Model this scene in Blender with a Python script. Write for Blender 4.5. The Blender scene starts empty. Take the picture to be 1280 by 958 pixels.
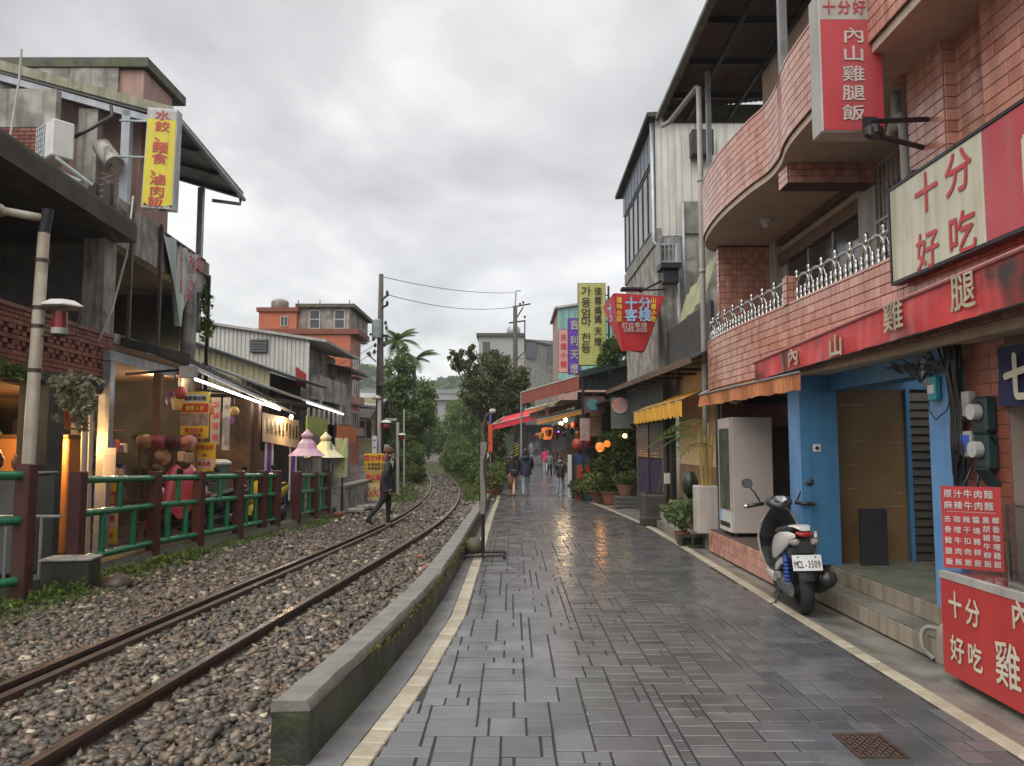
import bpy, math, random
import numpy as np
from mathutils import Vector, Matrix
R = math.radians
random.seed(7)
RNG = np.random.default_rng(11)
scene = bpy.context.scene
col = scene.collection

# ---------------------------------------------------------------- camera
CAM = Vector((0, 0, 1.65)); PITCH = math.atan(78 / 961)
cd = bpy.data.cameras.new('camera'); cam = bpy.data.objects.new('camera', cd); col.objects.link(cam)
cd.sensor_width = 36; cd.sensor_fit = 'HORIZONTAL'; cd.lens = 36 * 961 / 1280; cd.clip_end = 3000; cd.clip_start = .05
cam.location = CAM; cam.rotation_euler = (math.pi / 2 + PITCH, 0, 0)
scene.camera = cam

# ---------------------------------------------------------------- sky: overcast
w = bpy.data.worlds.new('World'); scene.world = w; w.use_nodes = True
nt = w.node_tree; nt.nodes.clear()
def wn(t, **k):
    n = nt.nodes.new(t)
    for a, b in k.items(): setattr(n, a, b)
    return n
sky = wn('ShaderNodeTexSky', sky_type='NISHITA', sun_disc=False, sun_elevation=R(58), sun_rotation=R(210))
tc = wn('ShaderNodeTexCoord'); sx = wn('ShaderNodeSeparateXYZ'); nt.links.new(tc.outputs['Generated'], sx.inputs[0])
def wmath(op, a, b):
    n = wn('ShaderNodeMath', operation=op)
    for i, v in enumerate((a, b)):
        if isinstance(v, (int, float)): n.inputs[i].default_value = v
        else: nt.links.new(v, n.inputs[i])
    return n.outputs[0]
den = wmath('ADD', wmath('ABSOLUTE', sx.outputs[2], 0), .32)
cx = wmath('DIVIDE', sx.outputs[0], den); cy = wmath('DIVIDE', sx.outputs[1], den)
cmb = wn('ShaderNodeCombineXYZ'); nt.links.new(cx, cmb.inputs[0]); nt.links.new(cy, cmb.inputs[1])
n1 = wn('ShaderNodeTexNoise'); n1.inputs['Scale'].default_value = 1.6; n1.inputs['Detail'].default_value = 7; n1.inputs['Roughness'].default_value = .52
n1.inputs['Distortion'].default_value = .25
nt.links.new(cmb.outputs[0], n1.inputs['Vector'])
rp = wn('ShaderNodeValToRGB'); nt.links.new(n1.outputs[0], rp.inputs[0])
e = rp.color_ramp.elements
e[0].position = .35; e[0].color = (.38, .377, .373, 1); e[1].position = .66; e[1].color = (.78, .775, .765, 1)
m = e.new(.5); m.color = (.54, .535, .53, 1)
sc_ = wn('ShaderNodeMix', data_type='RGBA', blend_type='MULTIPLY'); sc_.inputs[0].default_value = 1
nt.links.new(rp.outputs[0], sc_.inputs[6]); sc_.inputs[7].default_value = (5.1, 5.1, 5.1, 1)
mx = wn('ShaderNodeMix', data_type='RGBA'); mx.inputs[0].default_value = .93
nt.links.new(sky.outputs[0], mx.inputs[6]); nt.links.new(sc_.outputs[2], mx.inputs[7])
bg = wn('ShaderNodeBackground'); bg.inputs[1].default_value = .12
nt.links.new(mx.outputs[2], bg.inputs[0])
wo = wn('ShaderNodeOutputWorld'); nt.links.new(bg.outputs[0], wo.inputs[0])

sd = bpy.data.lights.new('sun', 'SUN'); sd.energy = 1.5; sd.angle = R(75); sd.color = (1, .95, .87)
sun = bpy.data.objects.new('sun', sd); col.objects.link(sun)
_d = Vector((math.sin(R(210)) * math.cos(R(58)), math.cos(R(210)) * math.cos(R(58)), math.sin(R(58))))
sun.rotation_euler = _d.to_track_quat('Z', 'Y').to_euler(); sun.location = (0, 0, 30)

vs = scene.view_settings
vs.view_transform = 'Standard'; vs.look = 'None'; vs.gamma = 1; vs.exposure = 1.25; vs.use_curve_mapping = False
scene.cycles.use_denoising = True
scene.cycles.volume_bounces = 1; scene.cycles.max_bounces = 7; scene.cycles.diffuse_bounces = 4; scene.cycles.glossy_bounces = 3
scene.cycles.transmission_bounces = 4; scene.cycles.transparent_max_bounces = 6
scene.cycles.sample_clamp_indirect = 4; scene.cycles.caustics_reflective = False; scene.cycles.caustics_refractive = False

# ---------------------------------------------------------------- survey helpers: a sight line met with a plane of the place
_c, _s = math.cos(PITCH), math.sin(PITCH)
def ray(px, py):
    u = (px - 640) / 961; v = (479 - py) / 961
    return Vector((u, _c - v * _s, _s + v * _c))
def onY(px, py, Y): d = ray(px, py); return CAM + d * (Y / d.y)
def onX(px, py, X): d = ray(px, py); return CAM + d * (X / d.x)
def onZ(px, py, Z): d = ray(px, py); return CAM + d * ((Z - 1.65) / d.z)
def interp(tab, y):
    return float(np.interp(y, [t[0] for t in tab], [t[1] for t in tab]))

# ---------------------------------------------------------------- materials
MATS = {}
def mat(name, c1, c2=None, rough=.6, scale=6., bump=0., bscale=None, metal=0., streak=0., dirt=(.03, .028, .022), spec=.5,
        rnd=None, blotch=0., bcol=(.05, .06, .03), rvar=.12, emit=None, estr=0., coat=0., alpha=None, trans=0.):
    if name in MATS: return MATS[name]
    m = bpy.data.materials.new(name); m.use_nodes = True; MATS[name] = m
    N, L = m.node_tree.nodes, m.node_tree.links
    b = N['Principled BSDF']
    b.inputs['Metallic'].default_value = metal; b.inputs['Specular IOR Level'].default_value = spec
    b.inputs['Coat Weight'].default_value = coat; b.inputs['Coat Roughness'].default_value = .12
    geo = N.new('ShaderNodeNewGeometry')
    def noise(s, det=5, vec=None, dist=0):
        n = N.new('ShaderNodeTexNoise'); n.inputs['Scale'].default_value = s; n.inputs['Detail'].default_value = det
        n.inputs['Distortion'].default_value = dist; L.new(vec or geo.outputs['Position'], n.inputs['Vector']); return n.outputs[0]
    def rampf(x, a, bb):
        n = N.new('ShaderNodeMapRange'); n.inputs[1].default_value = a; n.inputs[2].default_value = bb; n.clamp = True
        L.new(x, n.inputs[0]); return n.outputs[0]
    def mix(f, A, B, k=None):
        n = N.new('ShaderNodeMix'); n.data_type = 'RGBA'
        if k is not None:
            q = N.new('ShaderNodeMath'); q.operation = 'MULTIPLY'; q.inputs[1].default_value = k; L.new(f, q.inputs[0]); f = q.outputs[0]
        L.new(f, n.inputs[0])
        for i, v in ((6, A), (7, B)):
            if isinstance(v, tuple): n.inputs[i].default_value = (*v[:3], 1)
            else: L.new(v, n.inputs[i])
        return n.outputs[2]
    if c2 is None: c2 = tuple(x * .78 for x in c1)
    nz = noise(scale)
    colr = mix(rampf(nz, .32, .68), c1, c2)
    if rnd:
        oi = N.new('ShaderNodeObjectInfo')
        ad = N.new('ShaderNodeMath'); ad.operation = 'ADD'; L.new(oi.outputs['Random'], ad.inputs[0]); L.new(geo.outputs['Random Per Island'], ad.inputs[1])
        fr = N.new('ShaderNodeMath'); fr.operation = 'FRACT'; L.new(ad.outputs[0], fr.inputs[0])
        rr = N.new('ShaderNodeValToRGB'); L.new(fr.outputs[0], rr.inputs[0]); el = rr.color_ramp.elements
        el[0].color = (*rnd[0][1], 1); el[0].position = rnd[0][0]; el[1].color = (*rnd[-1][1], 1); el[1].position = rnd[-1][0]
        for p, cc in rnd[1:-1]: q = el.new(p); q.color = (*cc, 1)
        mm = N.new('ShaderNodeMix'); mm.data_type = 'RGBA'; mm.blend_type = 'MULTIPLY'; mm.inputs[0].default_value = 1
        L.new(colr, mm.inputs[6]); L.new(rr.outputs[0], mm.inputs[7]); colr = mm.outputs[2]
    if blotch:
        colr = mix(rampf(noise(1.7, 8, dist=.6), .50, .66), colr, bcol, blotch)
    if streak:
        mp = N.new('ShaderNodeMapping'); mp.inputs['Scale'].default_value = (7, 7, .55); L.new(geo.outputs['Position'], mp.inputs[0])
        s1 = noise(1.1, 6, mp.outputs[0])
        colr = mix(rampf(s1, .48, .72), colr, dirt, streak)
    L.new(colr, b.inputs['Base Color'])
    mr = N.new('ShaderNodeMapRange'); mr.inputs[3].default_value = max(.03, rough - rvar); mr.inputs[4].default_value = min(1, rough + rvar)
    L.new(noise(scale * .6 if scale < 20 else 3, 4), mr.inputs[0]); mr.inputs[1].default_value = .3; mr.inputs[2].default_value = .7
    L.new(mr.outputs[0], b.inputs['Roughness'])
    if bump:
        bp = N.new('ShaderNodeBump'); bp.inputs['Strength'].default_value = bump; bp.inputs['Distance'].default_value = .01
        L.new(noise(bscale or scale * 5, 6), bp.inputs['Height']); L.new(bp.outputs[0], b.inputs['Normal'])
    if emit: b.inputs['Emission Color'].default_value = (*emit, 1); b.inputs['Emission Strength'].default_value = estr
    if trans: b.inputs['Transmission Weight'].default_value = trans; b.inputs['IOR'].default_value = 1.45
    if alpha is not None: b.inputs['Alpha'].default_value = alpha
    return m
def leafmat(name, a, b, c):
    if name in MATS: return MATS[name]
    m = bpy.data.materials.new(name); m.use_nodes = True; MATS[name] = m
    N, L = m.node_tree.nodes, m.node_tree.links; p = N['Principled BSDF']
    g = N.new('ShaderNodeNewGeometry'); rr = N.new('ShaderNodeValToRGB'); el = rr.color_ramp.elements
    el[0].color = (*a, 1); el[1].color = (*c, 1); q = el.new(.55); q.color = (*b, 1)
    L.new(g.outputs['Random Per Island'], rr.inputs[0]); L.new(rr.outputs[0], p.inputs['Base Color'])
    p.inputs['Roughness'].default_value = .6
    t = N.new('ShaderNodeBsdfTranslucent'); L.new(rr.outputs[0], t.inputs[0])
    mx = N.new('ShaderNodeMixShader'); mx.inputs[0].default_value = .4
    L.new(p.outputs[0], mx.inputs[1]); L.new(t.outputs[0], mx.inputs[2]); L.new(mx.outputs[0], N['Material Output'].inputs[0])
    return m

# ---------------------------------------------------------------- objects
def prop(o, label=None, cat=None, group=None, kind=None):
    if label: o['label'] = label
    if cat: o['category'] = cat
    if group: o['group'] = group
    if kind: o['kind'] = kind
    return o
def thing(name, loc, label, cat, group=None, rz=0.):
    o = bpy.data.objects.new(name, None); col.objects.link(o); o.location = loc; o.rotation_euler = (0, 0, rz); o.empty_display_size = .1
    return prop(o, label, cat, group)
def wloc(o):
    v = Vector((0, 0, 0))
    while o is not None: v += o.location; o = o.parent
    return v
class MB:
    """collects shapes; build() links them as one mesh object"""
    def __init__(s): s.v = []; s.f = []; s.mi = []; s.cur = 0
    def add(s, vs, fs):
        n = len(s.v); s.v.extend([tuple(x) for x in vs]); s.f.extend([tuple(i + n for i in f) for f in fs]); s.mi.extend([s.cur] * len(fs)); return s
    def quad(s, a, b, c, d): return s.add([a, b, c, d], [(0, 1, 2, 3)])
    def box(s, c, size, rot=None, taper=1.):
        c = Vector(c); x, y, z = [q / 2 for q in size]
        vs = [Vector((i * x * (taper if k > 0 else 1), j * y * (taper if k > 0 else 1), k * z)) for k in (-1, 1) for j in (-1, 1) for i in (-1, 1)]
        if rot is not None: vs = [rot @ p for p in vs]
        return s.add([p + c for p in vs], [(0, 2, 3, 1), (4, 5, 7, 6), (0, 1, 5, 4), (2, 6, 7, 3), (0, 4, 6, 2), (1, 3, 7, 5)])
    def bb(s, a, b):
        a, b = Vector(a), Vector(b); return s.box((a + b) / 2, [abs(q) for q in (b - a)])
    def cbox(s, c, size, ch=.01, rot=None):
        """box with chamfered edges"""
        c = Vector(c); h = [q / 2 for q in size]; ch = min(ch, min(h) * .8)
        vs = []; idx = {}
        for ax in range(3):
            for sg in (-1, 1):
                for a in (-1, 1):
                    for bq in (-1, 1):
                        p = [0, 0, 0]; p[ax] = sg * h[ax]; o1, o2 = (ax + 1) % 3, (ax + 2) % 3
                        p[o1] = a * (h[o1] - ch); p[o2] = bq * (h[o2] - ch)
                        idx[(ax, sg, a, bq)] = len(vs); vs.append(Vector(p))
        fs = []
        for ax in range(3):
            for sg in (-1, 1):
                q = [idx[(ax, sg, -1, -1)], idx[(ax, sg, 1, -1)], idx[(ax, sg, 1, 1)], idx[(ax, sg, -1, 1)]]
                fs.append(tuple(q if sg > 0 else q[::-1]))
        for ax in range(3):
            b_ = (ax + 1) % 3
            for s1 in (-1, 1):
                for s2 in (-1, 1):
                    q = []
                    for t in (-1, 1): q.append(idx[(ax, s1, s2, t)])
                    for t in (1, -1): q.append(idx[(b_, s2, t, s1)])
                    fs.append(tuple(q if s1 * s2 > 0 else q[::-1]))
        for i in (-1, 1):
            for j in (-1, 1):
                for k in (-1, 1):
                    q = (idx[(0, i, j, k)], idx[(1, j, k, i)], idx[(2, k, i, j)])
                    fs.append(q if i * j * k > 0 else q[::-1])
        if rot is not None: vs = [rot @ p for p in vs]
        return s.add([p + c for p in vs], fs)
    def tube(s, pts, r, n=8, cap=True):
        pts = [Vector(p) for p in pts]; rs = r if isinstance(r, (list, tuple)) else [r] * len(pts)
        vs = []; ref = None
        for i, p in enumerate(pts):
            t = (pts[min(i + 1, len(pts) - 1)] - pts[max(i - 1, 0)])
            t = t.normalized() if t.length > 1e-9 else Vector((0, 0, 1))
            if ref is None: ref = t.orthogonal().normalized()
            a = (ref - t * ref.dot(t)); a = a.normalized() if a.length > 1e-6 else t.orthogonal().normalized(); ref = a
            b = t.cross(a)
            vs += [p + (a * math.cos(2 * math.pi * k / n) + b * math.sin(2 * math.pi * k / n)) * rs[i] for k in range(n)]
        fs = [(i * n + k, i * n + (k + 1) % n, (i + 1) * n + (k + 1) % n, (i + 1) * n + k) for i in range(len(pts) - 1) for k in range(n)]
        if cap: fs += [tuple(range(n))[::-1], tuple((len(pts) - 1) * n + k for k in range(n))]
        return s.add(vs, fs)
    def lathe(s, c, prof, n=12, axis=None, cap=True):
        c = Vector(c); q = Vector((0, 0, 1)).rotation_difference(Vector(axis)) if axis is not None else None
        vs = []
        for r, z in prof:
            for k in range(n):
                p = Vector((r * math.cos(2 * math.pi * k / n), r * math.sin(2 * math.pi * k / n), z)); vs.append(c + (q @ p if q else p))
        fs = [(i * n + k, i * n + (k + 1) % n, (i + 1) * n + (k + 1) % n, (i + 1) * n + k) for i in range(len(prof) - 1) for k in range(n)]
        if cap: fs += [tuple(range(n))[::-1], tuple((len(prof) - 1) * n + k for k in range(n))]
        return s.add(vs, fs)
    def loft(s, rings, cap=True):
        n = len(rings[0]); vs = [p for r in rings for p in r]
        fs = [(i * n + k, i * n + (k + 1) % n, (i + 1) * n + (k + 1) % n, (i + 1) * n + k) for i in range(len(rings) - 1) for k in range(n)]
        if cap: fs += [tuple(range(n))[::-1], tuple((len(rings) - 1) * n + k for k in range(n))]
        return s.add(vs, fs)
    def prism(s, poly, ext):
        """closed planar polygon (3-D points) swept along ext"""
        ext = Vector(ext); p = [Vector(q) for q in poly]; n = len(p)
        return s.add(p + [q + ext for q in p], [tuple(range(n))[::-1], tuple(range(n, 2 * n))] + [(i, (i + 1) % n, (i + 1) % n + n, i + n) for i in range(n)])
    def slab(s, a, b, c, d, th):
        """quad with thickness th along its normal"""
        a, b, c, d = map(Vector, (a, b, c, d)); nrm = (b - a).cross(d - a).normalized() * th
        return s.prism([a, b, c, d], -nrm)
    def sheet(s, grid):
        nr, nc = len(grid), len(grid[0])
        return s.add([p for r in grid for p in r], [(i * nc + j, i * nc + j + 1, (i + 1) * nc + j + 1, (i + 1) * nc + j) for i in range(nr - 1) for j in range(nc - 1)])
    def build(s, name, m, parent=None, smooth=False, local=False, label=None, kind=None, auto=None):
        me = bpy.data.meshes.new(name); off = Vector((0, 0, 0))
        if parent is not None and not local: off = wloc(parent)
        vs = [(a - off.x, b - off.y, c - off.z) for a, b, c in s.v] if off.length > 0 else s.v
        me.from_pydata(vs, [], s.f)
        for q in (m if isinstance(m, (list, tuple)) else [m]): me.materials.append(q)
        if isinstance(m, (list, tuple)): me.polygons.foreach_set('material_index', s.mi)
        if smooth: me.polygons.foreach_set('use_smooth', [True] * len(me.polygons))
        me.update()
        if auto: me.set_sharp_from_angle(angle=R(auto))
        o = bpy.data.objects.new(name, me); col.objects.link(o)
        if parent is not None: o.parent = parent
        if label: o['label'] = label
        if kind: o['kind'] = kind
        return o
def piece(name, mesh_obj, parent, mtx):
    o = bpy.data.objects.new(name, mesh_obj); col.objects.link(o); o.parent = parent; o.matrix_local = mtx; return o
def copy_tree(o, parent=None):
    c = o.copy(); col.objects.link(c); c.parent = parent
    for ch in o.children: copy_tree(ch, c)
    return c
def rotz(a): return Matrix.Rotation(a, 3, 'Z')
def mesh_from_np(name, V, F, m, parent=None, smooth=False):
    me = bpy.data.meshes.new(name); nf, k = F.shape
    me.vertices.add(len(V)); me.vertices.foreach_set('co', V.astype(np.float32).ravel())
    me.loops.add(nf * k); me.loops.foreach_set('vertex_index', F.astype(np.int32).ravel())
    me.polygons.add(nf); me.polygons.foreach_set('loop_start', np.arange(0, nf * k, k, dtype=np.int32))
    me.update(calc_edges=True); me.materials.append(m)
    if smooth: me.polygons.foreach_set('use_smooth', [True] * nf)
    o = bpy.data.objects.new(name, me); col.objects.link(o)
    if parent is not None: o.parent = parent
    return o

# lettering: outlines of single characters, laid out on a surface
_GL = {}
def glyph(ch, bold):
    k = (ch, bold)
    if k not in _GL:
        c = bpy.data.curves.new('glyph', 'FONT'); c.body = ch; c.offset = 0; c.resolution_u = 3
        o = bpy.data.objects.new("glyph", c)
        me = bpy.data.meshes.new_from_object(o)
        V = np.array([v.co[:] for v in me.vertices]).reshape(-1, 3); F = [tuple(p.vertices) for p in me.polygons]
        bpy.data.objects.remove(o); bpy.data.curves.remove(c); bpy.data.meshes.remove(me)
        if len(V):
            if ord(ch) < 0x2000: c0 = np.array([(V[:, 0].min() + V[:, 0].max()) / 2, .365])
            else: c0 = np.array([.5, .38])
            V[:, 0] -= c0[0]; V[:, 1] -= c0[1]
            if bold > 0:
                V0, F0 = glyph(ch, 0.)
                if True:   # thickened by shifted copies laid a hair apart
                    n0 = len(V0); VV, FF = [], []
                    for q, (dx, dy) in enumerate(((0, 0), (-bold, 0), (bold, 0), (0, bold), (0, -bold))):
                        W = V0.copy(); W[:, 0] += dx; W[:, 1] += dy; W[:, 2] = q * .002; VV.append(W); FF += [tuple(i + q * n0 for i in f) for f in F0]
                    V, F = np.concatenate(VV), FF
        _GL[k] = (V, F)
    return _GL[k]
def letter(mb, ch, c, right, up, w, h, bold=.012, tilt=0.):
    V, F = glyph(ch, bold); c, right, up = Vector(c), Vector(right).normalized(), Vector(up).normalized()
    ct, st = math.cos(tilt), math.sin(tilt)
    nn = right.cross(up)
    mb.add([c + right * ((p[0] * ct - p[1] * st) * w) + up * ((p[0] * st + p[1] * ct) * h) + nn * p[2] * .5 for p in V], F)
def column_text(mb, s, top, down_step, right, up, w, h, bold=.012):
    p = Vector(top); d = Vector(down_step)
    for ch in s:
        if ch != ' ': letter(mb, ch, p, right, up, w, h, bold)
        p = p + d
def row_text(mb, s, start, step, right, up, w, h, bold=.012): column_text(mb, s, start, step, right, up, w, h, bold)
class TX(MB):
    """lettering: every character a part of its own"""
    def __init__(s): super().__init__(); s.parts = []
    def add(s, vs, fs): s.parts.append(([tuple(x) for x in vs], fs)); return s
    def build(s, name, m, parent=None, **k):
        for vs, fs in s.parts:
            q = MB(); q.add(vs, fs); q.build('character', m, parent)
ORD = 'first second third fourth fifth sixth seventh eighth ninth tenth eleventh twelfth thirteenth fourteenth'.split()
def curve3(pts, n=5):
    P = [Vector(p) for p in pts]; out = []
    for i in range(len(P) - 1):
        a, b, c, d = P[max(i - 1, 0)], P[i], P[i + 1], P[min(i + 2, len(P) - 1)]
        for k in range(n): t = k / n; out.append(.5 * ((2 * b) + (c - a) * t + (2 * a - 5 * b + 4 * c - d) * t * t + (3 * b - a - 3 * c + d) * t ** 3))
    return out + [P[-1]]
UP = Vector((0, 0, 1)); XR = Vector((1, 0, 0)); TOWARD = Vector((0, -1, 0))
# ---------------------------------------------------------------- materials of the place
M = dict(
 soil=mat('soil', (.10, .085, .06), (.06, .055, .04), .9, 3, .5),
 ballastbed=mat('ballast bed', (.085, .075, .065), (.05, .045, .04), .8, 30, .8, 90),
 stone=mat('ballast stone', (1, 1, 1), (.8, .78, .76), .42, 25, .25, 60, rnd=[(0, (.045, .043, .04)), (.3, (.085, .075, .065)), (.5, (.12, .10, .08)), (.66, (.125, .082, .055)), (.8, (.17, .13, .095)), (.95, (.25, .2, .15)), (1, (.5, .44, .34))]),
 paver=mat('grey paver', (1, 1, 1), (.86, .86, .88), .21, 5, .06, 220, rnd=[(0, (.082, .083, .086)), (.5, (.105, .106, .109)), (1, (.135, .135, .138))], rvar=.14, blotch=.55, bcol=(.05, .05, .055)),
 joint=mat('paver joint', (.018, .018, .018), (.03, .029, .027), .55, 20, .3),
 cream=mat('cream kerb block', (1, 1, 1), (.8, .78, .74), .5, 12, .2, 120, rnd=[(0, (.36, .32, .24)), (.5, (.43, .39, .30)), (1, (.5, .46, .37))], blotch=.35, bcol=(.2, .18, .13)),
 conc=mat('concrete', (.26, .255, .235), (.17, .165, .15), .65, 5, .25, 60, streak=.5, blotch=.3, bcol=(.08, .085, .06)),
 concwet=mat('wet concrete', (.25, .24, .215), (.15, .145, .13), .32, 4, .3, 60, blotch=.6, bcol=(.06, .075, .03)),
 concband=mat('pale wet concrete', (.19, .19, .19), (.14, .14, .145), .3, 5, .15, 90),
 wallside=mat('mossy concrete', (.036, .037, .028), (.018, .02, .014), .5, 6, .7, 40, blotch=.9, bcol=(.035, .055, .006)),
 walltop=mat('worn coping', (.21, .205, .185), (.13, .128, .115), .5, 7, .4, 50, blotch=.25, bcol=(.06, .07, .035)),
 rust=mat('rusty rail steel', (.085, .05, .034), (.045, .03, .024), .5, 14, .3, 70, metal=.15),
 railtop=mat('worn rail head', (.19, .13, .095), (.11, .075, .055), .32, 10, metal=.55),
 green=mat('green fence paint', (.012, .18, .075), (.01, .13, .055), .28, 9, .06, coat=.3),
 maroon=mat('maroon fence paint', (.085, .017, .014), (.05, .012, .011), .45, 7, .15, streak=.3),
 moss=mat('moss', (.07, .11, .02), (.04, .06, .015), .9, 20, .8, 70),
 lane=mat('wet lane asphalt', (.07, .068, .066), (.045, .044, .044), .28, 3, .2, 80),
 tile=mat('pink wall tile', (1, 1, 1), (.9, .88, .87), .22, 8, 0, rnd=[(0, (.40, .17, .12)), (.15, (.50, .23, .17)), (.6, (.56, .275, .205)), (1, (.64, .34, .265))], streak=.5, dirt=(.19, .085, .06), coat=.25),
 grout=mat('tile grout', (.10, .06, .05), (.07, .045, .04), .8, 10),
 plaster=mat('beige plaster', (.56, .46, .36), (.47, .38, .30), .75, 3, .1, 50, streak=.25, dirt=(.2, .16, .12)),
 chrome=mat('stainless steel', (.55, .54, .52), (.4, .39, .37), .22, 10, metal=1),
 steel=mat('galvanised steel', (.38, .40, .42), (.28, .3, .32), .45, 5, metal=.5, streak=.35, dirt=(.12, .1, .08)),
 darksteel=mat('dark steel', (.035, .036, .04), (.025, .025, .028), .45, 8, metal=.4),
 blackp=mat('black plastic', (.012, .012, .013), (.02, .02, .02), .35, 12),
 rubber=mat('tyre rubber', (.012, .012, .012), (.02, .02, .02), .75, 30, .3),
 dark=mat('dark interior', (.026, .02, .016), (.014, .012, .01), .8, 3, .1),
 wood=mat('brown wood', (.15, .085, .045), (.09, .05, .028), .6, 6, .2, 40),
 tan=mat('tan panel', (.20, .115, .045), (.15, .085, .035), .55, 3, .08, 40),
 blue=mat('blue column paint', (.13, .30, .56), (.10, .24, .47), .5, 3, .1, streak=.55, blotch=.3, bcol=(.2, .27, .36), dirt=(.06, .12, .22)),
 blueshade=mat('shaded blue column paint', (.05, .19, .36), (.04, .15, .29), .5, 3, .1, streak=.5, dirt=(.03, .07, .12)),  # the column blue again, with the shade put into the colour
 shutter=mat('shutter grey', (.14, .14, .135), (.10, .10, .1), .45, 5, metal=.3, streak=.35),
 shutterdk=mat('brown shutter', (.06, .05, .04), (.04, .035, .03), .5, 5, metal=.3),
 red=mat('red board', (.50, .045, .045), (.43, .035, .035), .4, 3, streak=.2, dirt=(.3, .03, .03)),
 redsign=mat('faded red sign', (.50, .06, .075), (.42, .05, .065), .42, 3, streak=.5, dirt=(.36, .13, .12)),
 redawn=mat('dirty red awning', (.60, .04, .045), (.46, .03, .035), .5, 2.6, .35, 9, blotch=1., bcol=(.045, .028, .025), streak=.5, dirt=(.5, .2, .18)),
 orawn=mat('striped orange awning', (.55, .25, .05), (.40, .12, .03), .6, 2, streak=.6, dirt=(.12, .07, .03)),
 whitesign=mat('mildewed white sign', (.62, .60, .50), (.52, .50, .40), .5, 2.2, streak=.7, dirt=(.28, .29, .10)),
 white=mat('white enamel', (.62, .62, .60), (.54, .54, .52), .35, 5, streak=.2, dirt=(.3, .28, .24)),
 letterw=mat('cream lettering', (.66, .62, .50), (.56, .52, .40), .5, 14),
 letterr=mat('red lettering', (.52, .05, .06), (.44, .05, .05), .5, 6),
 letterk=mat('black lettering', (.025, .025, .02), (.035, .03, .03), .5, 6),
 lettery=mat('yellow lettering', (.75, .55, .04), (.65, .48, .04), .5, 6),
 letterb=mat('blue lettering', (.10, .25, .6), (.1, .22, .55), .5, 6),
 yellow=mat('yellow sign', (.66, .56, .02), (.55, .47, .03), .45, 4, streak=.35, dirt=(.3, .24, .03)),
 yellowp=mat('yellow poster', (.72, .48, .03), (.64, .42, .03), .5, 4),
 corrw=mat('white corrugated sheet', (.64, .63, .59), (.55, .54, .51), .42, 3, streak=.35, dirt=(.26, .25, .22), metal=.1),
 corry=mat('cream corrugated sheet', (.62, .57, .38), (.54, .5, .34), .45, 3, streak=.3, dirt=(.33, .3, .2)),
 corrg=mat('grey corrugated sheet', (.36, .37, .36), (.29, .30, .29), .45, 3, streak=.35, dirt=(.18, .17, .15), metal=.1),
 corrd=mat('dark corrugated sheet', (.045, .055, .058), (.03, .036, .04), .45, 4, streak=.3, metal=.2),
 teal=mat('teal sheet', (.22, .42, .38), (.18, .36, .33), .5, 4, streak=.3),
 rooftop=mat('mossy roof edge', (.12, .115, .10), (.06, .062, .045), .8, 6, .5, 30, blotch=.5, bcol=(.09, .11, .02)),
 oldconc=mat('stained old concrete', (.42, .40, .36), (.22, .205, .185), .75, 3.2, .5, 30, streak=.9, dirt=(.045, .04, .036), blotch=.6, bcol=(.07, .066, .055)),
 darkconc=mat('blackened concrete', (.07, .063, .054), (.036, .033, .029), .8, 3, .5, 25, streak=.5),
 brick=mat('red brick', (1, 1, 1), (.8, .75, .72), .75, 20, .3, 80, rnd=[(0, (.16, .055, .038)), (.5, (.22, .075, .05)), (1, (.27, .10, .065))]),
 pinkwall=mat('pink painted render', (.42, .26, .22), (.33, .2, .17), .7, 2.5, .2, 30, streak=.5, dirt=(.16, .12, .1)),
 orange=mat('orange tiled wall', (.46, .13, .06), (.39, .11, .05), .55, 3, .1, 40, streak=.3, dirt=(.25, .08, .05)),
 glass=mat('window glass', (.05, .06, .065), (.03, .035, .04), .08, 3, spec=.8),
 palepaint=mat('pale grey paint', (.45, .44, .41), (.36, .35, .33), .6, 4, streak=.5, dirt=(.2, .19, .17)),
 freezer=mat('freezer enamel', (.50, .44, .40), (.45, .39, .36), .35, 2),
 bark=mat('bark', (.10, .08, .06), (.06, .05, .04), .9, 12, .7, 50),
 skin=mat('skin', (.46, .28, .20), (.42, .25, .18), .5, 20),
 hair=mat('dark hair', (.018, .012, .010), (.03, .02, .015), .45, 60),
 terra=mat('terracotta', (.25, .09, .05), (.19, .07, .04), .7, 10, .2),
 purple=mat('purple cloth', (.13, .04, .38), (.11, .03, .32), .6, 4),
)
GLOW = dict(
 tube=mat('lit tube', (.9, .9, .9), None, .4, emit=(1, .98, 1), estr=9),
 bulb=mat('lit warm bulb', (.9, .8, .6), None, .4, emit=(1, .62, .22), estr=5),
 lant=mat('lit orange lantern', (.5, .12, .03), None, .5, emit=(1, .24, .04), estr=.35),
)
def glowlight(parent, p, colr, power, size=.05):
    d = bpy.data.lights.new('lamp_light', 'POINT'); d.energy = power; d.color = colr; d.shadow_soft_size = size
    o = bpy.data.objects.new('lamp_light', d); col.objects.link(o); o.parent = parent; o.location = Vector(p) - wloc(parent); return o

# ---------------------------------------------------------------- ground
def smooth01(t): t = max(0., min(1., t)); return t * t * (3 - 2 * t)
def zp(y): return -.2 * smooth01((y - 13) / 14) + .75 * smooth01((y - 58) / 36)
ground = MB()
xs = [-470, -120, -40, -14, 40, 120, 470]; ys = [-40, 0, 12, 30, 70, 200, 420]
ground.sheet([[(x, y, -.42) for x in xs] for y in ys]).build('ground', M['soil'], kind='structure')['kind'] = 'structure'

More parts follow.
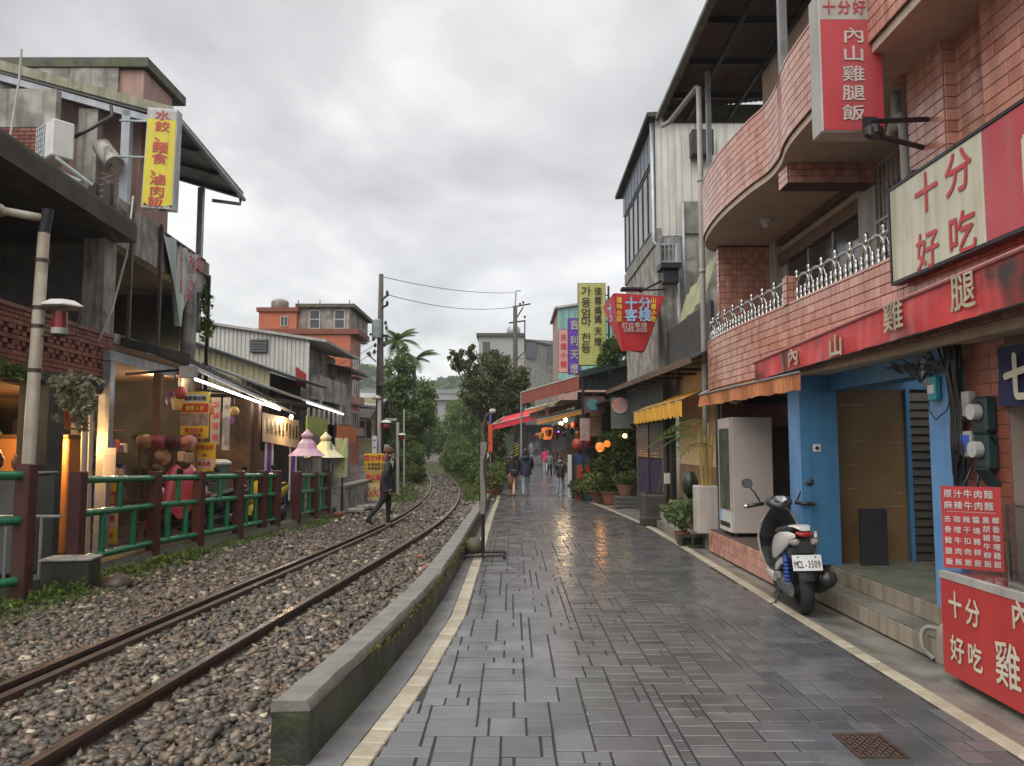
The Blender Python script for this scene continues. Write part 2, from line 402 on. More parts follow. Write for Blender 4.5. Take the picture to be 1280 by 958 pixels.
STRIP_L = [(2, -1.1), (4, -.9), (5.6, -.73), (7.6, -.6), (11.4, -.58), (16, -.585), (22, -.60), (30, -.55), (40, -.1), (60, 1.0), (90, 2.6)]
EDGE_R = [(2, 2.80), (17, 2.90), (22, 2.80), (26, 2.64), (30, 2.62), (40, 3.0), (60, 4.2), (90, 6)]
def sl(y): return interp(STRIP_L, y)
def er(y): return interp(EDGE_R, y)
SW = .15
ysamp = [2 + .5 * i for i in range(57)] + [31 + 2 * i for i in range(34)]
pth = MB(); pth.sheet([[(sl(y) - .30, y, zp(y) - .010), (er(y) + .004, y, zp(y) - .010)] for y in ysamp])
path = pth.build('path', M['joint'], kind='structure')
# far stretch of the path, too small to show single pavers
fp = MB(); fp.sheet([[(sl(y) + SW, y, zp(y)), (er(y), y, zp(y))] for y in ysamp if y >= 29])
fp.build('path_surface', M['paver'], path)
# pavers
def make_pavers():
    u = .074; x0g = -.95; nx = int((3.0 - x0g) / u); y0 = 3.2; ny = int((29 - y0) / u)
    occ = np.zeros((ny + 6, nx + 6), bool); tiles = []
    rnd = random.Random(3)
    for j in range(0, ny):
        for i in range(0, nx):
            if occ[j, i]: continue
            opts = [(3, 2), (3, 2), (4, 2), (4, 2), (5, 2), (2, 2), (3, 4), (4, 3), (3, 3), (5, 3)]; rnd.shuffle(opts)
            for w_, h_ in opts + [(2, 1), (1, 2), (1, 1)]:
                if i + w_ <= nx and not occ[j:j + h_, i:i + w_].any():
                    occ[j:j + h_, i:i + w_] = True; tiles.append((i, j, w_, h_)); break
    out = []
    for i, j, w_, h_ in tiles:
        xa, xb, ya, yb = x0g + i * u, x0g + (i + w_) * u, y0 + j * u, y0 + (j + h_) * u
        ym = (ya + yb) / 2; xa = max(xa, sl(ym) + SW); xb = min(xb, er(ym) - .125)
        if xb - xa < .06: continue
        out.append((xa, xb, ya, yb))
    # the drain's square is left free
    out = [t for t in out if not (t[1] > 1.83 and t[0] < 2.12 and t[3] > 4.22 and t[2] < 4.56)]
    out.sort(key=lambda t: (t[2] + t[3]) / 2 + abs((t[0] + t[1]) / 2 - .9) * .35)
    cache = {}; rest = MB(); n = 0; g = .0055
    for xa, xb, ya, yb in out:
        cx_, cy_ = (xa + xb) / 2, (ya + yb) / 2; W, D = round(xb - xa - 2 * g, 2), round(yb - ya - 2 * g, 3)
        z = zp(cy_) + rnd.uniform(-.0015, .0015); ry = Matrix.Rotation(rnd.gauss(0, .0035), 3, 'Y') @ Matrix.Rotation(rnd.gauss(0, .004), 3, 'X')
        seen = (cy_ > 3.95 and abs(cx_) < cy_ * .70)
        if n < 300 and seen:
            k = (W, D)
            if k not in cache:
                mb = MB(); mb.cbox((0, 0, -.02), (W, D, .04), .0035); me = mb.build('paver', M['paver']); cache[k] = me.data; bpy.data.objects.remove(me)
            o = piece('paver', cache[k], path, Matrix.Translation((cx_, cy_, z)) @ ry.to_4x4()); n += 1
        else: rest.cbox((cx_, cy_, z - .02), (W, D, .04), .0035, ry)
    rest.build('paver', M['paver'], path, kind='stuff')
make_pavers()
# cream edging blocks both sides
def edging():
    rnd = random.Random(5)
    left, right = MB(), MB(); n = 0
    y = 3.4
    while y < 30:
        d = .205; ym = y + d / 2; a = math.atan2(sl(ym + .2) - sl(ym - .2), .4)
        rot = rotz(-a) @ Matrix.Rotation(rnd.gauss(0, .006), 3, 'Y'); c = (sl(ym) + SW / 2, ym, zp(ym) - .018 + rnd.uniform(-.001, .002))
        mb = MB() if n < 90 else left
        mb.cbox(c, (SW - .008, d - .008, .04), .008, rot)
        if n < 90: mb.build('edging_block', M['cream'], path)
        n += 1; y += d
    y = 3.6; n = 0
    while y < 30:
        d = .22; ym = y + d / 2; c = (er(ym) - .06, ym, zp(ym) - .018)
        mb = MB() if n < 70 else right
        mb.cbox(c, (.112, d - .006, .04), .006, rotz(-math.atan2(er(ym + .3) - er(ym - .3), .6)))
        if n < 70: mb.build('edging_block', M['cream'], path)
        n += 1; y += d
    left.build('edging_block', M['cream'], path, kind='stuff'); right.build('edging_block', M['cream'], path, kind='stuff')
edging()
# pale concrete band beside the wall, gutter on the shop side
b_ = MB(); b_.sheet([[(sl(y) - .34, y, zp(y) - .006), (sl(y), y, zp(y) - .003)] for y in ysamp if y < 31]); b_.build('concrete_band', M['concband'], path)
b_ = MB(); b_.sheet([[(er(y), y, zp(y) - .004), (er(y) + .16, y, zp(y) - .03), (er(y) + .55, y, zp(y) - .01), (er(y) + 2.2, y, zp(y) - .005)] for y in ysamp if y < 40]); b_.build('gutter', M['concwet'], kind='structure')

# drain grate
dr = thing('drain_grate', (1.975, 4.39, 0), 'rusty square cast iron drain grate set in the paving', 'grate')
fr = MB()
for sx_ in (-1, 1): fr.bb((1.975 + sx_ * .125 - .012, 4.22, -.03), (1.975 + sx_ * .125 + .012, 4.56, .004))
for sy_ in (-1, 1): fr.bb((1.865, 4.39 + sy_ * .158 - .012, -.03), (2.085, 4.39 + sy_ * .158 + .012, .0035))
fr.build('frame', M['rust'], dr)
for a, b in (((1.6, 4.05, -.03), (1.836, 4.75, -.003)), ((2.114, 4.05, -.03), (2.36, 4.75, -.003)), ((1.8365, 4.05, -.03), (2.1135, 4.218, -.003)), ((1.8365, 4.562, -.03), (2.1135, 4.75, -.003))): mb = MB(); mb.bb(a, b); mb.build('bedding_slab', M['paver'], path)
g_ = MB()
for i in range(8):
    for j in range(9): g_.cbox((1.975 - .094 + i * .0268, 4.39 - .128 + j * .032, -.004 + .003 * ((i + j) % 2)), (.02, .018, .014), .004)
g_.build('bars', M['rust'], dr)
fl = MB(); fl.bb((1.868, 4.24, -.03), (2.082, 4.54, -.009)); fl.build('pit', M['darksteel'], dr)

# ---------------------------------------------------------------- low wall between path and track
WALL_R = [(4.15, -1.06), (5.5, -.93), (7.2, -.80), (8.7, -.735), (11.4, -.69), (16, -.665), (22, -.67), (25, -.70)]
kw = thing('kerb_wall', (-1, 4.2, 0), 'low mossy concrete wall between the paved path and the railway', 'wall')
def wallring(y, x0, x1, z0, z1, r=.02):
    a = interp(WALL_R, y); z = zp(y)
    return [Vector((a - x1, y, z + z0)), Vector((a - x0, y, z + z0)), Vector((a - x0 - .004, y, z + z1 - r)), Vector((a - x0 - r, y, z + z1)), Vector((a - x1 + r, y, z + z1)), Vector((a - x1 + .004, y, z + z1 - r))]
wy = [4.17 + .16 * i for i in range(128)]
rw = random.Random(2)
mb = MB(); mb.loft([[p + Vector((rw.gauss(0, .0022), 0, rw.gauss(0, .0022))) for p in wallring(y, .006, .215, .255, .31, .022)] for y in wy]); mb.build('coping', M['walltop'], kw, smooth=True, auto=40)
y = 4.15
while y < 24.5:
    d = rw.uniform(1.1, 1.5); mb = MB(); mb.loft([wallring(q, .0, .20, -.2, .252, .004) for q in np.linspace(y + .004, y + d - .006, 5)]); mb.build('wall_block', M['wallside'], kw); y += d

# ---------------------------------------------------------------- railway
CEN = [(0, -3.42), (4, -3.12), (6, -2.98), (10, -2.66), (14, -2.32), (18, -2.13), (23, -2.2), (28, -2.45), (34, -2.98), (40, -3.65), (50, -4.95), (60, -6.3), (75, -8.1), (90, -9.9)]
_cy = np.arange(0, 90.1, .5); _cx = np.interp(_cy, [c[0] for c in CEN], [c[1] for c in CEN])
for _ in range(6): _cx[2:-2] = (_cx[:-4] + _cx[1:-3] + _cx[2:-2] + _cx[3:-1] + _cx[4:]) / 5
def tc_(y): return float(np.interp(y, _cy, _cx))
def zt(y): return -.01 - .07 * smooth01((y - 13) / 14)
trk = thing('railway_track', (-3, 4, -.13), 'single railway track with rusty brown rails curving away through the village', 'track')
def rail_sweep(off, prof, name, m):
    mb = MB(); rings = []
    for y in list(np.arange(1, 40, .5)) + list(np.arange(40, 89, 1.)):
        dx = (tc_(y + .5) - tc_(y - .5)); n = Vector((1, -dx, 0)).normalized()
        c = Vector((tc_(y), y, zt(y))) + n * off
        rings.append([c + n * a + UP * b for a, b in prof])
    mb.loft(rings); return mb.build(name, m, trk)
foot = [(-.055, -.13), (.055, -.13), (.055, -.118), (.012, -.10), (.012, -.045), (.033, -.035), (.033, -.006), (-.033, -.006), (-.033, -.035), (-.012, -.045), (-.012, -.10), (-.055, -.118)]
head = [(-.031, -.006), (.031, -.006), (.031, -.002), (.026, .0), (-.026, .0), (-.031, -.002)]
for sgn in (-1, 1):
    r_ = rail_sweep(sgn * .566, foot, 'rail', M['rust']); rail_sweep(sgn * .566, head, 'rail_head', M['railtop'])
rail_sweep(-.566 + .125, [(-.03, -.14), (.03, -.14), (.03, -.035), (-.03, -.028)], 'guard_rail', M['rust'])
sl_ = None
y = 5.2
rs = random.Random(8)
while y < 60:
    mb = MB(); c = Vector((tc_(y), y, zt(y) - .185)); a = math.atan2(tc_(y + .5) - tc_(y - .5), 1)
    mb.cbox(c, (2.1, .22, .12), .01, rotz(-a)); mb.build('sleeper', M['darkconc'], trk); y += .62
# rail clips at every sleeper of the near rails
mb = MB(); y = 5.2
while y < 24:
    for o_ in (-.566, .566):
        for q in (-.07, .07): mb.cbox((tc_(y) + o_ + q, y, zt(y) - .118), (.06, .07, .04), .01)
    y += .62
mb.build('rail_clip', M['rust'], trk, kind='stuff')
# bed + stones
FENCE_X = [(3, -6.6), (7, -6.0), (10.6, -5.85), (12.4, -5.72), (14.7, -5.2), (17.2, -4.78), (20, -4.68), (22, -4.7), (26, -5), (32, -6.0), (40, -7.5), (60, -12)]
def fx(y): return interp(FENCE_X, y)
mb = MB(); mb.sheet([[(fx(y) - .1, y, -.16 + min(0, zp(y)) * .3), (tc_(y) - 1.3, y, -.135 + zt(y) + .01), (tc_(y), y, -.125 + zt(y) + .01), (tc_(y) + 1.2, y, -.14 + zt(y) + .01), (max(sl(y) - .33, tc_(y) + 1.5) if y < 25 else tc_(y) + 2.2, y, -.16 + zt(y) + .01)] for y in list(np.arange(1, 40, 1.)) + list(np.arange(40, 88, 4.))])
mb.build('ballast_bed', M['ballastbed'], kind='structure')
def bed_z(x, y):
    zz = np.where(np.abs(x - np.interp(y, _cy, _cx)) < 1.25, -.132, -.152)
    return zz + np.interp(y, [0, 13, 20, 27, 90], [0, 0, -.1 * .35, -.2 * .35, -.2 * .35])
def stones():
    ico = np.array([(x, y, z) for x in (-1, 1) for y in (-1, 1) for z in (-1, 1)]) * .74   # a broken block
    F = np.array([(0, 1, 3), (0, 3, 2), (4, 6, 7), (4, 7, 5), (0, 4, 5), (0, 5, 1), (2, 3, 7), (2, 7, 6), (0, 2, 6), (0, 6, 4), (1, 5, 7), (1, 7, 3)])
    P = []
    def band(y0, y1, dens, smin, smax):
        area = 0; n = int((y1 - y0) * 5.2 * dens)
        yy = RNG.uniform(y0, y1, n); lo = np.interp(yy, [c[0] for c in FENCE_X], [c[1] for c in FENCE_X])
        hi = np.where(yy < 24.5, np.interp(yy, [c[0] for c in STRIP_L], [c[1] for c in STRIP_L]) - .36, np.interp(yy, _cy, _cx) + 2.0)
        hi = np.where(yy < 4.2, np.interp(yy, [c[0] for c in STRIP_L], [c[1] for c in STRIP_L]) - .1 - (4.2 - yy) * .2, hi)
        xx = RNG.uniform(-6.8, -.6, n); k = (xx > lo + .05) & (xx < hi) & (np.abs(xx) < yy * .74 + .3)
        k &= RNG.random(n) < np.where(xx < np.interp(yy, _cy, _cx) - 1.6, .75, 1)
        s_ = smin + (smax - smin) * RNG.random(k.sum()) ** 2.2
        P.append(np.c_[xx[k], yy[k], s_])
    band(3.6, 7, 1500, .013, .041); band(7, 11, 950, .016, .044); band(11, 18, 480, .022, .048); band(18, 30, 150, .035, .07); band(30, 48, 70, .05, .09)
    P = np.concatenate(P); n = len(P)
    # rails stay clear
    off = np.abs(np.abs(P[:, 0] - np.interp(P[:, 1], _cy, _cx)) - .566); P = P[off > .055]; n = len(P)
    sc3 = P[:, 2:3] * np.c_[RNG.uniform(.8, 1.45, n), RNG.uniform(.75, 1.25, n), RNG.uniform(.4, .85, n)]
    V = (ico[None] + RNG.uniform(-.42, .42, (n, 8, 3))) * sc3[:, None, :]
    a = RNG.uniform(0, 6.283, n); t = RNG.normal(0, .5, n)
    ct, st = np.cos(t)[:, None], np.sin(t)[:, None]
    x, y, z = V[..., 0], V[..., 1] * ct - V[..., 2] * st, V[..., 1] * st + V[..., 2] * ct
    ca, sa = np.cos(a)[:, None], np.sin(a)[:, None]
    V = np.stack([x * ca - y * sa, x * sa + y * ca, z], -1)
    zz = bed_z(P[:, 0], P[:, 1]) + P[:, 2] * RNG.uniform(.0, .9, n)
    V += np.c_[P[:, 0], P[:, 1], zz][:, None, :]
    FF = (F[None] + (np.arange(n) * 8)[:, None, None]).reshape(-1, 3)
    o = mesh_from_np('ballast', V.reshape(-1, 3), FF, M['stone']); prop(o, 'loose grey and tan ballast stones around the rails', 'gravel', kind='stuff')
stones()

# rough broken near end of the low wall
_a = interp(WALL_R, 4.15); _rb = random.Random(31); _g = []
for j in range(9):
    _g.append([Vector((_a - .20 + i * .0255 + _rb.gauss(0, .003), 4.145 - (.028 * _rb.random() if 0 < i < 8 else 0) - .02 * (j < 2), -.17 + j * .0535)) for i in range(9)])
mb = MB(); mb.sheet(_g); mb.build('broken_end', M['wallside'], kw, smooth=True)
# ================================================================ pink tiled house on the shop side
def catmull(pts, n=12):
    P = [Vector((*p, 0)) for p in pts]; out = []
    for i in range(len(P) - 1):
        a, b, c, d = P[max(i - 1, 0)], P[i], P[i + 1], P[min(i + 2, len(P) - 1)]
        for k in range(n):
            t = k / n; out.append(.5 * ((2 * b) + (c - a) * t + (2 * a - 5 * b + 4 * c - d) * t * t + (3 * b - a - 3 * c + d) * t ** 3))
    return out + [P[-1]]
def resample(pts, step):
    out = [pts[0]]; acc = 0
    for a, b in zip(pts[:-1], pts[1:]):
        L = (b - a).length; t = step - acc
        while t <= L: out.append(a + (b - a) * (t / L)); t += step
        acc = L - (t - step)
    return out
PK = thing('pink_tiled_house', (3.6, 6, 0), 'pink tiled house with curved balconies above the open shop', 'house')
TW = .095
tile_me = MB(); tile_me.cbox((0, 0, 0), (TW - .007, .014, TW - .007), .003); _t = tile_me.build('tile', M['tile']); TILE = _t.data; bpy.data.objects.remove(_t)
def parapet(name, pts, z0, rows, th, single, label=None):
    cur = resample(catmull(pts), TW); g = MB(); rest = MB(); n = 0
    nr = [Vector((-(cur[min(i + 1, len(cur) - 1)] - cur[max(i - 1, 0)]).y, (cur[min(i + 1, len(cur) - 1)] - cur[max(i - 1, 0)]).x, 0)).normalized() for i in range(len(cur))]
    h = rows * TW
    out_ = [c + q * .0 for c, q in zip(cur, nr)]; inn = [c - q * th for c, q in zip(cur, nr)]
    rings = [[Vector((o.x, o.y, z0)), Vector((o.x, o.y, z0 + h)), Vector((i.x, i.y, z0 + h)), Vector((i.x, i.y, z0))] for o, i in zip(out_, inn)]
    g.loft(rings); base = g.build(name, M['grout'], PK)
    cap = MB(); cap.loft([[Vector((o.x, o.y, z0 + h + .002)) + q * .02, Vector((o.x, o.y, z0 + h + .028)) + q * .02, Vector((i.x, i.y, z0 + h + .028)) - q * .01, Vector((i.x, i.y, z0 + h + .002)) - q * .01] for o, i, q in zip(out_, inn, nr)])
    cap.build('coping', M['tile'], base)
    for i in range(len(cur) - 1):
        mid = (cur[i] + cur[i + 1]) / 2; d = (cur[i + 1] - cur[i]).normalized(); q = Vector((-d.y, d.x, 0)); ang = math.atan2(d.y, d.x)
        for j in range(rows):
            p = Vector((mid.x, mid.y, z0 + (j + .5) * TW)) + q * .006
            if n < single and 6.6 < mid.y < 10.6:
                piece('tile', TILE, base, Matrix.Translation(p - wloc(PK)) @ Matrix.Rotation(ang, 4, 'Z')); n += 1
            else: rest.cbox(p, (TW - .007, .014, TW - .007), .003, rotz(ang))
    rest.build('tile', M['tile'], base, kind='stuff'); return base, cur
LOW = [(3.42, 4.6), (3.38, 5.6), (3.36, 6.7), (3.24, 8.9), (3.15, 10.5), (3.12, 11.6), (3.2, 12.45), (3.5, 12.95), (4.3, 13.1)]
UPP = [(3.05, 4.6), (3.05, 7.7), (3.09, 8.45), (3.18, 8.9), (3.21, 9.4), (3.13, 9.96), (3.06, 11.0), (3.10, 12.0), (3.24, 12.7), (3.55, 13.1), (4.3, 13.2)]
low_b, low_c = parapet('lower_parapet', LOW, 2.52, 8, .13, 300)
upp_b, upp_c = parapet('upper_parapet', UPP, 5.06, 9, .13, 0)
def slab_under(name, cur, z0, z1, m):
    mb = MB(); poly = [(c.x + .02, c.y) for c in cur] + [(4.6, 13.0), (4.6, 4.6)]
    n = len(poly); mb.add([(x, y, z0) for x, y in poly] + [(x, y, z1) for x, y in poly], [tuple(range(n))[::-1], tuple(range(n, 2 * n))] + [(i, (i + 1) % n, (i + 1) % n + n, i + n) for i in range(n)])
    return mb.build(name, m, PK)
slab_under('lower_slab', low_c, 2.44, 2.53, M['plaster']); slab_under('upper_slab', upp_c, 4.98, 5.07, M['plaster'])
mb = MB(); mb.bb((4.4, 6.85, 2.53), (4.6, 13.05, 4.98)); mb.build('loggia_wall', M['plaster'], PK)
mb = MB(); mb.bb((4.4, 6.85, 5.07), (4.6, 13.05, 8.2)); mb.build('terrace_wall', M['plaster'], PK)
def tiled_face(name, o, right, wdt, h, tw=TW, th=TW, m='tile', gm='grout', depth=.02, parent=PK, stag=False):
    """tiled patch on a vertical face; o lower corner, right direction, outward normal = right x up"""
    o, right = Vector(o), Vector(right).normalized(); nrm = right.cross(UP); ang = math.atan2(right.y, right.x)
    g = MB(); g.quad(o, o + right * wdt, o + right * wdt + UP * h, o + UP * h); b = g.build(name, M[gm], parent)
    t = MB(); ni, nj = max(1, round(wdt / tw)), max(1, round(h / th)); a, c = wdt / ni, h / nj
    for j in range(nj):
        for i in range(ni):
            t.cbox(o + right * (a * (i + .5)) + UP * (c * (j + .5)) + nrm * .004, (a - .006, .014, c - .006), .003, rotz(ang))
    t.build('tile', M[m], b, kind='stuff'); return b
# end wall of the loggia, beam under the upper balcony
mb = MB(); mb.bb((3.46, 12.62, 2.53), (4.4, 12.75, 4.98)); mb.build('end_wall', M['grout'], PK)
tiled_face('end_wall_face', (3.46, 12.615, 2.55), XR, .94, 2.4); tiled_face('end_wall_return', (3.455, 12.75, 2.55), TOWARD, .13, 2.4)
mb = MB(); mb.bb((3.27, 8.86, 4.74), (4.4, 9.16, 4.98)); mb.build('beam', M['grout'], PK)
tiled_face('beam_face', (3.27, 8.855, 4.74), XR, 1.1, .24, .095, .08); tiled_face('beam_end', (3.265, 9.16, 4.74), TOWARD, .3, .24, .1, .08)
# windows on the loggia wall
def window(parent, o, right, w_, h, cols=2, rows=1, fm='steel', pm='glass', fr=.05, proud=.03):
    o, right = Vector(o), Vector(right).normalized(); n = right.cross(UP); ang = math.atan2(right.y, right.x)
    f = MB(); rt = rotz(ang)
    for k in range(cols + 1): f.box(o + right * (w_ * k / cols) + UP * (h / 2) + n * proud / 2, (fr, proud, h), rt)
    for k in range(rows + 1): f.box(o + right * (w_ / 2) + UP * (h * k / rows) + n * proud * .45, (w_ - fr, proud * .9, fr), rt)
    wd = f.build('window', M[fm], parent)
    for a in range(cols):
        for b in range(rows):
            p = MB(); p.box(o + right * (w_ * (a + .5) / cols) + UP * (h * (b + .5) / rows) + n * .006, (w_ / cols - fr, .006, h / rows - fr), rt); p.build('pane', M[pm], wd)
    return wd
window(PK, (4.39, 12.0, 2.7), TOWARD, 2.6, 1.95, 3); window(PK, (4.39, 8.75, 2.7), TOWARD, 1.5, 1.95, 2)
mb = MB(); mb.bb((4.28, 12.3, 2.53), (4.4, 12.6, 4.98)); mb.build('door_panel', M['palepaint'], PK)
mb = MB(); mb.bb((4.30, 8.9, 2.53), (4.4, 9.35, 4.74)); mb.build('door_panel', M['palepaint'], PK)
mb = MB(); mb.bb((4.32, 9.4, 4.55), (4.4, 12.6, 4.74)); mb.bb((4.3, 9.4, 4.88), (4.4, 12.6, 4.96)); mb.build('shutter_rail', M['wood'], PK)
# grille in front of the near window
g = MB()
for i in range(17): g.tube([(4.22, 6.95 + i * .105, 2.9), (4.22, 6.95 + i * .105, 4.9)], .012, 6)
for z in (3.0, 3.6, 4.2, 4.85): g.bb((4.205, 6.9, z), (4.235, 8.7, z + .03))
for i in range(8):
    y = 7.0 + i * .21; g.tube([(4.2, y, 3.7), (4.19, y + .1, 3.9), (4.2, y + .2, 3.7), (4.19, y + .1, 3.65), (4.2, y, 3.7)], .008, 5)
g.build('window_grille', M['steel'], PK)
# enclosed bay with pilasters (street side, towards the viewer)
mb = MB(); mb.bb((3.66, 3.0, 2.53), (4.6, 6.6, 9.4)); mb.build('bay_wall', M['grout'], PK)
M['palegrout'] = mat('pale grout', (.36, .28, .24), None, .8)
tiled_face('bay_face', (3.655, 6.62, 2.6), TOWARD, 2.9, 6.2, .145, .1, 'tile', 'palegrout')
for ya, yb in ((6.66, 6.1), (5.58, 5.0), (4.6, 4.1)):
    mb = MB(); mb.bb((3.552, yb + .004, 3.2), (3.65, ya - .004, 9.3)); mb.build('pilaster', M['grout'], PK)
    tiled_face('pilaster_face', (3.547, ya, 3.2), TOWARD, ya - yb, 5.6, .14, .1, 'tile', 'palegrout'); tiled_face('pilaster_side', (3.55, yb, 3.2), XR, .1, 5.6, .1, .1, 'tile', 'palegrout')
mb = MB(); mb.bb((3.49, 6.68, 4.93), (3.66, 6.80, 5.06)); mb.build('corbel', M['tile'], PK)
# soffit lamp
mb = MB(); mb.lathe((3.75, 11.1, 4.84), [(.02, 0), (.05, .02), (.055, .06), (.09, .07), (.09, .135)], 12); mb.build('soffit_lamp', M['white'], PK, smooth=True, auto=40)
# post on the parapet, railings with turned balusters
pp = Vector((3.235, 8.93, 0))
mb = MB(); mb.bb((3.22, 8.86, 3.28), (3.36, 9.0, 3.63)); po = mb.build('parapet_post', M['grout'], PK)
tiled_face('post_face', (3.217, 9.0, 3.285), TOWARD, .14, .34, .07, .085); tiled_face('post_side', (3.22, 8.857, 3.285), XR, .14, .34, .07, .085)
mb = MB(); mb.lathe((0, 0, 0), [(.03, 0), (.03, .02), (.014, .035), (.026, .075), (.03, .10), (.016, .15), (.013, .17), (.02, .19), (.013, .21), (.014, .26), (.024, .27), (.024, .285), (.012, .30), (.026, .325), (.022, .35), (.006, .37)], 10)
_b = mb.build('baluster', M['chrome'], None, smooth=True); BAL = _b.data; bpy.data.objects.remove(_b)
mb = MB(); mb.lathe((0, 0, 0), [(.028, 0), (.028, .02), (.013, .03), (.026, .07), (.026, .09), (.014, .13), (.018, .15), (.008, .165)], 8)
_b = mb.build('baluster', M['chrome'], None, smooth=True); BALS = _b.data; bpy.data.objects.remove(_b)
def railing(cur, ya, yb, n):
    C = [c for c in cur if yb <= c.y <= ya]; acc = [0]
    for a, b in zip(C[:-1], C[1:]): acc.append(acc[-1] + (b - a).length)
    def at(s):
        s = max(0, min(acc[-1], s)); k = int(np.searchsorted(acc, s)); k = max(1, min(k, len(C) - 1)); t = (s - acc[k - 1]) / max(1e-6, acc[k] - acc[k - 1])
        return C[k - 1] + (C[k] - C[k - 1]) * t + Vector((.055, 0, 0))
    z = 3.31; L = acc[-1]
    r = MB(); r.tube([at(L * i / 30) + UP * (z + .28) for i in range(31)], .013, 6)
    st = L / n
    for i in range(n):
        r.tube([at(st * (i + .5) - st * .5 * math.cos(a)) + UP * (z + .14 + .16 * math.sin(a)) for a in np.linspace(0, math.pi, 11)], .012, 6)
        if i: r.tube([at(st * i - st * .28 * math.cos(a)) + UP * (z + .1 + .15 * math.sin(a)) for a in np.linspace(0, math.pi, 9)], .009, 5)
    ro = r.build('railing', M['chrome'], PK, smooth=True)
    for i in range(n + 1):
        piece('baluster', BAL, ro, Matrix.Translation(at(st * i) + UP * z - wloc(PK)))
        for q in (.33, .67):
            if i < n: piece('baluster', BALS, ro, Matrix.Translation(at(st * (i + q)) + UP * z - wloc(PK)))
railing(low_c, 12.5, 9.02, 9); railing(low_c, 8.84, 6.5, 7)
# pipes on the front
mb = MB(); mb.tube([(3.62, 7.05, 8.4), (3.62, 7.05, 5.2), (3.62, 7.02, 4.9), (3.62, 7.0, 4.6)], .045, 10); mb.tube([(3.62, 7.15, 4.55), (3.62, 7.05, 4.72), (3.62, 6.93, 4.70), (3.62, 6.88, 4.55), (3.62, 6.86, 3.2)], .05, 10)
mb.build('drain_pipe', M['palepaint'], PK, smooth=True)
mb = MB(); p0, p1 = Vector((3.27, 13.0, 8.0)), Vector((3.27, 13.0, 2.0)); mb.tube([Vector((3.02, 14.95, 8.2)), Vector((3.02, 14.9, 8.02)), Vector((3.1, 14.6, 7.98)), Vector((3.27, 13.15, 7.97)), p0 - UP * .1, p1 - UP * 1.7], .05, 10)
for z in (3, 4.6, 6.2): mb.lathe((3.27, 13.0, z), [(.06, 0), (.06, .06)], 10)
mb.build('downpipe', M['palepaint'], PK, smooth=True)
# canopy over the roof terrace
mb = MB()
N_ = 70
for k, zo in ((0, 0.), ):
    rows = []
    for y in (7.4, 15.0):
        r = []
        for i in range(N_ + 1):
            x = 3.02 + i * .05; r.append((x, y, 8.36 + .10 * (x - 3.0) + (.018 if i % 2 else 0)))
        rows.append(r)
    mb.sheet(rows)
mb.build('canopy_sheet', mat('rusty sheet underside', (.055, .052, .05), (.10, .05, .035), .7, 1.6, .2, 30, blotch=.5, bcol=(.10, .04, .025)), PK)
mb = MB()
for y in (7.6, 8.9, 10.2, 11.5, 12.8, 14.1): mb.bb((3.06, y, 8.22), (6.4, y + .07, 8.34))
for x in (3.5, 4.3, 5.1): mb.bb((x, 7.4, 8.14), (x + .06, 14.98, 8.215))
mb.build('canopy_purlin', M['darksteel'], PK)
mb = MB(); mb.bb((2.98, 7.4, 8.2), (3.02, 15.03, 8.40)); mb.bb((3.02, 14.99, 8.12), (6.4, 15.03, 8.5)); mb.bb((2.90, 7.4, 8.2), (2.975, 15.03, 8.27)); mb.build('canopy_fascia', mat('grey fascia', (.17, .165, .15), (.1, .1, .09), .6, 4, streak=.4), PK)
mb = MB(); mb.bb((3.26, 8.98, 5.95), (3.35, 9.07, 8.2)); mb.build('canopy_post', M['steel'], PK); mb = MB(); mb.bb((3.4, 13.0, 5.9), (3.48, 13.08, 8.2)); mb.build('canopy_post', M['steel'], PK)

# ---- ground floor
mb = MB(); mb.bb((3.55, 5.6, 0), (5.25, 9.0, .33)); mb.build('porch_floor', mat('porch tile floor', (.19, .20, .15), (.12, .13, .10), .35, 4, .05), PK)
for i in range(6):
    tiled_face('porch_riser', (3.545, 9.0 - i * .56, .17), TOWARD, .555, .155, .185, .155, 'risertile', 'grout') if 'risertile' in M else None
M['risertile'] = mat('beige riser tile', (1, 1, 1), (.85, .84, .8), .45, 10, .1, rnd=[(0, (.26, .22, .17)), (1, (.36, .31, .25))], blotch=.4, bcol=(.12, .11, .07))
tiled_face('porch_riser', (3.545, 9.0, .165), TOWARD, 3.3, .16, .1, .16, 'risertile', 'grout')
mb = MB(); mb.bb((3.27, 5.75, 0), (3.545, 8.95, .165)); mb.build('step', M['concwet'], PK)
tiled_face('step_riser', (3.265, 8.95, .0), TOWARD, 3.2, .16, .05, .16, 'risertile', 'grout')
def column(name, x0, x1, y0, y1, z0, z1, m): mb = MB(); mb.bb((x0, y0, z0), (x1, y1, z1)); return mb.build(name, M[m], PK)
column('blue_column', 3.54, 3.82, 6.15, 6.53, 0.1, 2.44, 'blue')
mb = MB(); mb.bb((3.245, 8.66, .33), (3.66, 9.02, 2.44)); mb.cur = 0; c2 = mb.build('blue_column', M['blueshade'], PK)
mb = MB(); mb.bb((3.237, 8.665, .34), (3.244, 9.015, 2.44)); mb.build('lit_face', M['blue'], c2)  # thin paler sheet: light on the street side put into the colour
mb = MB(); mb.bb((3.186, 8.655, 1.66), (3.36, 8.659, 1.86)) if 0 else mb.cbox((3.42, 8.655, 1.62), (.085, .012, .085), .004); mb.build('switch_plate', M['white'], c2); mb = MB(); mb.lathe((3.42, 8.65, 1.62), [(.022, 0), (.02, .012)], 10, TOWARD); mb.build('switch_button', M['blackp'], c2)
column('lintel_beam', 3.55, 3.8, 6.53, 8.66, 2.26, 2.44, 'blueshade')
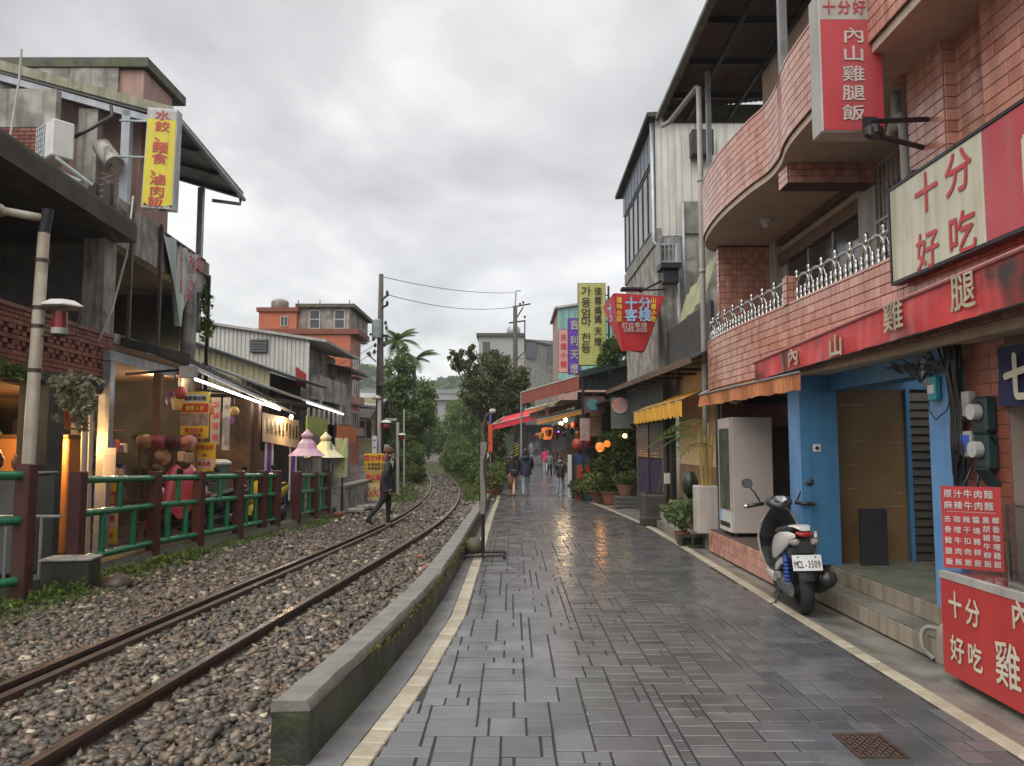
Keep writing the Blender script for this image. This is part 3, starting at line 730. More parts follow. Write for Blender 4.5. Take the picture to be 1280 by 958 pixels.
column('side_panel', 3.66, 4.56, 8.95, 9.02, .33, 2.3, 'tan'); column('side_panel_top', 3.66, 5.2, 8.94, 9.02, 2.3, 2.44, 'blueshade')
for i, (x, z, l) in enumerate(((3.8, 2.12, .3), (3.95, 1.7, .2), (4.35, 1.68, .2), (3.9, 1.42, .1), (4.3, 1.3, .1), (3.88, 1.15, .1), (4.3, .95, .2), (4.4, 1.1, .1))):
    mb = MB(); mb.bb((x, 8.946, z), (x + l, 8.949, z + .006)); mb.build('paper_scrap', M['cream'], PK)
column('door_jamb', 4.562, 4.61, 8.90, 8.95, .33, 2.3, 'blueshade')
mb = MB()
for k in range(20): mb.box((4.91, 8.95, .385 + k * .096), (.6, .02, .1), Matrix.Rotation(-.35, 3, 'X'))
mb.build('louvre_shutter', M['shutterdk'], PK, kind='stuff')
mb = MB()
for k in range(22): mb.cbox((5.22, 7.55, .40 + k * .088), (.03, 2.6, .084), .012)
mb.build('roller_shutter', M['shutterdk'], PK)
mb = MB(); mb.bb((3.85, 8.6, .33), (4.15, 8.63, .95)); sb = mb.build('standing_board', M['darksteel']); prop(sb, 'dark board leaning in the corner of the blue columned porch', 'board')
# recess with the freezer
mb = MB(); mb.bb((3.12, 9.03, 0), (5.2, 12.3, .33)); mb.build('plinth', M['grout'], PK)
tiled_face('plinth_face', (3.115, 12.3, .0), TOWARD, 3.26, .325, .1, .1)
tiled_face('plinth_near', (3.12, 9.025, .0), XR, .42, .325, .1, .1)
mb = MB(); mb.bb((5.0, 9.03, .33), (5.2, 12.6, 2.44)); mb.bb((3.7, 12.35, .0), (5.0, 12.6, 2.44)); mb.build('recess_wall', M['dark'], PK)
mb = MB(); mb.bb((3.3, 12.1, 1.95), (4.9, 12.2, 2.3)); mb.build('recess_beam', mat('dark red beam', (.10, .02, .015), None, .6), PK)
column('cable_post', 3.3, 3.5, 12.3, 12.5, .0, 2.5, 'darkconc')
# pillar of long tiles beside the counter
M['longtile'] = mat('red brick tile', (1, 1, 1), (.85, .83, .8), .4, 10, .1, rnd=[(0, (.24, .075, .05)), (1, (.32, .105, .075))])
M['palegrout'] = mat('pale grout', (.36, .28, .24), None, .8)
mb = MB(); mb.bb((3.602, 5.56, .0), (3.9, 6.1, 2.44)); mb.build('tiled_pillar', M['palegrout'], PK)
tiled_face('pillar_face', (3.598, 6.1, .33), TOWARD, .54, 2.1, .18, .105, 'longtile', 'palegrout')
mb = MB(); mb.bb((4.4, 2.5, 0), (4.5, 5.56, 2.44)); mb.bb((3.95, 5.45, 0), (4.4, 5.56, 2.44)); mb.build('shop_wall', mat('dark red shop wall', (.07, .015, .012), (.045, .012, .01), .6, 3), PK)
mb = MB(); mb.bb((3.93, 5.44, 1.18), (3.94, 5.0, 1.27)); 
mb = MB(); mb.bb((3.2, 3.0, -.02), (4.6, 5.56, .02)); mb.build('shop_floor', M['concwet'], PK)

# ---------------------------------------------------------------- counter, menu, glass case
ct = thing('food_counter', (3.3, 4.6, 0), 'red fronted food counter with cream brush lettering beside the path', 'counter')
lean = Vector((0, 0, 0))
def cpt(px, py): return onX(px, py, 3.096)
fy0, fy1 = 3.3, 5.66
mb = MB(); mb.prism([(3.10, fy1, .04), (3.10, fy0, .0), (3.10, fy0, .70), (3.10, fy1, .735)], (.03, 0, 0)); mb.build('front_board', M['red'], ct)
mb = MB(); mb.bb((3.095, fy0, .7), (3.14, fy1 + .01, .75)); mb.build('top_trim', M['palepaint'], ct)
mb = MB(); mb.bb((3.14, fy0, .04), (3.7, fy1 - .02, .72)); mb.build('cabinet', M['steel'], ct)
mb = MB(); mb.bb((3.142, fy0, .722), (3.72, fy1 - .02, .75)); mb.build('worktop', M['chrome'], ct)
T = TX()
for ch, px, py, w_, h in (('十', 1194, 756, .17, .19), ('分', 1216, 766, .17, .19), ('好', 1197, 812, .17, .19), ('吃', 1219, 822, .17, .19), ('內', 1276, 770, .19, .19), ('雞', 1260, 832, .26, .30)):
    letter(T, ch, cpt(px, py), TOWARD, UP, w_, h, .012 if ch == '雞' else .024)
p = cpt(1258, 838)
T.build('lettering', M['letterw'], ct)
# menu board, turned towards the street
mb_o = onX(1177, 712, 3.12); mp0 = Vector((3.13, 5.66, .77)); md = Vector((.29, -.20, 0)).normalized(); mn = md.cross(UP)
me_ = thing('menu_board', mp0, 'red menu board of white dish names standing on the counter', 'sign')
mb = MB(); mb.slab(mp0, mp0 + md * .37, mp0 + md * .37 + UP * .585, mp0 + UP * .585, .012); mb.build('board', M['red'], me_)
T = TX(); q = mp0 + mn * .003
def mpt(a, b): return q + md * (.37 * a) + UP * (.585 * b)
for i, ch in enumerate('原汁牛肉麵'): letter(T, ch, mpt(.12 + i * .17, .91), md, UP, .056, .062, .008)
for i, ch in enumerate('麻辣牛肉麵'): letter(T, ch, mpt(.12 + i * .17, .77), md, UP, .056, .062, .008)
for i, s_ in enumerate(('去骨雞腿飯', '咖哩牛肉飯', '梅干扣肉飯', '醬燒豬柳飯', '黑胡椒牛柳飯', '椰香咖哩雞飯')):
    for j, ch in enumerate(s_): letter(T, ch, mpt(.10 + i * .16, .60 - j * (.52 / (len(s_) - 1))), md, UP, .046, .050, .008)
T.quad(mpt(.1, .688), mpt(.9, .688), mpt(.9, .692), mpt(.1, .692))
T.build('lettering', mat('white lettering', (.72, .70, .68), None, .5), me_)
# glass display case
gc = thing('display_case', (3.3, 4.9, .75), 'clear glass display case on the red counter with a green tin inside', 'display case')
M['cglass'] = mat('clear case glass', (.12, .13, .13), None, .05, spec=.6, rvar=.01, alpha=.12)
mb = MB(); mb.bb((3.2, 3.6, .752), (3.206, 5.02, 1.25)); mb.bb((3.206, 5.014, .752), (3.6, 5.02, 1.25)); mb.bb((3.2, 3.6, 1.252), (3.6, 5.02, 1.258)); mb.build('glass', M['cglass'], gc)
mb = MB()
for x, y in ((3.2, 5.02), (3.6, 5.02)): mb.bb((x - .008, y - .008, .75), (x + .008, y + .008, 1.265))
mb.bb((3.19, 3.6, 1.26), (3.21, 5.03, 1.275)); mb.bb((3.19, 3.6, .752), (3.215, 5.03, .79)); mb.build('frame', M['chrome'], gc)
tn = MB(); tn.lathe((3.4, 4.85, .76), [(.05, 0), (.05, .2), (.045, .21)], 14); prop(tn.build('green_tin', mat('green tin', (.12, .16, .04), None, .4), None, smooth=True, auto=40), 'green tin standing in the glass case', 'tin')
tn = MB(); tn.cbox((3.35, 4.66, .86), (.2, .16, .2), .02); tn.cbox((3.35, 4.66, .97), (.16, .12, .02), .005); prop(tn.build('black_pot', M['blackp']), 'black square pot behind the glass of the food counter', 'pot')
# grey plastic pipes at the end of the step
mb = MB(); mb.tube(curve3([(3.7, 5.9, .28), (3.42, 5.98, .27), (3.33, 6.0, .25), (3.30, 6.01, .2), (3.30, 6.01, -.02)]), .055, 14); mb.lathe((3.30, 6.01, .0), [(.065, 0), (.065, .09)], 12)
mb.tube(curve3([(3.34, 6.05, .22), (3.24, 6.12, .24), (3.19, 6.13, .18), (3.19, 6.1, .08), (3.24, 6.06, .02)]), .018, 8)
prop(mb.build('waste_pipe', mat('grey plastic pipe', (.33, .31, .27), (.25, .23, .2), .5, 8, streak=.4), None, smooth=True, auto=50), 'grey plastic waste pipe elbow beside the counter and step', 'pipe')

# meters, cables
def meter(p, lab):
    t = thing('electricity_meter', p, lab, 'meter'); p = Vector(p)
    mb = MB(); mb.cbox(p + Vector((-.05, 0, 0)), (.1, .17, .27), .02); mb.prism([p + Vector((-.1, .085, -.13)), p + Vector((-.1, -.085, -.13)), p + Vector((0, -.085, -.26)), p + Vector((0, .085, -.26))][:4], (0, 0, .02)); mb.build('case', mat('dark green meter case', (.012, .045, .045), None, .4), t)
    mb = MB(); mb.lathe(p + Vector((-.1, 0, .02)), [(.085, 0), (.085, .03), (.075, .05), (.072, .10), (.06, .115)], 18, (-1, 0, 0)); mb.build('dial_cover', M['cglass'], t, smooth=True, auto=40)
    mb = MB(); mb.lathe(p + Vector((-.1, 0, .02)), [(.06, 0), (.06, .06)], 16, (-1, 0, 0)); mb.build('dial', M['white'], t)
meter((3.59, 5.76, 1.88), 'upper of two round electricity meters on the tiled pillar')
meter((3.59, 5.76, 1.60), 'lower of two round electricity meters on the tiled pillar')
sbx = thing('switch_box', (3.59, 5.97, 1.7), 'small grey switch box with a blue label beside the meters', 'box')
mb = MB(); mb.cbox((3.55, 5.97, 1.97), (.07, .1, .2), .01); mb.build('upper_box', M['palepaint'], sbx); mb = MB(); mb.cbox((3.55, 5.97, 1.66), (.08, .14, .2), .01); mb.build('lower_box', M['palepaint'], sbx)
mb = MB(); mb.bb((3.505, 5.92, 1.6), (3.509, 6.03, 1.73)); mb.build('blue_label', mat('blue sticker', (.02, .12, .6), None, .4), sbx)
cb = MB(); rc = random.Random(4)
for i in range(16):
    y = 6.08 + rc.uniform(-.06, .06); x = 3.53 + rc.uniform(-.02, .03)
    cb.tube([(x - .05, y + rc.uniform(-.1, .1), 2.42 + rc.uniform(0, .06)), (x - .03, y, 2.2), (x, y + rc.uniform(-.03, .03), 1.9), (x, y + rc.uniform(-.03, .03), 1.7), (x - .02, y + rc.uniform(-.05, .0), rc.uniform(1.2, 1.6))], rc.choice((.008, .011, .015)), 5)
for i in range(8):
    y0_, y1_ = 6.0, 6.3 + rc.random() * .9; cb.tube([(3.48, y0_ + (y1_ - y0_) * t, 2.36 + rc.uniform(-.03, .05) - .18 * math.sin(math.pi * t) * rc.random()) for t in np.linspace(0, 1, 7)], .009, 5)
cb.tube([(3.5, 6.4, 2.15), (3.48, 6.42, 1.95), (3.47, 6.3, 1.86), (3.48, 6.15, 1.93), (3.5, 6.12, 2.05)], .006, 5)
cb.tube([(3.55, 5.95, 1.5), (3.5, 6.0, 1.35), (3.5, 5.95, 1.28), (3.52, 5.87, 1.3), (3.54, 5.85, 1.5)], .012, 5)
prop(cb.build('cable_bundle', M['blackp'], None, smooth=True), 'tangle of black cables hanging down the blue column', 'cables')
tb = MB(); tb.cbox((3.50, 6.36, 2.12), (.05, .12, .2), .008); tbo = tb.build('junction_box', mat('teal plastic', (.03, .28, .33), None, .4)); prop(tbo, 'teal junction box with a white sticker on the blue column', 'box')
tb = MB(); tb.bb((3.471, 6.31, 2.08), (3.4735, 6.41, 2.15)); tb.build('sticker', M['white'], tbo)
tp = MB(); tp.tube([(3.52, 6.5, 2.5), (3.52, 6.5, 2.2), (3.56, 6.5, 2.12)], .045, 10); tp.build('conduit', M['steel'], PK, smooth=True)
# noren
def cloth(c0, right, w_, h, amp, nx=16, nz=12, seed=0, sag=0.):
    c0, right = Vector(c0), Vector(right).normalized(); n = right.cross(UP); rr = random.Random(seed); ph = [rr.uniform(0, 6.3) for _ in range(4)]
    g = []
    for j in range(nz + 1):
        r = []
        for i in range(nx + 1):
            a, b = i / nx, j / nz; d = amp * (math.sin(a * 9 + ph[0]) * b + .5 * math.sin(a * 17 + b * 3 + ph[1]) * b + .3 * math.sin(b * 7 + ph[2]))
            r.append(c0 + right * (w_ * a) - UP * (h * b + sag * math.sin(math.pi * a) * (1 - b)) + n * d)
        g.append(r)
    return g
nr_ = thing('door_curtain', (3.5, 5.3, 2.36), 'dark blue shop door curtain with a white character', 'curtain')
mb = MB(); mb.sheet(cloth((3.56, 5.60, 2.36), TOWARD, .9, .43, .012, 20, 8, 3)); c_ = mb.build('fabric', mat('indigo cloth', (.025, .03, .10), (.02, .022, .07), .8, 5), nr_, smooth=True)
T = TX(); letter(T, '七', (3.53, 5.33, 2.13), TOWARD, UP, .36, .36, .03); T.build('lettering', M['letterw'], nr_)
mb = MB(); mb.tube([(3.56, 5.6, 2.37), (3.56, 4.6, 2.37)], .012, 6); mb.build('rod', M['wood'], nr_)

# ---------------------------------------------------------------- awnings and signs on the pink house
ra = thing('red_awning', (3.1, 7, 2.5), 'long dirty red canvas awning with cream characters over the shop', 'awning')
def awning_face(y):  # z top, z bottom of the hanging front
    t = (y - 3.6) / 6.2; return 2.86 - .16 * t, 2.52 - .05 * t
g = []
rr = random.Random(12)
YS = np.linspace(3.0, 9.75, 60)
for k in range(7):
    r = []
    for y in YS:
        zt_, zb_ = awning_face(y); b = k / 6; r.append((3.10 + .012 * math.sin(y * 5 + b * 3) * b + .008 * math.sin(y * 13) * b, y, zt_ + (zb_ - zt_) * b))
    g.append(r)
mb = MB(); mb.sheet(g); mb.build('valance', M['redawn'], ra, smooth=True)
g = [[(3.10 + .5 * b, y, awning_face(y)[0] + .22 * b - .03 * math.sin(math.pi * b)) for y in YS] for b in np.linspace(0, 1, 6)]
mb = MB(); mb.sheet(g); mb.build('canvas_top', M['redawn'], ra, smooth=True)
mb = MB(); mb.sheet([[(3.10 + .36 * a, 9.75 + .02, awning_face(9.75)[0] + .2 * a - b * (.32 - .2 * a)) for a in np.linspace(0, 1, 5)] for b in np.linspace(0, 1, 4)]); mb.build('end_flap', M['redawn'], ra, smooth=True)
mb = MB(); mb.tube([(3.095, 3.0, awning_face(3)[0] + .005), (3.095, 9.78, awning_face(9.75)[0] + .005)], .018, 8); mb.build('front_bar', mat('pink faded tape', (.5, .2, .2), None, .6), ra)
mb = MB(); mb.tube([(3.11, 3.0, awning_face(3)[1]), (3.11, 9.7, awning_face(9.7)[1])], .01, 6)
for y in (5.0, 7.0, 9.0): mb.tube([(3.12, y, 2.7), (3.5, y, 2.6)], .015, 6)
mb.build('frame', M['darksteel'], ra)
T = TX()
for ch, px, py, w_, h in (('內', 991, 446, .34, .20), ('山', 1044, 432, .34, .22), ('雞', 1116, 394, .34, .27), ('腿', 1203, 363, .30, .28)):
    letter(T, ch, onX(px, py, 3.082), TOWARD, UP, w_, h, .014 if ch in '雞腿' else .03)
T.build('lettering', mat('grimy cream lettering', (.55, .50, .36), (.42, .38, .26), .6, 9, streak=.4, dirt=(.1, .06, .05)), ra)
oa = thing('striped_awning', (3.05, 10, 2.3), 'ragged orange striped awning hanging below the end of the red awning', 'awning')
g = []
YS2 = np.linspace(8.1, 12.45, 50)
for b in np.linspace(0, 1, 6):
    g.append([(3.05 + .03 * math.sin(y * 7) * b + .015 * math.sin(y * 17) * b, y, 2.42 + .03 * (y - 8) * .3 - .17 * b - .02 * abs(math.sin(y * 6)) * b) for y in YS2])
mb = MB(); mb.sheet(g); 
def stripes(name, ca, cb, freq, axis=1, rough=.6, dirt=.35):
    if name in MATS: return MATS[name]
    m = mat(name, ca, ca, rough, 3, streak=dirt, dirt=(.13, .07, .04)); N, L = m.node_tree.nodes, m.node_tree.links
    gq = N.new('ShaderNodeNewGeometry'); s_ = N.new('ShaderNodeSeparateXYZ'); L.new(gq.outputs['Position'], s_.inputs[0])
    k = N.new('ShaderNodeMath'); k.operation = 'MULTIPLY'; k.inputs[1].default_value = freq; L.new(s_.outputs[axis], k.inputs[0])
    f = N.new('ShaderNodeMath'); f.operation = 'FRACT'; L.new(k.outputs[0], f.inputs[0])
    gt = N.new('ShaderNodeMath'); gt.operation = 'GREATER_THAN'; gt.inputs[1].default_value = .5; L.new(f.outputs[0], gt.inputs[0])
    for n in N:
        if n.bl_idname == 'ShaderNodeMix' and not n.inputs[6].is_linked:
            mx_ = N.new('ShaderNodeMix'); mx_.data_type = 'RGBA'; mx_.inputs[6].default_value = (*ca, 1); mx_.inputs[7].default_value = (*cb, 1); L.new(gt.outputs[0], mx_.inputs[0]); L.new(mx_.outputs[2], n.inputs[6]); break
    return m
mb.build('valance', stripes('orange stripe canvas', (.55, .22, .07), (.40, .08, .05), 11, dirt=.6), oa, smooth=True)
mb = MB(); mb.sheet([[(3.05 + .55 * b, y, 2.42 + .03 * (y - 8) * .3 + .25 * b) for y in YS2 if y > 9.9] for b in np.linspace(0, 1, 4)]); mb.build('canvas_top', stripes('yellow orange canvas', (.62, .33, .06), (.45, .09, .04), 3.2), oa, smooth=True)
mb = MB(); mb.tube([(3.04, 8.1, 2.425), (3.04, 12.5, 2.47)], .012, 6); mb.tube([(3.04, 12.5, 2.47), (3.6, 12.5, 2.72)], .012, 6); mb.build('frame', M['steel'], oa)

ws = thing('shop_sign', (3.25, 5, 3.05), 'long mildewed white and red shop sign board above the red awning', 'sign')
def sgn(y0, y1, m, nm): 
    mb = MB(); mb.bb((3.25, y0, 3.04), (3.31, y1, 3.82)); return mb.build(nm, M[m], ws)
sgn(5.17, 6.46, 'whitesign', 'white_panel'); sgn(3.0, 5.165, 'redsign', 'red_panel')
mb = MB(); mb.bb((3.242, 3.0, 3.825), (3.33, 6.49, 3.85)); mb.bb((3.242, 3.0, 3.01), (3.33, 6.49, 3.035)); mb.bb((3.242, 6.465, 3.036), (3.33, 6.49, 3.823)); mb.build('frame', M['darksteel'], ws)
mb = MB()
for y in (4.6, 6.2): mb.tube([(3.3, y, 3.9), (3.6, y, 3.95)], .02, 6)
mb.build('bracket', M['darksteel'], ws)
T = TX()
for ch, px, py, w_, h in (('十', 1157, 240, .36, .34), ('分', 1197, 214, .36, .34), ('好', 1159, 312, .34, .32), ('吃', 1202, 291, .36, .34)): letter(T, ch, onX(px, py, 3.246), TOWARD, UP, w_, h, .016)
T.build('lettering', M['letterr'], ws)
T = TX(); letter(T, '內', (3.246, 4.5, 3.45), TOWARD, UP, .62, .62, .03); letter(T, '山', (3.246, 3.8, 3.45), TOWARD, UP, .62, .62, .03); T.build('lettering', M['letterw'], ws)

vs_ = thing('hanging_sign', (3.5, 7.7, 4.9), 'tall red vertical box sign with white characters hanging over the street', 'sign')
yF = 6.3
a_, b2 = onY(1028, 165, yF), onY(1107, 162, yF)
zb, ztp = a_.z, onY(1060, -12, yF).z
mb = MB(); mb.cbox(((a_.x + b2.x) / 2, yF + .11, (zb + ztp) / 2), (b2.x - a_.x, .22, ztp - zb), .012); mb.build('box', M['palepaint'], vs_)
zr = onY(1060, 25, yF).z
mb = MB(); mb.bb((a_.x + .012, yF - .004, zb + .015), (b2.x - .01, yF - .001, zr)); mb.build('red_face', M['redsign'], vs_)
mb = MB(); mb.bb((a_.x + .012, yF - .004, zr + .002), (b2.x - .01, yF - .001, ztp - .02)); mb.build('white_face', M['palepaint'], vs_)
T = TX()
for ch, py in zip('內山雞腿飯', (44, 67, 92, 116, 141)):
    letter(T, ch, onY(1067, py, yF - .007), XR, UP, .20, .145, .015)
T.build('lettering', mat('white sign lettering', (.62, .56, .53), None, .5), vs_)
T = TX()
for ch, px in zip('十分好吃', (1036, 1055, 1074, 1093)): letter(T, ch, onY(px, 9, yF - .007), XR, UP, .12, .13, .012)
T.build('lettering', M['letterr'], vs_)
mb = MB()
for z, y in ((4.92, yF + .05), (4.78, yF - .1)): mb.bb((3.2 + .55, y, z), (4.4, y + .035, z + .035)) if 0 else None
pA, pB = onY(1088, 152, 6.15), onY(1190, 152, 6.4)
mb.tube([pA, Vector((3.60, 6.35, pB.z))], .022, 6); mb.build('bracket', M['darksteel'], vs_); mb = MB(); mb.tube([pA - UP * .11, Vector((3.58, 6.45, pA.z - .11))], .024, 6); mb.build('bracket', M['darksteel'], vs_); mb = MB(); mb.tube([(b2.x, yF + .1, ztp - .1), (3.66, 6.4, ztp - .05)], .02, 6); mb.build('bracket', M['darksteel'], vs_)
fl_ = thing('floodlight', pA, 'black floodlight on the bracket below the vertical red sign', 'lamp')
mb = MB(); mb.cbox(pA + Vector((.0, -.05, -.11)), (.14, .13, .11), .03, Matrix.Rotation(.5, 3, 'Z')); mb.build('housing', M['blackp'], fl_); mb = MB(); mb.bb(pA + Vector((-.06, .0, -.08)), pA + Vector((.06, .02, .04))); mb.build('yoke', M['darksteel'], fl_)
mb = MB(); mb.cbox(pA + Vector((-.03, -.10, -.13)), (.11, .03, .08), .01, Matrix.Rotation(.5, 3, 'Z')); mb.build('lens', M['glass'], fl_)

# freezer
fz = thing('display_freezer', (3.16, 11.2, .33), 'tall glass door freezer with beige side panel in the dark recess', 'freezer')
mb = MB(); mb.cbox((3.49, 11.52, 1.22), (.60, .62, 1.68), .015); mb.build('cabinet', M['freezer'], fz)
mb = MB(); mb.bb((3.165, 11.24, .72), (3.188, 11.80, 1.9)); mb.build('door', mat('freezer glass', (.10, .12, .10), (.05, .07, .04), .1, 5), fz)
mb = MB(); mb.bb((3.16, 11.215, .70), (3.189, 11.238, 2.05)); mb.bb((3.16, 11.802, .70), (3.189, 11.825, 2.05)); mb.bb((3.16, 11.24, 1.9), (3.189, 11.80, 2.05)); mb.build('door_frame', M['freezer'], fz)
mb = MB(); mb.bb((3.16, 11.22, .40), (3.187, 11.82, .69)); mb.build('base_panel', M['white'], fz); mb = MB(); mb.bb((3.156, 11.26, .46), (3.159, 11.78, .53)); mb.build('vent', M['blackp'], fz)
mb = MB(); mb.bb((3.155, 11.7, .56), (3.159, 11.82, .70)); mb.build('blue_sticker', mat('blue sticker pale', (.2, .45, .75), None, .5), fz)
mb = MB()
for x in (3.25, 3.73):
    for y in (11.28, 11.76): mb.lathe((x, y, .33), [(.025, 0), (.025, .05)], 8)
mb.build('foot', M['blackp'], fz)
# ================================================================ further along the shop side
def ribbed(parent, o, right, wdt, z0, z1a, z1b, m, pitch=.3, rib=.05, name='panel', single=True, depth=.035):
    """wall of ribbed sheet metal, one panel per rib bay; top runs from z1a to z1b"""
    o, right = Vector(o), Vector(right).normalized(); n = right.cross(UP); k = max(1, round(wdt / pitch)); a = wdt / k; mb = MB()
    for i in range(k):
        if single: mb = MB()
        xs_ = [0, a - rib - .02, a - rib, a - .02, a - .001]; ds = [0, 0, depth, depth, 0]
        lo = [o + right * (i * a + x) + n * d + UP * 0 for x, d in zip(xs_, ds)]
        def top(x): return z1a + (z1b - z1a) * ((i * a + x) / wdt)
        mb.sheet([[Vector((p.x, p.y, z0)) for p in lo], [Vector((p.x, p.y, top(x))) for p, x in zip(lo, xs_)]])
        if single: mb.build(name, M[m], parent)
    if not single: mb.build(name, M[m], parent, kind='stuff')
# ---- cream walled shop
CS = thing('cream_shop_house', (3.8, 15, 0), 'single storey cream walled shop with brown dado next to the pink house', 'shop')
mb = MB(); mb.bb((3.76, 13.2, 1.25), (4.2, 17.3, 3.4)); mb.build('wall', mat('cream wall paint', (.70, .51, .29), (.63, .45, .25), .65, 3, .08, streak=.2, dirt=(.35, .24, .13)), CS)
mb = MB(); mb.bb((3.752, 13.2, .0), (4.2, 17.3, 1.25)); mb.build('dado', mat('brown dado paint', (.26, .155, .085), (.22, .13, .07), .6, 4, .08), CS)
for y in (13.5, 15.0, 16.3):
    for a, b in (((3.744, y, .3), (3.751, y + 1.0, .33)), ((3.744, y, 1.05), (3.751, y + 1.0, 1.08)), ((3.744, y, .331), (3.751, y + .03, 1.049)), ((3.744, y + .97, .331), (3.751, y + 1.0, 1.049))):
        mb = MB(); mb.bb(a, b); mb.build('moulding', MATS['brown dado paint'], CS)
mb = MB(); mb.bb((3.16, 12.75, -.02), (3.75, 16.6, .26)); mb.build('step', M['oldconc'], CS)
mb = MB(); mb.bb((3.02, 13.3, -.03), (3.155, 18.0, .10)); mb.build('kerb', M['concwet'], CS)
mb = MB(); mb.bb((3.5, 13.4, 3.38), (3.56, 17.2, 4.2)); mb.build('fascia_panel', mat('charcoal fascia', (.06, .065, .066), (.045, .05, .05), .5, 3, streak=.3), CS)
mb = MB(); mb.bb((3.56, 13.4, 3.41), (5.5, 17.25, 3.5)); mb.build('roof', M['darkconc'], CS)
tp_ = MB(); tp_.sheet([[(3.52 + .25 * b + .03 * math.sin(y * 9), y, 4.22 + .8 * b + .22 * (y - 15.2) * -.5) for y in np.linspace(13.7, 16.4, 22)] for b in np.linspace(0, 1, 5)])
prop(tp_.build('tarpaulin', mat('mildewed tarpaulin', (.42, .43, .28), (.30, .32, .17), .6, 3, streak=.8, dirt=(.14, .15, .05)), None, smooth=True), 'mildewed pale green tarpaulin over the roof of the cream shop', 'tarpaulin')
# long brown awning
LA = thing('long_awning', (2.95, 18, 3.1), 'long brown plank edged awning reaching far along the shops', 'awning')
mb = MB(); mb.slab((2.95, 12.6, 3.06), (2.95, 24, 3.3), (3.7, 24, 3.65), (3.7, 12.6, 3.42), .03); mb.build('sheet', M['corrd'], LA)
mb = MB(); mb.prism([(2.935, 12.6, 3.0), (2.935, 12.6, 3.12), (2.935, 24, 3.36), (2.935, 24, 3.24)], (.03, 0, 0)); mb.build('edge_board', M['wood'], LA)
mb = MB()
for y in np.arange(13, 24, 1.2): mb = MB(); mb.bb((2.97, y, 3.0 + (y - 12.6) * .02), (3.7, y + .05, 3.05 + (y - 12.6) * .02)); mb.build('rafter', M['darksteel'], LA)
# yellow scalloped awning over the shutter
YA = thing('scalloped_awning', (3, 16, 2.3), 'small yellow orange striped awning with scalloped edge above the roller shutter', 'awning')
YS3 = np.linspace(13.6, 19.0, 109)
mb = MB(); mb.sheet([[(3.0 + .01 * math.sin(y * 8), y, 2.46 - .26 * b - (.05 * abs(math.sin(y * math.pi / .3)) if b > .9 else 0)) for y in YS3] for b in np.linspace(0, 1, 5)])
mb.build('valance', stripes('yellow stripe canvas', (.75, .42, .04), (.62, .24, .02), 3.3, dirt=.15), YA)
mb = MB(); mb.sheet([[(3.0 + .6 * b, y, 2.46 + .28 * b) for y in (13.6, 19.0)] for b in (0, 1)]); mb.build('canvas_top', MATS['yellow stripe canvas'], YA)
mb = MB(); mb.tube([(3.0, 13.6, 2.465), (3.0, 19, 2.465)], .012, 6); mb.build('bar', M['steel'], YA)

# ---- tall grey sheet metal house
GH = thing('grey_metal_house', (3.4, 17.4, 0), 'tall grey house clad in ribbed sheet metal behind the pink balconies', 'house')
mb = MB(); mb.bb((3.34, 17.36, 2.6), (7.5, 22.2, 6.55)); mb.build('concrete_wall', M['oldconc'], GH)
mb = MB(); mb.bb((3.9, 17.4, 6.55), (7.5, 22.2, 9.0)); mb.build('upper_storey', M['corrg'], GH)
ribbed(GH, (3.32, 17.34, 0), XR, .62, 6.45, 9.2, 9.24, 'corrw', .155, .03); ribbed(GH, (3.94, 17.34, 0), XR, 3.4, 7.25, 9.24, 9.45, 'corrw', .21, .04)
mb = MB(); mb.bb((3.93, 17.3, 6.5), (7.5, 17.37, 7.25)); mb.build('render_band', M['conc'], GH)
mb = MB(); mb.slab((3.1, 17.1, 9.28), (8, 17.1, 9.55), (8, 22.6, 9.45), (3.1, 22.6, 9.12), .1); mb.build('roof', M['darkconc'], GH)
mb = MB(); mb.bb((3.28, 17.4, 8.35), (3.32, 22.2, 9.1)); mb.build('street_cladding', mat('blue grey cladding', (.16, .19, .22), (.12, .14, .17), .45, 3), GH)
for i in range(9):
    mb = MB(); mb.bb((3.262, 17.5 + i * .52, 8.36), (3.279, 17.53 + i * .52, 9.05)); mb.build('rib', MATS['blue grey cladding'], GH)
window(GH, (3.33, 22.1, 6.7), TOWARD, 4.5, 1.6, 6, 1, 'darksteel', 'glass', .06)
mb = MB(); mb.bb((3.3, 17.3, 6.3), (3.42, 22.2, 6.62)); mb.build('sill_band', M['conc'], GH)
mb = MB(); mb.tube([(3.24, 17.3, 9.1), (3.24, 17.3, 6.3), (3.3, 17.25, 6.2), (3.7, 17.22, 6.2)], .05, 8); mb.tube([(3.75, 17.22, 6.2), (3.78, 17.2, 4.2), (3.7, 17.15, 3.9), (3.62, 17.1, 3.0)], .05, 8); mb.tube([(3.92, 17.25, 7.2), (3.92, 17.25, 4.0)], .035, 8); mb.build('drain_pipe', M['steel'], GH, smooth=True)
cgb = MB()
for y in np.linspace(16.75, 17.2, 5): cgb.tube([(3.3, y, 5.7), (3.3, y, 6.25)], .012, 5); cgb.tube([(3.75, y, 5.7), (3.75, y, 6.25)], .012, 5)
for x in np.linspace(3.3, 3.75, 6): cgb.tube([(x, 16.75, 5.7), (x, 16.75, 6.25)], .012, 5)
for z in (5.7, 6.25): cgb.tube([(3.3, 17.2, z), (3.3, 16.75, z), (3.75, 16.75, z), (3.75, 17.2, z)], .018, 5)
cgb.build('cage_rail', M['steel'], GH); cgb = MB(); cgb.bb((3.3, 16.75, 5.58), (3.76, 17.3, 5.69)); cgb.build('cage_floor', M['darksteel'], GH)
mb = MB(); mb.cbox((3.55, 17.0, 5.4), (.35, .25, .3), .02); mb.build('drain_box', M['darksteel'], GH)
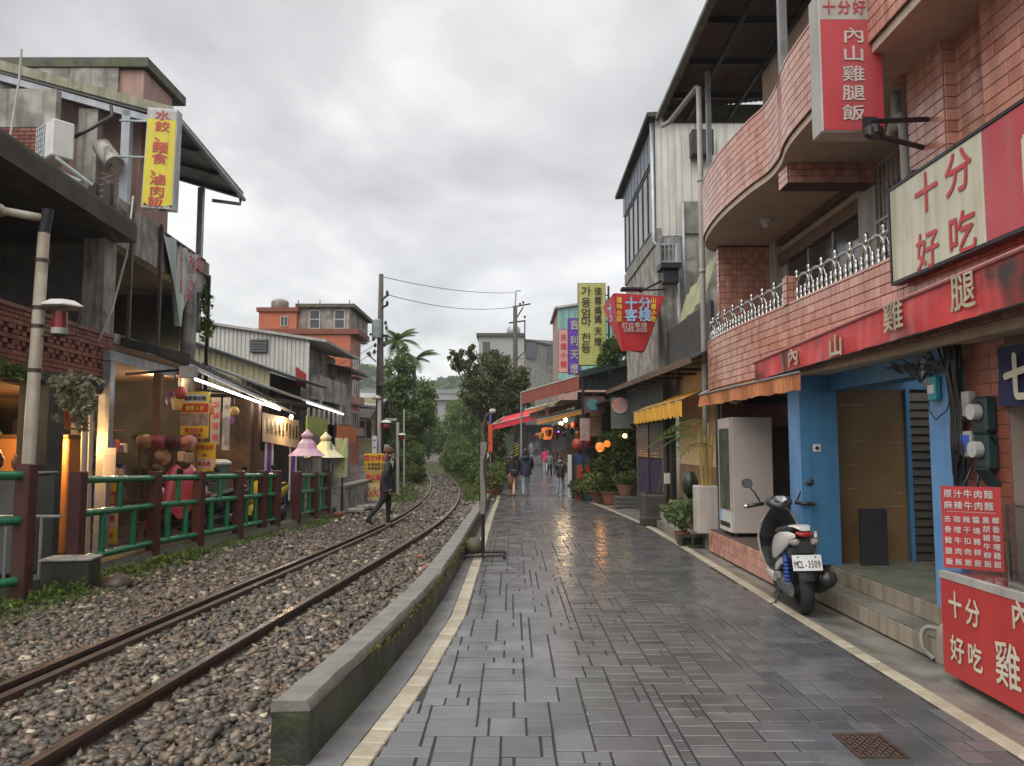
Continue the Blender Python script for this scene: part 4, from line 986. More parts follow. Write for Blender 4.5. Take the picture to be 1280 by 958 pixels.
mb = MB(); mb.cbox((4.35, 17.15, 8.55), (.5, .3, .6), .02); mb.build('vent_hood', M['darksteel'], GH)
for x in (4.2, 4.35, 4.5): mb = MB(); mb.tube([(x, 17.1, 8.85), (x, 17.1, 9.05)], .01, 5); mb.build('vent_rod', M['darksteel'], GH)
# ground floor: corrugated valance, roller shutter, dark curtain
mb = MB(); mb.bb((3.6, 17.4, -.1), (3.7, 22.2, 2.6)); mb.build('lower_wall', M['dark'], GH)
ribbed(GH, (3.34, 22.2, 0), TOWARD, 5.2, 2.25, 3.15, 3.15, 'corrd', .26, .05)
rs_ = MB()
for k in range(14): rs_.cbox((3.5, 19.65, 1.37 + k * .062), (.02, 3.5, .058), .01)
rs_.build('roller_shutter', M['shutter'], GH)
mb = MB(); mb.bb((3.48, 17.75, -.1), (3.56, 17.9, 2.25)); mb.build('shutter_frame', M['shutter'], GH); mb = MB(); mb.bb((3.48, 21.4, -.1), (3.56, 21.56, 2.25)); mb.build('shutter_frame', M['shutter'], GH)
mb = MB(); mb.bb((3.46, 19.6, -.1), (3.49, 19.64, 2.2)); mb.build('shutter_post', M['darksteel'], GH)
mb = MB(); mb.sheet(cloth((3.53, 21.4, 1.37), TOWARD, 3.5, 1.4, .02, 40, 8, 5)); mb.build('entrance_curtain', mat('dark purple print', (.035, .02, .075), (.015, .012, .03), .8, 26), GH, smooth=True)

# ---- lantern shaped red sign
LS = thing('lantern_sign', (2.7, 16.6, 3.7), 'red sign board shaped like a sky lantern with blue and yellow writing', 'sign')
yc = 16.5
def lp(px, py, Y): return onY(px, py, Y)
f = [lp(768, 367, yc), lp(829, 371, yc + .1), lp(805, 438, yc), lp(780, 439, yc - .05)]
l = [lp(755, 384, yc + .9), lp(768, 367, yc), lp(780, 439, yc - .05), lp(777, 437, yc + .5)]
bk = Vector((0, .9, 0)); mb = MB(); mb.slab(*[q for q in f], .03); 
mb.build('front_face', mat('red sign print', (.46, .025, .03), (.40, .02, .03), .4, 3, streak=.2, dirt=(.3, .05, .05)), LS)
mb = MB(); mb.slab(*l, .03); mb.build('side_face', MATS['red sign print'], LS)
r3 = [lp(829, 371, yc + .1), lp(829, 371, yc + .1) + Vector((-.1, .95, -.05)), lp(805, 438, yc) + Vector((0, .5, 0)), lp(805, 438, yc)]
mb = MB(); mb.slab(*r3, .03); mb.build('side_face', MATS['red sign print'], LS)
mb = MB(); mb.slab(l[0] + Vector((.02, .0, -.02)), r3[1], r3[2], l[3], .03); mb.build('back_face', MATS['red sign print'], LS)
mb = MB(); mb.slab(f[3], f[2], f[2] + UP * .32 + XR * .05, f[3] + UP * .32 - XR * .03, -.006); mb.build('print_panel', M['palepaint'], LS)
T = TX()
for ch, px, py in (('十', 789, 379), ('分', 806, 379), ('客', 789, 394), ('棧', 806, 394)): letter(T, ch, lp(px, py, yc - .08), XR, UP, .28, .28, .03)
T.build('lettering', mat('pale blue lettering', (.25, .5, .75), None, .5), LS)
T = TX()
for s_, px in (('道地台菜', 774), ('山產小吃', 817)):
    for i, ch in enumerate(s_): letter(T, ch, lp(px, 375 + i * 8, yc - .08), XR, UP, .125, .13, .02)
T.build('lettering', M['lettery'], LS)
T = TX()
for i, ch in enumerate('訂位專線'): letter(T, ch, lp(781 + i * 8, 406.5, yc - .08), XR, UP, .13, .125, .02)
for i, ch in enumerate('2495-8585'): letter(T, ch, lp(781 + i * 3.3, 412.5, yc - .08), XR, UP, .12, .125, .02)
T.build('lettering', M['palepaint'], LS)
T = TX()
for ch, px, py in (('十', 763, 386), ('分', 766, 396), ('客', 769, 406), ('棧', 772, 416)): letter(T, ch, lp(px, py, yc + .30), Vector((.45, -.9, 0)), UP, .26, .22, .03)
T.build('lettering', MATS['pale blue lettering'], LS)
mb = MB(); mb.tube([lp(800, 365, yc + .3), lp(830, 350, 17.3), ], .025, 6); mb.tube([lp(785, 364, yc + .4), lp(832, 362, 17.3)], .02, 6); mb.build('bracket', M['darksteel'], LS)
mb = MB(); mb.cbox(lp(790, 362, yc + .3), (.5, .25, .07), .02); mb.build('lamp_bar', M['darksteel'], LS)

# ---- tall signs and roofs
def boxsign(name, label, x0, x1, y0, y1, Y, th, m, side='darksteel'):
    a, b = onY(x0, y1, Y), onY(x1, y0, Y); t = thing(name, (a.x, Y, a.z), label, 'sign')
    mb = MB(); mb.bb((a.x, Y, a.z), (b.x, Y + th, b.z)); mb.build('box', M[side], t); mb = MB(); mb.bb((a.x + .015, Y - .01, a.z + .015), (b.x - .015, Y - .002, b.z - .015)); mb.build('face', m, t); return t
ys = boxsign('korean_sign', 'tall yellow green sign with black Korean and Chinese writing', 723, 757, 354, 457, 24, .15, mat('yellow green sign', (.50, .50, .20), (.44, .42, .12), .45, 3, streak=.4, dirt=(.3, .3, .07)))
T = TX()
for ch, py in zip('가용엄마 천등', (364, 378, 391, 402, 0, 422, 435)):
    if ch != ' ': letter(T, ch, onY(733, py, 23.97), XR, UP, .36, .33, .01)
for ch, py in zip('佳蓉媽媽 天燈', (364, 376, 388, 399, 0, 414, 427)):
    if ch != ' ': letter(T, ch, onY(747.5, py, 23.97), XR, UP, .24, .28, .02)
T.build('lettering', M['letterk'], ys)
mb = MB(); a = onY(761, 357, 24)
mb.tube([(a.x, 24.1, a.z), (a.x, 24.1, 3.9)], .035, 6)
for z in np.arange(4.3, a.z, .42): mb.tube([(a.x, 24.1, z), (a.x - .12, 24.1, z)], .02, 5)
mb.build('mast', M['darksteel'], ys)
ps = boxsign('purple_sign', 'purple vertical sign with white characters beside the yellow green sign', 710, 726, 398, 468, 27, .12, M['purple'])
T = TX()
for ch, py in zip('吉利天燈', (406, 426, 443, 461)): letter(T, ch, onY(718, py, 26.97), XR, UP, .3, .36, .03)
T.build('lettering', M['palepaint'], ps)
pk = boxsign('pink_sign', 'faded pink vertical sign at the corner of the teal house', 698, 711, 412, 466, 30, .12, mat('faded pink sign', (.55, .22, .22), (.5, .3, .27), .5, 4, streak=.4, dirt=(.5, .4, .38)))
T = TX()
for ch, py in zip('天燈小舖', (422, 433, 444, 455)): letter(T, ch, onY(704.5, py, 29.97), XR, UP, .24, .26, .03)
T.build('lettering', M['redsign'], pk)
TH = thing('teal_house', (2.6, 38, 0), 'teal sheet metal house behind the tall signs', 'house')
a, b = onY(697, 384, 38), onY(726, 379, 38)
ribbed(TH, (a.x, 38, 0), XR, 3.0, 4.9, a.z, a.z + .5, 'teal', .3, .04); mb = MB(); mb.bb((3.5, 38.05, -.2), (a.x + 4.5, 43, 3.9)); mb.build('lower_wall', M['dark'], TH); mb = MB(); mb.bb((a.x + .02, 38.05, 3.9), (a.x + 3, 43, a.z - .1)); mb.build('wall', M['pinkwall'], TH)
mb = MB(); mb.slab((a.x - .15, 37.85, a.z), (a.x + 4.6, 37.85, a.z + .75), (a.x + 4.6, 43, a.z + .7), (a.x - .15, 43, a.z), .1); mb.build('roof', M['palepaint'], TH)
mb = MB(); mb.bb((a.x + .05, 37.7, 6.95), (a.x + .55, 37.99, 7.3)); mb.build('balcony_box', M['darkconc'], TH)
# dark shed whose ribbed gable faces the street
SH = thing('dark_market_shed', (2.6, 27, 0), 'dark green ribbed metal market shed with lanterns under its roof', 'shed')
a, b = onY(727, 465, 26), onY(845, 452, 26)
mb = MB(); mb.slab((a.x - .1, 25.7, a.z), (6.6, 25.7, a.z + 1.1), (6.6, 34, a.z + 1.1), (a.x - .1, 34, a.z), .22); mb.build('roof', mat('dark green roof', (.035, .055, .05), (.025, .04, .04), .45, 4), SH)
ribbed(SH, (a.x, 26, 0), XR, 3.6, a.z - .62, a.z - .05, a.z + .55, 'corrd', .22, .04)
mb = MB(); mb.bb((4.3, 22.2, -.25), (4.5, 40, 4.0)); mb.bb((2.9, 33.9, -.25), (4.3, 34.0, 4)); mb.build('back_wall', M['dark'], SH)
mb = MB(); mb.bb((a.x - .02, 25.8, -.25), (a.x + .08, 25.9, 4.0)); mb.build('post', M['darksteel'], SH)
mb = MB(); mb.slab((2.6, 22.2, 2.95), (4.4, 22.2, 3.3), (4.4, 26, 3.3), (2.6, 26, 2.95), .05); mb.build('lean_to_roof', M['corrd'], SH)
mb = MB(); mb.bb((3.9, 22.25, -.2), (4.3, 33, .75)); mb.build('stall_bench', M['wood'], SH)
# awnings across the far path
def awn(name, label, A, B, C, D, m, drop, th=.02, mv=None):
    A, B, C, D = map(Vector, (A, B, C, D)); t = thing(name, A, label, 'awning')
    g = [[A.lerp(B, u).lerp(D.lerp(C, u), v) - UP * .08 * math.sin(math.pi * v) for u in np.linspace(0, 1, 12)] for v in np.linspace(0, 1, 5)]
    mb = MB(); mb.sheet(g); mb.build('canvas', m, t, smooth=True)
    mb = MB(); mb.sheet([[A.lerp(B, u) - UP * (drop * b + .03 * abs(math.sin(u * 30)) * b) for u in np.linspace(0, 1, 40)] for b in np.linspace(0, 1, 4)]); mb.build('valance', mv or m, t, smooth=True)
    mb = MB(); mb.tube([A, B], .025, 6); mb.tube([A, D], .025, 6); mb.tube([B, C], .025, 6); mb.build('frame', M['palepaint'], t)
    return t
rbm = mat('rust red canvas', (.28, .075, .05), (.22, .055, .04), .65, 3, streak=.3, dirt=(.12, .04, .03))
A_ = onY(651, 491, 30); B_ = onY(724, 470, 26.3)
rb = awn('rust_awning', 'big rust red awning reaching from the dark shed over the path', A_, B_, B_ + Vector((.9, 2.5, .5)), A_ + Vector((1.6, 3.2, .5)), rbm, .45)
mb = MB(); mb.tube([A_ + Vector((.02, .02, 0)), (A_.x + .02, A_.y, -.2)], .04, 6); mb.build('post', M['steel'], rb)
A_ = onY(615, 531, 32.5); B_ = onY(672, 517, 31)
awn('pink_awning', 'bright pink red striped awning low over the far path', A_, B_, B_ + Vector((.3, 1.6, .35)), A_ + Vector((.5, 1.9, .4)), stripes('pink red stripe', (.62, .03, .06), (.40, .03, .04), 5, 2, dirt=.05), .22)
A_ = onY(671, 526, 29.5); B_ = onY(732, 511, 27.2)
awn('amber_awning', 'amber yellow awning edge in front of the lit market stalls', A_, B_, B_ + Vector((.8, 1.6, .4)), A_ + Vector((1.2, 1.8, .4)), mat('amber canvas', (.60, .28, .05), (.5, .2, .04), .6, 3), .14)
pst = MB(); q = onY(613, 527, 32.4); pst.tube([(q.x, q.y, q.z + .35), (q.x, q.y, q.z - .05)], .05, 8); pb = thing('flag_post', (q.x, q.y, -.2), 'orange red banner pole with blue top at the pink awning corner', 'banner')
pst.build('blue_top', mat('blue flag', (.06, .09, .3), None, .6), pb); pst = MB(); pst.cbox((q.x, q.y, q.z - .7), (.18, .03, 1.2), .01); pst.build('red_banner', mat('orange red flag', (.6, .08, .03), None, .6), pb); pst = MB(); pst.tube([(q.x, q.y + .05, q.z), (q.x, q.y + .05, -.2)], .025, 6); pst.build('pole', M['steel'], pb)

# ---- hanging boards and lanterns under the shed
def hang_lantern(p, h, m, label, name='paper_lantern', boxy=False, glow=None):
    t = thing(name, p, label, 'lantern'); p = Vector(p)
    mb = MB()
    if boxy: mb.lathe(p, [(h * .28, -h * .5), (h * .36, -h * .35), (h * .48, h * .3), (h * .42, h * .45), (h * .1, h * .5)], 4)
    else: mb.lathe(p, [(h * .2, -h * .5), (h * .42, -h * .35), (h * .52, 0), (h * .42, h * .35), (h * .2, h * .5)], 12)
    mb.build('shade', m, t, smooth=not boxy)
    mb = MB(); mb.tube([p + UP * h * .5, p + UP * (h * .5 + .35)], .008, 4); mb.build('cord', M['blackp'], t)
    if glow: glowlight(t, p - UP * (h * .8), *glow)
redl = mat('red lantern cloth', (.35, .04, .025), (.28, .03, .02), .5, 8)
hang_lantern(onY(723, 556, 27), .45, redl, 'round red lantern, the outer one of the pair over the blue kiosk')
hang_lantern(onY(733, 552, 26.6), .47, redl, 'round red lantern, the inner one of the pair over the blue kiosk')
hang_lantern(onY(750, 559, 23.2), .27, GLOW['lant'], 'glowing orange lantern in the dark bush', glow=((1, .45, .12), 2.5))
hang_lantern(onY(759, 555, 23.4), .2, GLOW['lant'], 'smaller glowing orange lantern behind the larger one')
hang_lantern(onY(781, 545, 23), .12, GLOW['bulb'], 'single small amber lamp beside the grey shutter', 'amber_lamp')
hang_lantern(onY(684, 542, 31), .5, mat('orange sky lantern', (.60, .13, .05), (.55, .2, .08), .5, 5, emit=(1, .25, .05), estr=.25), 'orange sky lantern shaped sign hanging by the amber awning', 'sky_lantern', True)
hang_lantern(onY(686, 514, 30), .33, mat('white red tag', (.5, .06, .04), (.6, .5, .45), .5, 4), 'small red and white lantern tag under the rust awning', 'small_lantern', True)
for i, (px, py) in enumerate(((701, 530), (707, 525))):
    hang_lantern(onY(px, py, 32), .17, GLOW['bulb'], ('lit yellow bulb, lower of the two under the amber awning', 'lit yellow bulb, upper of the two under the amber awning')[i], 'light_bulb', glow=((1, .7, .35), 5))
for i, (px, py) in enumerate(((698, 540), (711, 540))):
    hang_lantern(onY(px, py, 33), .07, mat('violet lamp', (.3, .1, .6), None, .4, emit=(.35, .1, 1), estr=2), ('tiny violet lamp left of the lit bulbs', 'tiny violet lamp right of the lit bulbs')[i], 'violet_lamp')
def board(name, label, x0, x1, y0, y1, Y, m, cat='sign', th=.03, rows=0, tm='letterk', art=None):
    a, b = onY(x0, y1, Y), onY(x1, y0, Y); t = thing(name, (a.x, Y, a.z), label, cat); mb = MB(); mb.bb((a.x, Y, a.z), (b.x, Y + th, b.z)); mb.build('panel', m, t); return t, a, b
t, a, b = board('lantern_board', 'grey hanging banner with a white lantern drawn on it', 764, 788, 497, 536, 21.8, mat('grey green cloth', (.13, .14, .12), (.1, .11, .1), .7, 4), 'banner')
mb = MB(); c = onY(775, 507, 21.77); mb.lathe(c, [(.13, 0), (.13, .004)], 6, TOWARD); mb.lathe(c + Vector((0, .005, 0)), [(.24, 0), (.24, .004)], 8, TOWARD); mb.cur = 0; mb.build('emblem', mat('white red emblem', (.5, .45, .42), (.45, .1, .1), .6, 3), t)
t, a, b = board('reed_blind', 'brown reed blind hanging in front of the dark stalls', 738, 752, 513, 546, 24.5, M['wood'], 'blind')
for i in range(6):
    mb = MB(); mb.bb((a.x, 24.47, a.z + .12 * i + .05), (b.x, 24.499, a.z + .12 * i + .075)); mb.build('batten', M['tan'], t)
t, a, b = board('price_banner', 'pale pink price banner hanging beside the reed blind', 725, 737, 523, 551, 25, mat('pale pink banner', (.40, .33, .31), (.28, .14, .13), .6, 7), 'banner')
t, a, b = board('teal_lantern_board', 'teal and red lantern shaped board under the dark shed', 731, 756, 496, 516, 24, mat('dark red board', (.13, .05, .045), None, .6), 'sign')
mb = MB(); mb.lathe(onY(741, 506, 23.97), [(.2, 0), (.2, .005)], 6, TOWARD); mb.build('emblem', mat('teal emblem', (.06, .22, .24), None, .5), t)
t, a, b = board('green_price_board', 'pale green notice board at the start of the far market', 631, 642, 543, 569, 40, mat('pale green board', (.22, .36, .28), (.3, .42, .34), .6, 9), 'sign')
mb = MB()
for i in range(5): mb.bb((a.x + .06, 39.985, a.z + .15 + i * .19), (b.x - .06, 39.998, a.z + .19 + i * .19))
mb.build('lettering', M['palepaint'], t, kind='stuff')
t, a, b = board('hazard_board', 'black and yellow striped hazard board at the end of the path', 643, 649, 553, 571, 42, M['letterk'], 'sign')
for i in range(5):
    mb = MB(); w_ = b.x - a.x; z = a.z + i * .16; mb.add([(a.x, 41.99, z), (b.x, 41.99, z + .14), (b.x, 41.99, min(b.z, z + .21)), (a.x, 41.99, z + .07)], [(0, 1, 2, 3)]); mb.build('stripe', M['yellow'], t)
t, a, b = board('cardboard_sign', 'plain brown board standing behind the masked person', 700, 724, 562, 578, 31, mat('cardboard', (.26, .17, .09), None, .7), 'board')
mb = MB(); mb.tube([(a.x + .1, 31.01, a.z), (a.x + .1, 31.01, -.2)], .02, 5); mb.tube([(b.x - .1, 31.01, a.z), (b.x - .1, 31.01, -.2)], .02, 5); mb.build('leg', M['wood'], t)

# kiosk with blue top and red cushion
KI = thing('blue_kiosk', (2.5, 26.5, -.2), 'blue topped stand with a red quilted cushion and white side board', 'stand')
Yk = 26.4
def kb(nm, x0, x1, y0, y1, m, d0=0, d1=.5):
    a, b = onY(x0, y1, Yk), onY(x1, y0, Yk); mb = MB(); mb.cbox(((a.x + b.x) / 2, Yk + (d0 + d1) / 2, (a.z + b.z) / 2), (b.x - a.x, d1 - d0, b.z - a.z), .01); return mb.build(nm, m, KI)
kb('blue_panel', 716, 737, 569, 581, mat('navy panel', (.02, .06, .22), (.02, .05, .16), .5, 4), .2, .25); kb('backboard', 719, 741, 581, 603, M['tan'], .2, .26)
for i in range(4): kb('cushion', 724, 738, 583.5 + i * 4.4, 587.6 + i * 4.4, mat('red cushion', (.5, .01, .02), None, .5), .02, .18)
kb('seat', 719, 741, 602, 605, mat('dark red seat', (.09, .01, .01), None, .5), -.1, .5)
kb('leg', 715, 719, 569, 624, M['darksteel'], .1, .16); kb('leg', 738, 741, 605, 620, M['darksteel'], .1, .16); kb('side_board', 711, 715, 569, 622, M['white'], .1, .45)
kb('front_panel', 720, 737, 605, 619, M['dark'], .2, .4)

_q = random.Random(77)
for k in range(14):
    px, py, Y = 672 + k * 4.6, _q.uniform(530, 548), _q.uniform(28, 33)
    hang_lantern(onY(px, py, Y), _q.uniform(.16, .3), mat('ornament %d' % (k % 5), [(.45, .07, .05), (.5, .3, .07), (.3, .12, .3), (.5, .2, .1), (.12, .25, .25)][k % 5], None, .6), 'small %s paper ornament in the market shed, %s from its left end' % (('red', 'amber', 'purple', 'orange', 'teal')[k % 5], ORD[k]), 'paper_ornament', bool(k % 2))
for o in [o for o in col.objects if o.name.startswith('paper_ornament')]: o['group'] = 'paper ornaments in the market shed'
def layer(name, lab, a, b, Y, dep, dr, c): A_, B_ = onY(*a, Y), onY(*b, Y - 1.5); awn(name, lab, A_, B_, B_ + Vector((.8, dep, .35)), A_ + Vector((1.0, dep, .35)), mat('canvas ' + name, c, tuple(x * .7 for x in c), .65, 3, streak=.4, dirt=(.06, .04, .03)), dr)
layer('brown_awning', 'faded brown awning tucked below the rust red one', (662, 517), (728, 499), 30.5, 2.0, .2, (.16, .09, .05))
layer('ochre_awning', 'narrow ochre awning at the far left of the stalls', (655, 513), (680, 508), 33.5, 1.5, .15, (.45, .3, .05))
# ================================================================ far side of the track: fence, lane, old house, shops
YF = Vector((0, 1, 0))
def fc(y, off=0.): return (-5.8 - .075 * y if y < 17.85 else -6.1) + off
def onF(px, py, off=0.): d = ray(px, py); return CAM + d * ((off - 5.8) / (d.x + .075 * d.y))
FD = Vector((-.075, 1, 0)).normalized(); FN = FD.cross(UP)     # along the facade, out of the facade
FR = rotz(math.atan2(FD.y, FD.x) - math.pi / 2)
def fbox(mb, y0, y1, o0, o1, z0, z1):
    """block along the facade from y0 to y1, from offset o0 to o1 off the facade line"""
    a = [Vector((fc(y0, o0), y0, z0)), Vector((fc(y0, o1), y0, z0)), Vector((fc(y1, o1), y1, z0)), Vector((fc(y1, o0), y1, z0))]
    return mb.prism(a, (0, 0, z1 - z0))
def fb(name, m, parent, y0, y1, o0, o1, z0, z1): mb = MB(); fbox(mb, y0, y1, o0, o1, z0, z1); return mb.build(name, M[m] if isinstance(m, str) else m, parent)
mb = MB(); mb.sheet([[(fx(y) - 6.5, y, -.07), (fx(y) - .12, y, -.07 - .002 * max(0, y - 12))] for y in (5, 8, 10, 12, 14, 16, 18, 20, 23, 27)]); mb.build('lane', M['lane'], kind='structure')
mb = MB(); mb.sheet([[(fx(y) - .28, y, -.03), (fx(y) - .27, y, .0), (fx(y) + .02, y, -.005), (fx(y) + .1, y, -.16)] for y in np.arange(5, 21, .5)]); mb.build('fence_kerb', mat('mossy kerb', (.09, .085, .07), (.06, .06, .045), .7, 6, .5, 30, blotch=.9, bcol=(.05, .075, .012)), kind='structure')

# ---- green and maroon fence
def fence(label, posts, cont=None):
    t = thing('railing_fence', (posts[0][0], posts[0][1], 0), label, 'fence', 'green fence sections along the track')
    for x, y, h in posts:
        mb = MB(); mb.cbox((x, y, h / 2 - .06), (.17, .17, h + .12), .012); mb.build('post', M['maroon'], t)
    for (x0, y0, h0), (x1, y1, h1) in zip(posts[:-1], posts[1:]):
        a, b = Vector((x0, y0, 0)), Vector((x1, y1, 0)); d = (b - a).normalized()
        zs = [lambda q, k=k: q * k for k in (.90, .56, .10)]
        for k in (.91, .56, .09):
            mb = MB(); A, B = a + d * .07 + UP * h0 * k, b - d * .07 + UP * h1 * k; mb.tube([A, B], .052, 12); mb.build('rail', M['green'], t, smooth=True, auto=50)
        def pt(s, k): return a.lerp(b, s) + UP * ((h0 + (h1 - h0) * s) * k)
        for s, k0, k1 in ((.5, .56, .91), (.3, .09, .56), (.7, .09, .56)):
            if (b - a).length < .7: s = .5
            mb = MB(); mb.tube([pt(s, k0), pt(s, k1)], .045, 10); mb.build('baluster', M['green'], t, smooth=True, auto=50)
    return t
fence('green and maroon railing, short end section by the rusty white pole', [(-6.3, 6.6, 1.48), (-5.55, 8.85, 1.44)])
fence('green and maroon railing, long middle section before the hat stand', [(-5.85, 10.45, 1.30), (-5.72, 12.4, 1.24), (-5.47, 13.55, 1.2), (-5.2, 14.75, 1.17), (-5.08, 15.8, 1.14), (-4.97, 16.35, 1.12)])
fence('green and maroon railing, last section near the pale green banner', [(-4.8, 17.3, 1.07), (-4.72, 18.5, 1.03), (-4.70, 19.7, 1.0)])

# ---- old house with brick balcony
OH = thing('old_balcony_house', (fc(10), 10, -.07), 'old stained house with brick balcony and lean-to terrace roof behind the fence', 'house')
fb('balcony_slab', 'darkconc', OH, 7.6, 12.94, -3.6, .02, 2.55, 2.70)
# brick balcony front with openings
bp_ = MB(); rb_ = random.Random(6); L0, L1 = 7.8, 12.9; rowh = .0682
for r in range(11):
    holes = r in (3, 4, 6, 7, 9) ; y = L0 + (.11 if r % 2 else 0)
    while y < L1 - .1:
        lng = .16 if (3 <= r <= 8 and r % 3 != 2) else .212
        if r in (3, 4, 6, 7) and int((y - L0) / .22 + r) % 2 and L0 + .3 < y < L1 - .5: lng = .10
        ym = y + lng / 2; bp_.cbox((fc(ym, -.05) + rb_.uniform(-.004, .004), ym, 2.70 + (r + .5) * rowh), (.11, lng, rowh - .008), .004, FR)
        y += .22
bo = bp_.build('brick_front', M['brick'], OH, kind='stuff')
fb('brick_core', mat('dark mortar', (.05, .03, .025), None, .9), OH, 7.8, 12.9, -.085, -.075, 2.7, 3.44)
fb('brick_coping', mat('brick coping', (.2, .08, .055), (.14, .06, .045), .7, 8, .3), OH, 7.8, 12.92, -.14, .03, 3.452, 3.51)
for i in range(5): fb('brick_pier', 'brick', OH, 12.72, 12.92, -.12, .012, 2.7 + i * .15, 2.7 + i * .15 + .142)
fb('canopy_slab', 'darkconc', OH, 7.6, 12.75, -3.2, .42, 5.06, 5.34); fb('canopy_moss', 'rooftop', OH, 7.6, 12.75, -3.2, .40, 5.342, 5.40)
fb('balcony_column', 'oldconc', OH, 12.45, 12.88, -.32, .03, 3.51, 5.06)
fb('balcony_back_wall', 'dark', OH, 7.6, 17.6, -2.3, -2.1, 2.7, 5.1)
window(OH, Vector((fc(9.4, -2.09), 9.4, 3.2)), FD, 2.4, 1.5, 4, 3, 'darksteel', 'glass', .05)
fb('balcony_end_wall', mat('dim plaster', (.16, .15, .13), (.1, .09, .08), .8, 3, streak=.4), OH, 12.9, 13.0, -2.1, -.3, 2.7, 5.06)
# second bay: sill beam, steel posts, corrugated back, round pillar
fb('sill_beam', 'oldconc', OH, 12.93, 16.4, -.2, .03, 3.38, 3.55); fb('bay_floor', 'darkconc', OH, 12.95, 17.6, -2.1, -.02, 3.2, 3.37)
fb('lintel_beam', 'oldconc', OH, 12.9, 17.8, -.22, .02, 5.08, 5.90)
for y in (13.35, 14.7): fb('steel_post', mat('brown steel', (.09, .05, .04), (.06, .035, .03), .6, 8), OH, y, y + .07, .035, .09, 3.4, 5.95)
fb('frame_post', 'darksteel', OH, 17.62, 17.7, .03, .1, 2.9, 5.6); fb('frame_top', 'darksteel', OH, 16.6, 17.7, .03, .09, 5.55, 5.6)
mb = MB(); mb.tube([(fc(16.7, -.05), 16.7, 2.6), (fc(16.7, -.05), 16.7, 4.2), (fc(16.7, -.06), 16.72, 5.2)], [.17, .16, .15], 14); mb.build('round_pillar', M['oldconc'], OH, smooth=True)
back = MB()
for i in range(24):
    y = 13.1 + i * .17; fbox(back, y, y + .08, -2.1, -2.05, 3.3, 5.1)
back.build('corrugated_back', M['corrd'], OH, kind='stuff')
fb('upper_floor', 'darkconc', OH, 12.9, 17.8, -3.6, -.22, 5.1, 5.3)
# terrace: walls, lean-to roof, posts
mb = MB(); mb.bb((-11, 14.0, 5.3), (-6.95, 15.2, 8.72)); mb.build('upper_wall', M['pinkwall'], OH)
mb = MB(); mb.bb((-11, 13.9, 8.74), (-6.84, 15.6, 8.92)); mb.build('upper_roof', M['rooftop'], OH)
mb = MB(); mb.bb((-11, 13.93, 8.2), (-7.4, 13.995, 8.73)); mb.build('stained_band', M['oldconc'], OH)
ra_, rb2, rc_, rd_ = Vector((-6.05, 13.3, 7.5)), Vector((-6.36, 17.7, 7.48)), Vector((-9.6, 17.7, 8.45)), Vector((-9.6, 13.3, 8.48))
mb = MB(); mb.slab(ra_, rb2, rc_, rd_, .05); mb.build('terrace_roof', mat('grey roof sheet', (.13, .135, .14), (.09, .095, .1), .5, 3, streak=.3), OH)
mb = MB(); mb.prism([ra_ + Vector((0, -.04, .0)), rd_ + Vector((0, -.04, .0)), rd_ + Vector((0, -.04, .17)), ra_ + Vector((0, -.04, .17))], (0, .035, 0)); mb.build('roof_verge', mat('mossy verge', (.33, .31, .24), (.2, .2, .12), .7, 5, .4, 30, streak=.7, dirt=(.06, .065, .03)), OH)
mb = MB(); mb.prism([ra_ + Vector((.03, 0, -.03)), rb2 + Vector((.03, 0, -.03)), rb2 + Vector((.03, 0, .12)), ra_ + Vector((.03, 0, .12))], (-.04, 0, 0)); mb.build('eave_board', mat('eave board', (.2, .18, .14), (.12, .11, .085), .7, 5, streak=.4), OH)
mb = MB(); mb.prism([ra_ + Vector((-.1, .02, -.18)), rd_ + Vector((0, .02, -.18)), rd_ + Vector((0, .02, -.06)), ra_ + Vector((-.1, .02, -.06))], (0, .07, 0)); mb.build('roof_beam', mat('pale steel', (.42, .46, .5), (.35, .38, .42), .45, 4, streak=.3), OH)
for y in (14.6, 15.9, 17.2):
    mb = MB(); k = (y - 13.3) / 4.4; A = ra_.lerp(rb2, k); B = rd_.lerp(rc_, k); mb.prism([A - UP * .14, B - UP * .14, B - UP * .06, A - UP * .06], (0, .06, 0)); mb.build('rafter', M['darksteel'], OH)
mb = MB(); mb.bb((-6.98, 13.32, 5.5), (-6.83, 13.45, 7.63)); mb.build('terrace_post', MATS['pale steel'], OH)
mb = MB(); mb.bb((-7.2, 17.2, 4.2), (-7.08, 17.32, 7.55)); mb.build('terrace_post', M['steel'], OH)
mb = MB(); q = rb2 + Vector((.0, -.1, -.08)); mb.tube([q, q + UP * -.12, q + Vector((-.5, -.4, -.16))], .04, 8); mb.tube([ra_ + Vector((.05, 0, -.02)), rb2 + Vector((.05, 0, -.06))], .05, 8); mb.build('gutter', M['steel'], OH, smooth=True)
# near upper wall with brick and the air conditioner
mb = MB(); mb.bb((-12, 12.8, 7.1), (-7.85, 12.95, 7.78)); mb.build('neighbour_render', M['oldconc'], OH)
bw = MB()
for r in range(26):
    x = -9.4 + (.11 if r % 2 else 0)
    while x < -7.9: bw.cbox((x + .1, 12.8, 5.3 + (r + .5) * .068), (.205, .1, .06), .004); x += .215
bw.build('brick_wall', M['brick'], OH, kind='stuff')
mb = MB(); mb.bb((-12, 12.8, 5.3), (-7.88, 12.9, 7.09)); mb.build('brick_backing', M['darkconc'], OH)
mb = MB(); mb.bb((-7.8, 13.4, 5.3), (-7.45, 13.6, 7.7)); mb.build('terrace_pillar', M['oldconc'], OH)
la = MB()
for i in range(9):
    la.tube([(-7.42, 13.5, 5.55 + i * .11), (-6.98, 13.5, 5.55 + i * .11 + .12)], .012, 4); la.tube([(-7.42, 13.52, 5.67 + i * .11), (-6.98, 13.52, 5.55 + i * .11)], .012, 4)
la.build('lattice', M['palepaint'], OH, kind='stuff')
